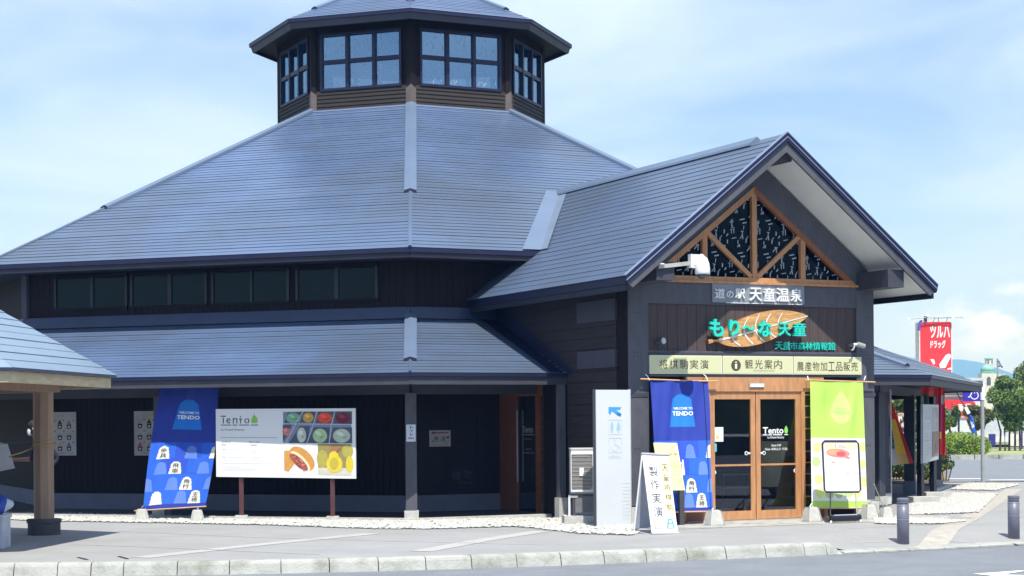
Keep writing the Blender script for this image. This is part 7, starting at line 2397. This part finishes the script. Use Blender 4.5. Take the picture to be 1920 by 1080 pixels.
Yt = 125.0
t = thing('red_tower_sign', 'tall red tower sign with white Japanese lettering above the right walkway roof', 'sign', (ray(1755, 784)[0] * Yt, Yt, 0))
zz0, zz1 = zat(704, Yt, 1755), zat(603.5, Yt, 1755)
mb = MB(); dist_box(mb, 1726.5, 1784.5, Yt, 1.2, zz0, zz1, RED); obj('sign_box', mb, t)
mb = MB(); dist_box(mb, 1724.8, 1726.4, Yt + .0, 1.2, zz0, zz1, mat('pale_pink_edge', (0.72, 0.62, 0.62), 0.6)); obj('edge_trim', mb, t); mb = MB(); dist_box(mb, 1784.6, 1786.3, Yt, 1.2, zz0, zz1, MATS['pale_pink_edge']); obj('edge_trim', mb, t)
mb = MB()
TPf = lambda x, off, z: Vector((x, Yt - .01 - off, z))
X_ = lambda px: float(ray(px, 650)[0]) * Yt
Z_ = lambda py: zat(py, Yt, 1755)
text(mb, TPf, 'ツルハ', X_(1744), X_(1781), Z_(634), Z_(611), WINK, .01, bold=.03)
text(mb, TPf, 'ドラッグ', X_(1744.5), X_(1773), Z_(653), Z_(638), WINK, .01, bold=.03)
P = [(1762, 690), (1761, 683), (1773, 666), (1778, 663.5), (1782.5, 665), (1782.5, 669), (1772, 690)]
mb.add([TPf(X_(a), .01, Z_(b)) for a, b in P], [tuple(range(len(P)))], WINK)
P = [(1744, 673), (1751, 674), (1753, 681), (1750, 684)]
mb.add([TPf(X_(a), .01, Z_(b)) for a, b in P], [tuple(range(len(P)))], WINK)
P = [(1776, 691), (1783, 689.5), (1783, 693), (1776, 693)]
mb.add([TPf(X_(a), .01, Z_(b)) for a, b in P], [tuple(range(len(P)))], WINK)
obj('lettering', mb, t, kind='stuff')
mb = MB(); mb.tube([(X_(1756), Yt + .6, 0), (X_(1756), Yt + .6, zz0)], .25, DARKG, 10); obj('mast', mb, t)
AR_ = mat('arm_grey', (0.30, 0.33, 0.42), 0.5)
mb = MB(); mb.tube([(X_(1705), Yt - .3, Z_(598)), (X_(1740), Yt - .3, Z_(595.5)), (X_(1805), Yt - .3, Z_(595.5))], .03, AR_, 6); mb.tube([(X_(1740), Yt - .2, Z_(598)), (X_(1785), Yt - .2, Z_(596))], .025, AR_, 6)
for a, b in ((1750, 1752), (1760, 1758), (1775, 1775)): mb.tube([(X_(a), Yt, zz1), (X_(b), Yt - .3, Z_(596))], .025, AR_, 6)
obj('lamp_arm', mb, t)
for px, py in ((1703, 598), (1737, 591.5), (1785, 595), (1807, 596)):
    mb = MB(); mb.lathe((X_(px), Yt - .3, Z_(py) - .08), [(.10, 0), (.10, .06), (.03, .16)], WHITE, 8); obj('lamp', mb, t)
mb = MB(); dist_box(mb, 1735, 1740, Yt - .1, .3, Z_(603), Z_(593), mat('dark_slate_box', (0.05, 0.06, 0.12), 0.5)); obj('junction_box', mb, t)
t2 = MB(); q = [(1724, 601), (1729, 600), (1728, 605), (1725, 610), (1724.5, 620), (1719, 620), (1720, 609)]
t2.add([(X_(a), Yt - .2, Z_(b)) for a, b in q] + [(X_(a), Yt - .12, Z_(b)) for a, b in q], [tuple(range(7)), tuple(range(13, 6, -1))] + [(i, (i + 1) % 7, (i + 1) % 7 + 7, i + 7) for i in range(7)], mat('violet_blue_cloth', (0.08, 0.08, 0.42), 0.7))
obj('blue_streamer', t2, t)

# chapel-like tower far behind
Yc = 300.0
t = thing('domed_tower', 'far white tower with a pale green dome and small top lantern above the trees', 'building', (ray(1862, 784)[0] * Yc, Yc, 0))
Xc = lambda px: float(ray(px, 700)[0]) * Yc
Zc = lambda py: zat(py, Yc, 1860)
IV = mat('ivory_plaster', (0.62, 0.60, 0.52), 0.8); MINT = mat('mint_copper_roof', (0.22, 0.46, 0.40), 0.6)
mb = MB(); dist_box(mb, 1841.5, 1868, Yc, 2.4, 0, Zc(700), IV); dist_box(mb, 1868, 1886, Yc + 1, 3, 0, Zc(701), IV); obj('wall', mb, t)
mb = MB(); mb.prism(Fr((0, Yc - .01, 0), (1, 0, 0), (0, -1, 0)), [(Xc(1850), Zc(722)), (Xc(1857.5), Zc(722)), (Xc(1857.5), Zc(710)), (Xc(1855.5), Zc(706.5)), (Xc(1852), Zc(706.5)), (Xc(1850), Zc(710))], 0, .05, mat('dark_arch', (0.10, 0.09, 0.12), 0.6)); obj('arched_window', mb, t)
cx_ = Xc(1855.5); r_ = Xc(1869) - cx_
mb = MB(); mb.lathe((cx_, Yc + 1.2, Zc(700)), [(r_ * .98, 0), (r_ * 1.0, .25), (r_ * .94, .45), (r_ * .98, .5), (r_ * .92, .9), (r_ * .7, 1.3), (r_ * .35, 1.5)], MINT, 20); obj('dome', mb, t, smooth=True)
mb = MB(); mb.lathe((cx_ + .2, Yc + 1.2, Zc(683)), [(r_ * .62, -.1), (r_ * .62, .05), (r_ * .55, .08), (r_ * .55, .95)], IV, 8); obj('lantern', mb, t)
mb = MB(); mb.box((cx_ - .05, Yc + .55, Zc(678.5)), (.16, .1, .55), MATS['dark_arch']); mb.box((cx_ + .6, Yc + .62, Zc(678.5)), (.12, .1, .55), MATS['dark_arch']); obj('lantern_window', mb, t)
mb = MB(); mb.lathe((cx_ + .2, Yc + 1.2, Zc(683) + .95), [(r_ * .68, 0), (r_ * .68, .06), (r_ * .4, .22), (.05, .42)], MINT, 8); obj('lantern_cap', mb, t)
mb = MB(); dist_box(mb, 1818, 1842, Yc + 4, 8, 0, Zc(707), mat('pale_mint_wall', (0.48, 0.62, 0.62), 0.8)); obj('side_wall', mb, t)
t = thing('utility_pole', 'grey utility pole with dark fittings in front of the domed tower', 'pole', (ray(1871, 784)[0] * 150, 150, 0))
X5 = lambda px: float(ray(px, 700)[0]) * 150
Z5 = lambda py: zat(py, 150, 1870)
mb = MB(); mb.tube([(X5(1870.5), 150, 0), (X5(1870.5), 150, Z5(672))], .07, mat('pole_concrete', (0.30, 0.30, 0.31), 0.8), 8); obj('shaft', mb, t)
mb = MB()
for px, py in ((1872.5, 678), (1874, 682), (1876, 686), (1873, 686.5), (1878, 688)):
    mb.box((X5(px), 149.9, Z5(py)), (.12, .1, .14), mat('slate_fitting', (0.10, 0.10, 0.2), 0.5))
mb.tube([(X5(1870), 149.9, Z5(677)), (X5(1877), 149.9, Z5(684))], .02, MATS['slate_fitting'], 5)
obj('fittings', mb, t)

# low white wall and buildings behind the right tree
t = MB(); dist_box(t, 1893, 1990, 104, .2, 0, zat(807, 104), mat('white_wall_paint', (0.66, 0.65, 0.62), 0.8)); obj('white_wall', t, label='low white wall behind the tree trunks at the right edge', cat='wall')
t = thing('low_building', 'pale grey low building behind the right trees', 'building', (ray(1890, 784)[0] * 122, 122, 0))
mb = MB(); dist_box(mb, 1846, 1990, 122, 10, 0, zat(778, 122), mat('pale_grey_wall', (0.50, 0.53, 0.58), 0.8)); obj('wall', mb, t)
mb = MB(); dist_box(mb, 1898, 1910, 121.9, .1, zat(806, 122), zat(790, 122), mat('dark_window', (0.06, 0.08, 0.10), 0.3)); obj('window', mb, t)
mb = MB(); dist_box(mb, 1850, 1893, 121.8, .2, .0, zat(822, 122), mat('white_lower_wall', (0.68, 0.69, 0.70), 0.8)); obj('lower_wall', mb, t)
t = MB(); dist_box(t, 1854, 1866.5, 92, .1, .2, zat(814, 92), mat('indigo_board', (0.03, 0.025, 0.20), 0.6)); obj('blue_board', t, label='dark blue standing board beside the tree trunks', cat='board')
t = MB(); dist_box(t, 1847.5, 1853, 90, .1, .15, zat(817, 90), WHITE); obj('white_board', t, label='small white standing board just right of the wheelchair sign pole', cat='board')
t = MB(); dist_box(t, 1771, 1781, 88, .5, 0.1, zat(795, 88), WHITEM); obj('utility_cabinet', t, label='white utility cabinet behind the left end of the bright hedge', cat='cabinet')
t = thing('railing', 'dark railing behind the bright hedge', 'railing', (ray(1800, 784)[0] * 90, 90, 0))
for py in (811, 815):
    mb = MB(); a, b = ray(1780, 784)[0] * 90, ray(1818, 784)[0] * 90; mb.tube([(a, 90, zat(py, 90)), (b, 90, zat(py, 90))], .022, BLACKM, 5); obj('rail', mb, t)
for px in (1783, 1801, 1815):
    mb = MB(); a = ray(px, 784)[0] * 90; mb.tube([(a, 90, .1), (a, 90, zat(810, 90))], .03, BLACKM, 5); obj('post', mb, t)
t = thing('blue_flag', 'blue and white promotional flag on a leaning dark pole left of the sign pole', 'flag', (ray(1830, 784)[0] * 82, 82, 0))
c = [atY(1812, 778, 82), atY(1819, 776, 82), atY(1833, 812, 82), atY(1822, 814, 82)]
rb = random.Random(12); bl = [(rb.uniform(.2, .8), rb.uniform(.1, .95), rb.uniform(.15, .3), rb.uniform(.05, .12)) for i in range(7)]
cloth(t, 'cloth', lambda u, off, v: bilerp(c, u, v) + Vector((.05 * math.sin(5 * v), .03 * math.sin(6 * u), 0)), 20, 30, lambda u, v: GRW if any(((u - a) / r1) ** 2 + ((v - b) / r2) ** 2 < 1 for a, b, r1, r2 in bl) else CLB2)
mb = MB(); mb.tube([atY(1787, 722, 82), atY(1815, 776, 82), atY(1824, 815, 82), atY(1828, 850, 82)], .03, mat('dark_pole', (0.03, 0.035, 0.06), 0.5), 6); obj('pole', mb, t)
mb = MB(); mb.hexa([atY(1808, 764, 81.9), atY(1813, 762, 81.9), atY(1813, 762, 82), atY(1808, 764, 82), atY(1814, 777, 81.9), atY(1820, 774, 81.9), atY(1820, 774, 82), atY(1814, 777, 82)], WHITE); obj('pole_sleeve', mb, t)

# far posts of the tree verge
t = MB(); a = ray(1915.5, 784)[0] * 88; t.tube([(a, 88, .1), (a, 88, zat(785, 88))], .05, mat('indigo_post', (0.05, 0.045, 0.2), 0.5), 8); obj('blue_post', t, label='thin dark blue post at the right edge behind the tree', cat='post')

# ================================================================== OUT OF VIEW: ADDED BACKDROP AND REFLECTED CAR
m = MB()
rg = np.random.default_rng(19)
na = 150
vs = []
for i in range(na + 1):
    a = math.radians(-118 + 236 * i / na)
    h = 15 + 5 * math.sin(i * .13) + 3 * math.sin(i * .41 + 1) + rg.uniform(-1.2, 1.2)
    for rr_, zz in ((150, -0.4), (156, h * .6), (166, h), (200, h * .9), (230, -0.4)):
        vs.append((rr_ * math.sin(a), -rr_ * math.cos(a) + 20, zz + (rg.uniform(-.8, .8) if zz > 0 else 0)))
m.add(vs, [(i * 5 + j, (i + 1) * 5 + j, (i + 1) * 5 + j + 1, i * 5 + j + 1) for i in range(na) for j in range(4)], mat('woodland_green', (0.035, 0.06, 0.025), 0.95, 0.5, 0.25, 0.6, bscale=1.2))
structure('added_wooded_backdrop', m)  # added unseen hill, gives the door and window glass something dark to reflect
def parked_car(x, y, rz, label):
    t = thing('parked_car', label, 'car', (x, y, -0.15))
    o = Vector((x, y, -0.15)); R3 = Matrix.Rotation(rz, 3, 'Z')
    fc = Fr(o, R3 @ Vector((1, 0, 0)), R3 @ Vector((0, -1, 0)))
    PAINT = mat('silver_car_paint', (0.62, 0.64, 0.66), 0.3, 0.02, 2, coat=0.5)
    CG = mat('car_glass', (0.02, 0.025, 0.03), 0.08, 0.02, 2, spec=0.9)
    prof = [(-2.15, .28), (-2.2, .55), (-2.1, .80), (-1.55, .90), (-.75, .96), (.9, 1.0), (1.75, 1.0), (2.1, .92), (2.18, .6), (2.12, .28)]
    mb = MB(); mb.prism(fc, prof, -.84, .84, PAINT); obj('body', mb, t)
    mb = MB(); mb.hexa([fc.p(-1.0, -.80, .93), fc.p(1.95, -.80, .96), fc.p(1.95, .80, .96), fc.p(-1.0, .80, .93), fc.p(-.15, -.62, 1.42), fc.p(1.25, -.62, 1.42), fc.p(1.25, .62, 1.42), fc.p(-.15, .62, 1.42)], CG); obj('window_band', mb, t)
    mb = MB(); mb.hexa([fc.p(-.2, -.64, 1.41), fc.p(1.3, -.64, 1.41), fc.p(1.3, .64, 1.41), fc.p(-.2, .64, 1.41), fc.p(-.05, -.56, 1.46), fc.p(1.15, -.56, 1.46), fc.p(1.15, .56, 1.46), fc.p(-.05, .56, 1.46)], PAINT); obj('roof', mb, t)
    for sx_ in (-1.35, 1.3):
        for sy in (-.80, .80):
            mb = MB(); mb.tube([fc.p(sx_, sy - .1, .32), fc.p(sx_, sy + .1, .32)], .32, mat('tyre_rubber', (0.02, 0.02, 0.02), 0.8), 18); w = obj('wheel', mb, t)
            mb = MB(); mb.tube([fc.p(sx_, sy - .11, .32), fc.p(sx_, sy + .11, .32)], .19, ALU, 14); obj('rim', mb, w)
    for sy in (-.62, .62):
        mb = MB(); mb.fbox(fc, -2.2, -2.08, sy - .18, sy + .18, .58, .74, WINK); obj('headlight', mb, t)
parked_car(14.5, 22.3, math.radians(62), 'silver parked car reflected in the left entrance door')

# ================================================================== AIR
hz = bpy.data.materials.new('haze')
hz.use_nodes = True
tn = hz.node_tree
tn.nodes.clear()
pvn = tn.nodes.new('ShaderNodeVolumePrincipled')
pvn.inputs['Color'].default_value = (0.13, 0.40, 1.0, 1)
pvn.inputs['Absorption Color'].default_value = (1, 1, 1, 1)
pvn.inputs['Density'].default_value = 0.00038
pvn.inputs['Anisotropy'].default_value = -0.25
o_ = tn.nodes.new('ShaderNodeOutputMaterial')
tn.links.new(pvn.outputs[0], o_.inputs['Volume'])
m = MB()
m.hexa([(-3900, -220, -2), (4200, -220, -2), (4200, 6100, -2), (-3900, 6100, -2), (-3900, -220, 262), (4200, -220, 262), (4200, 6100, 262), (-3900, 6100, 262)], hz)
obj('haze', m, kind='stuff', label='thin blue summer haze', cat='haze', origin=(0, 0, 0))
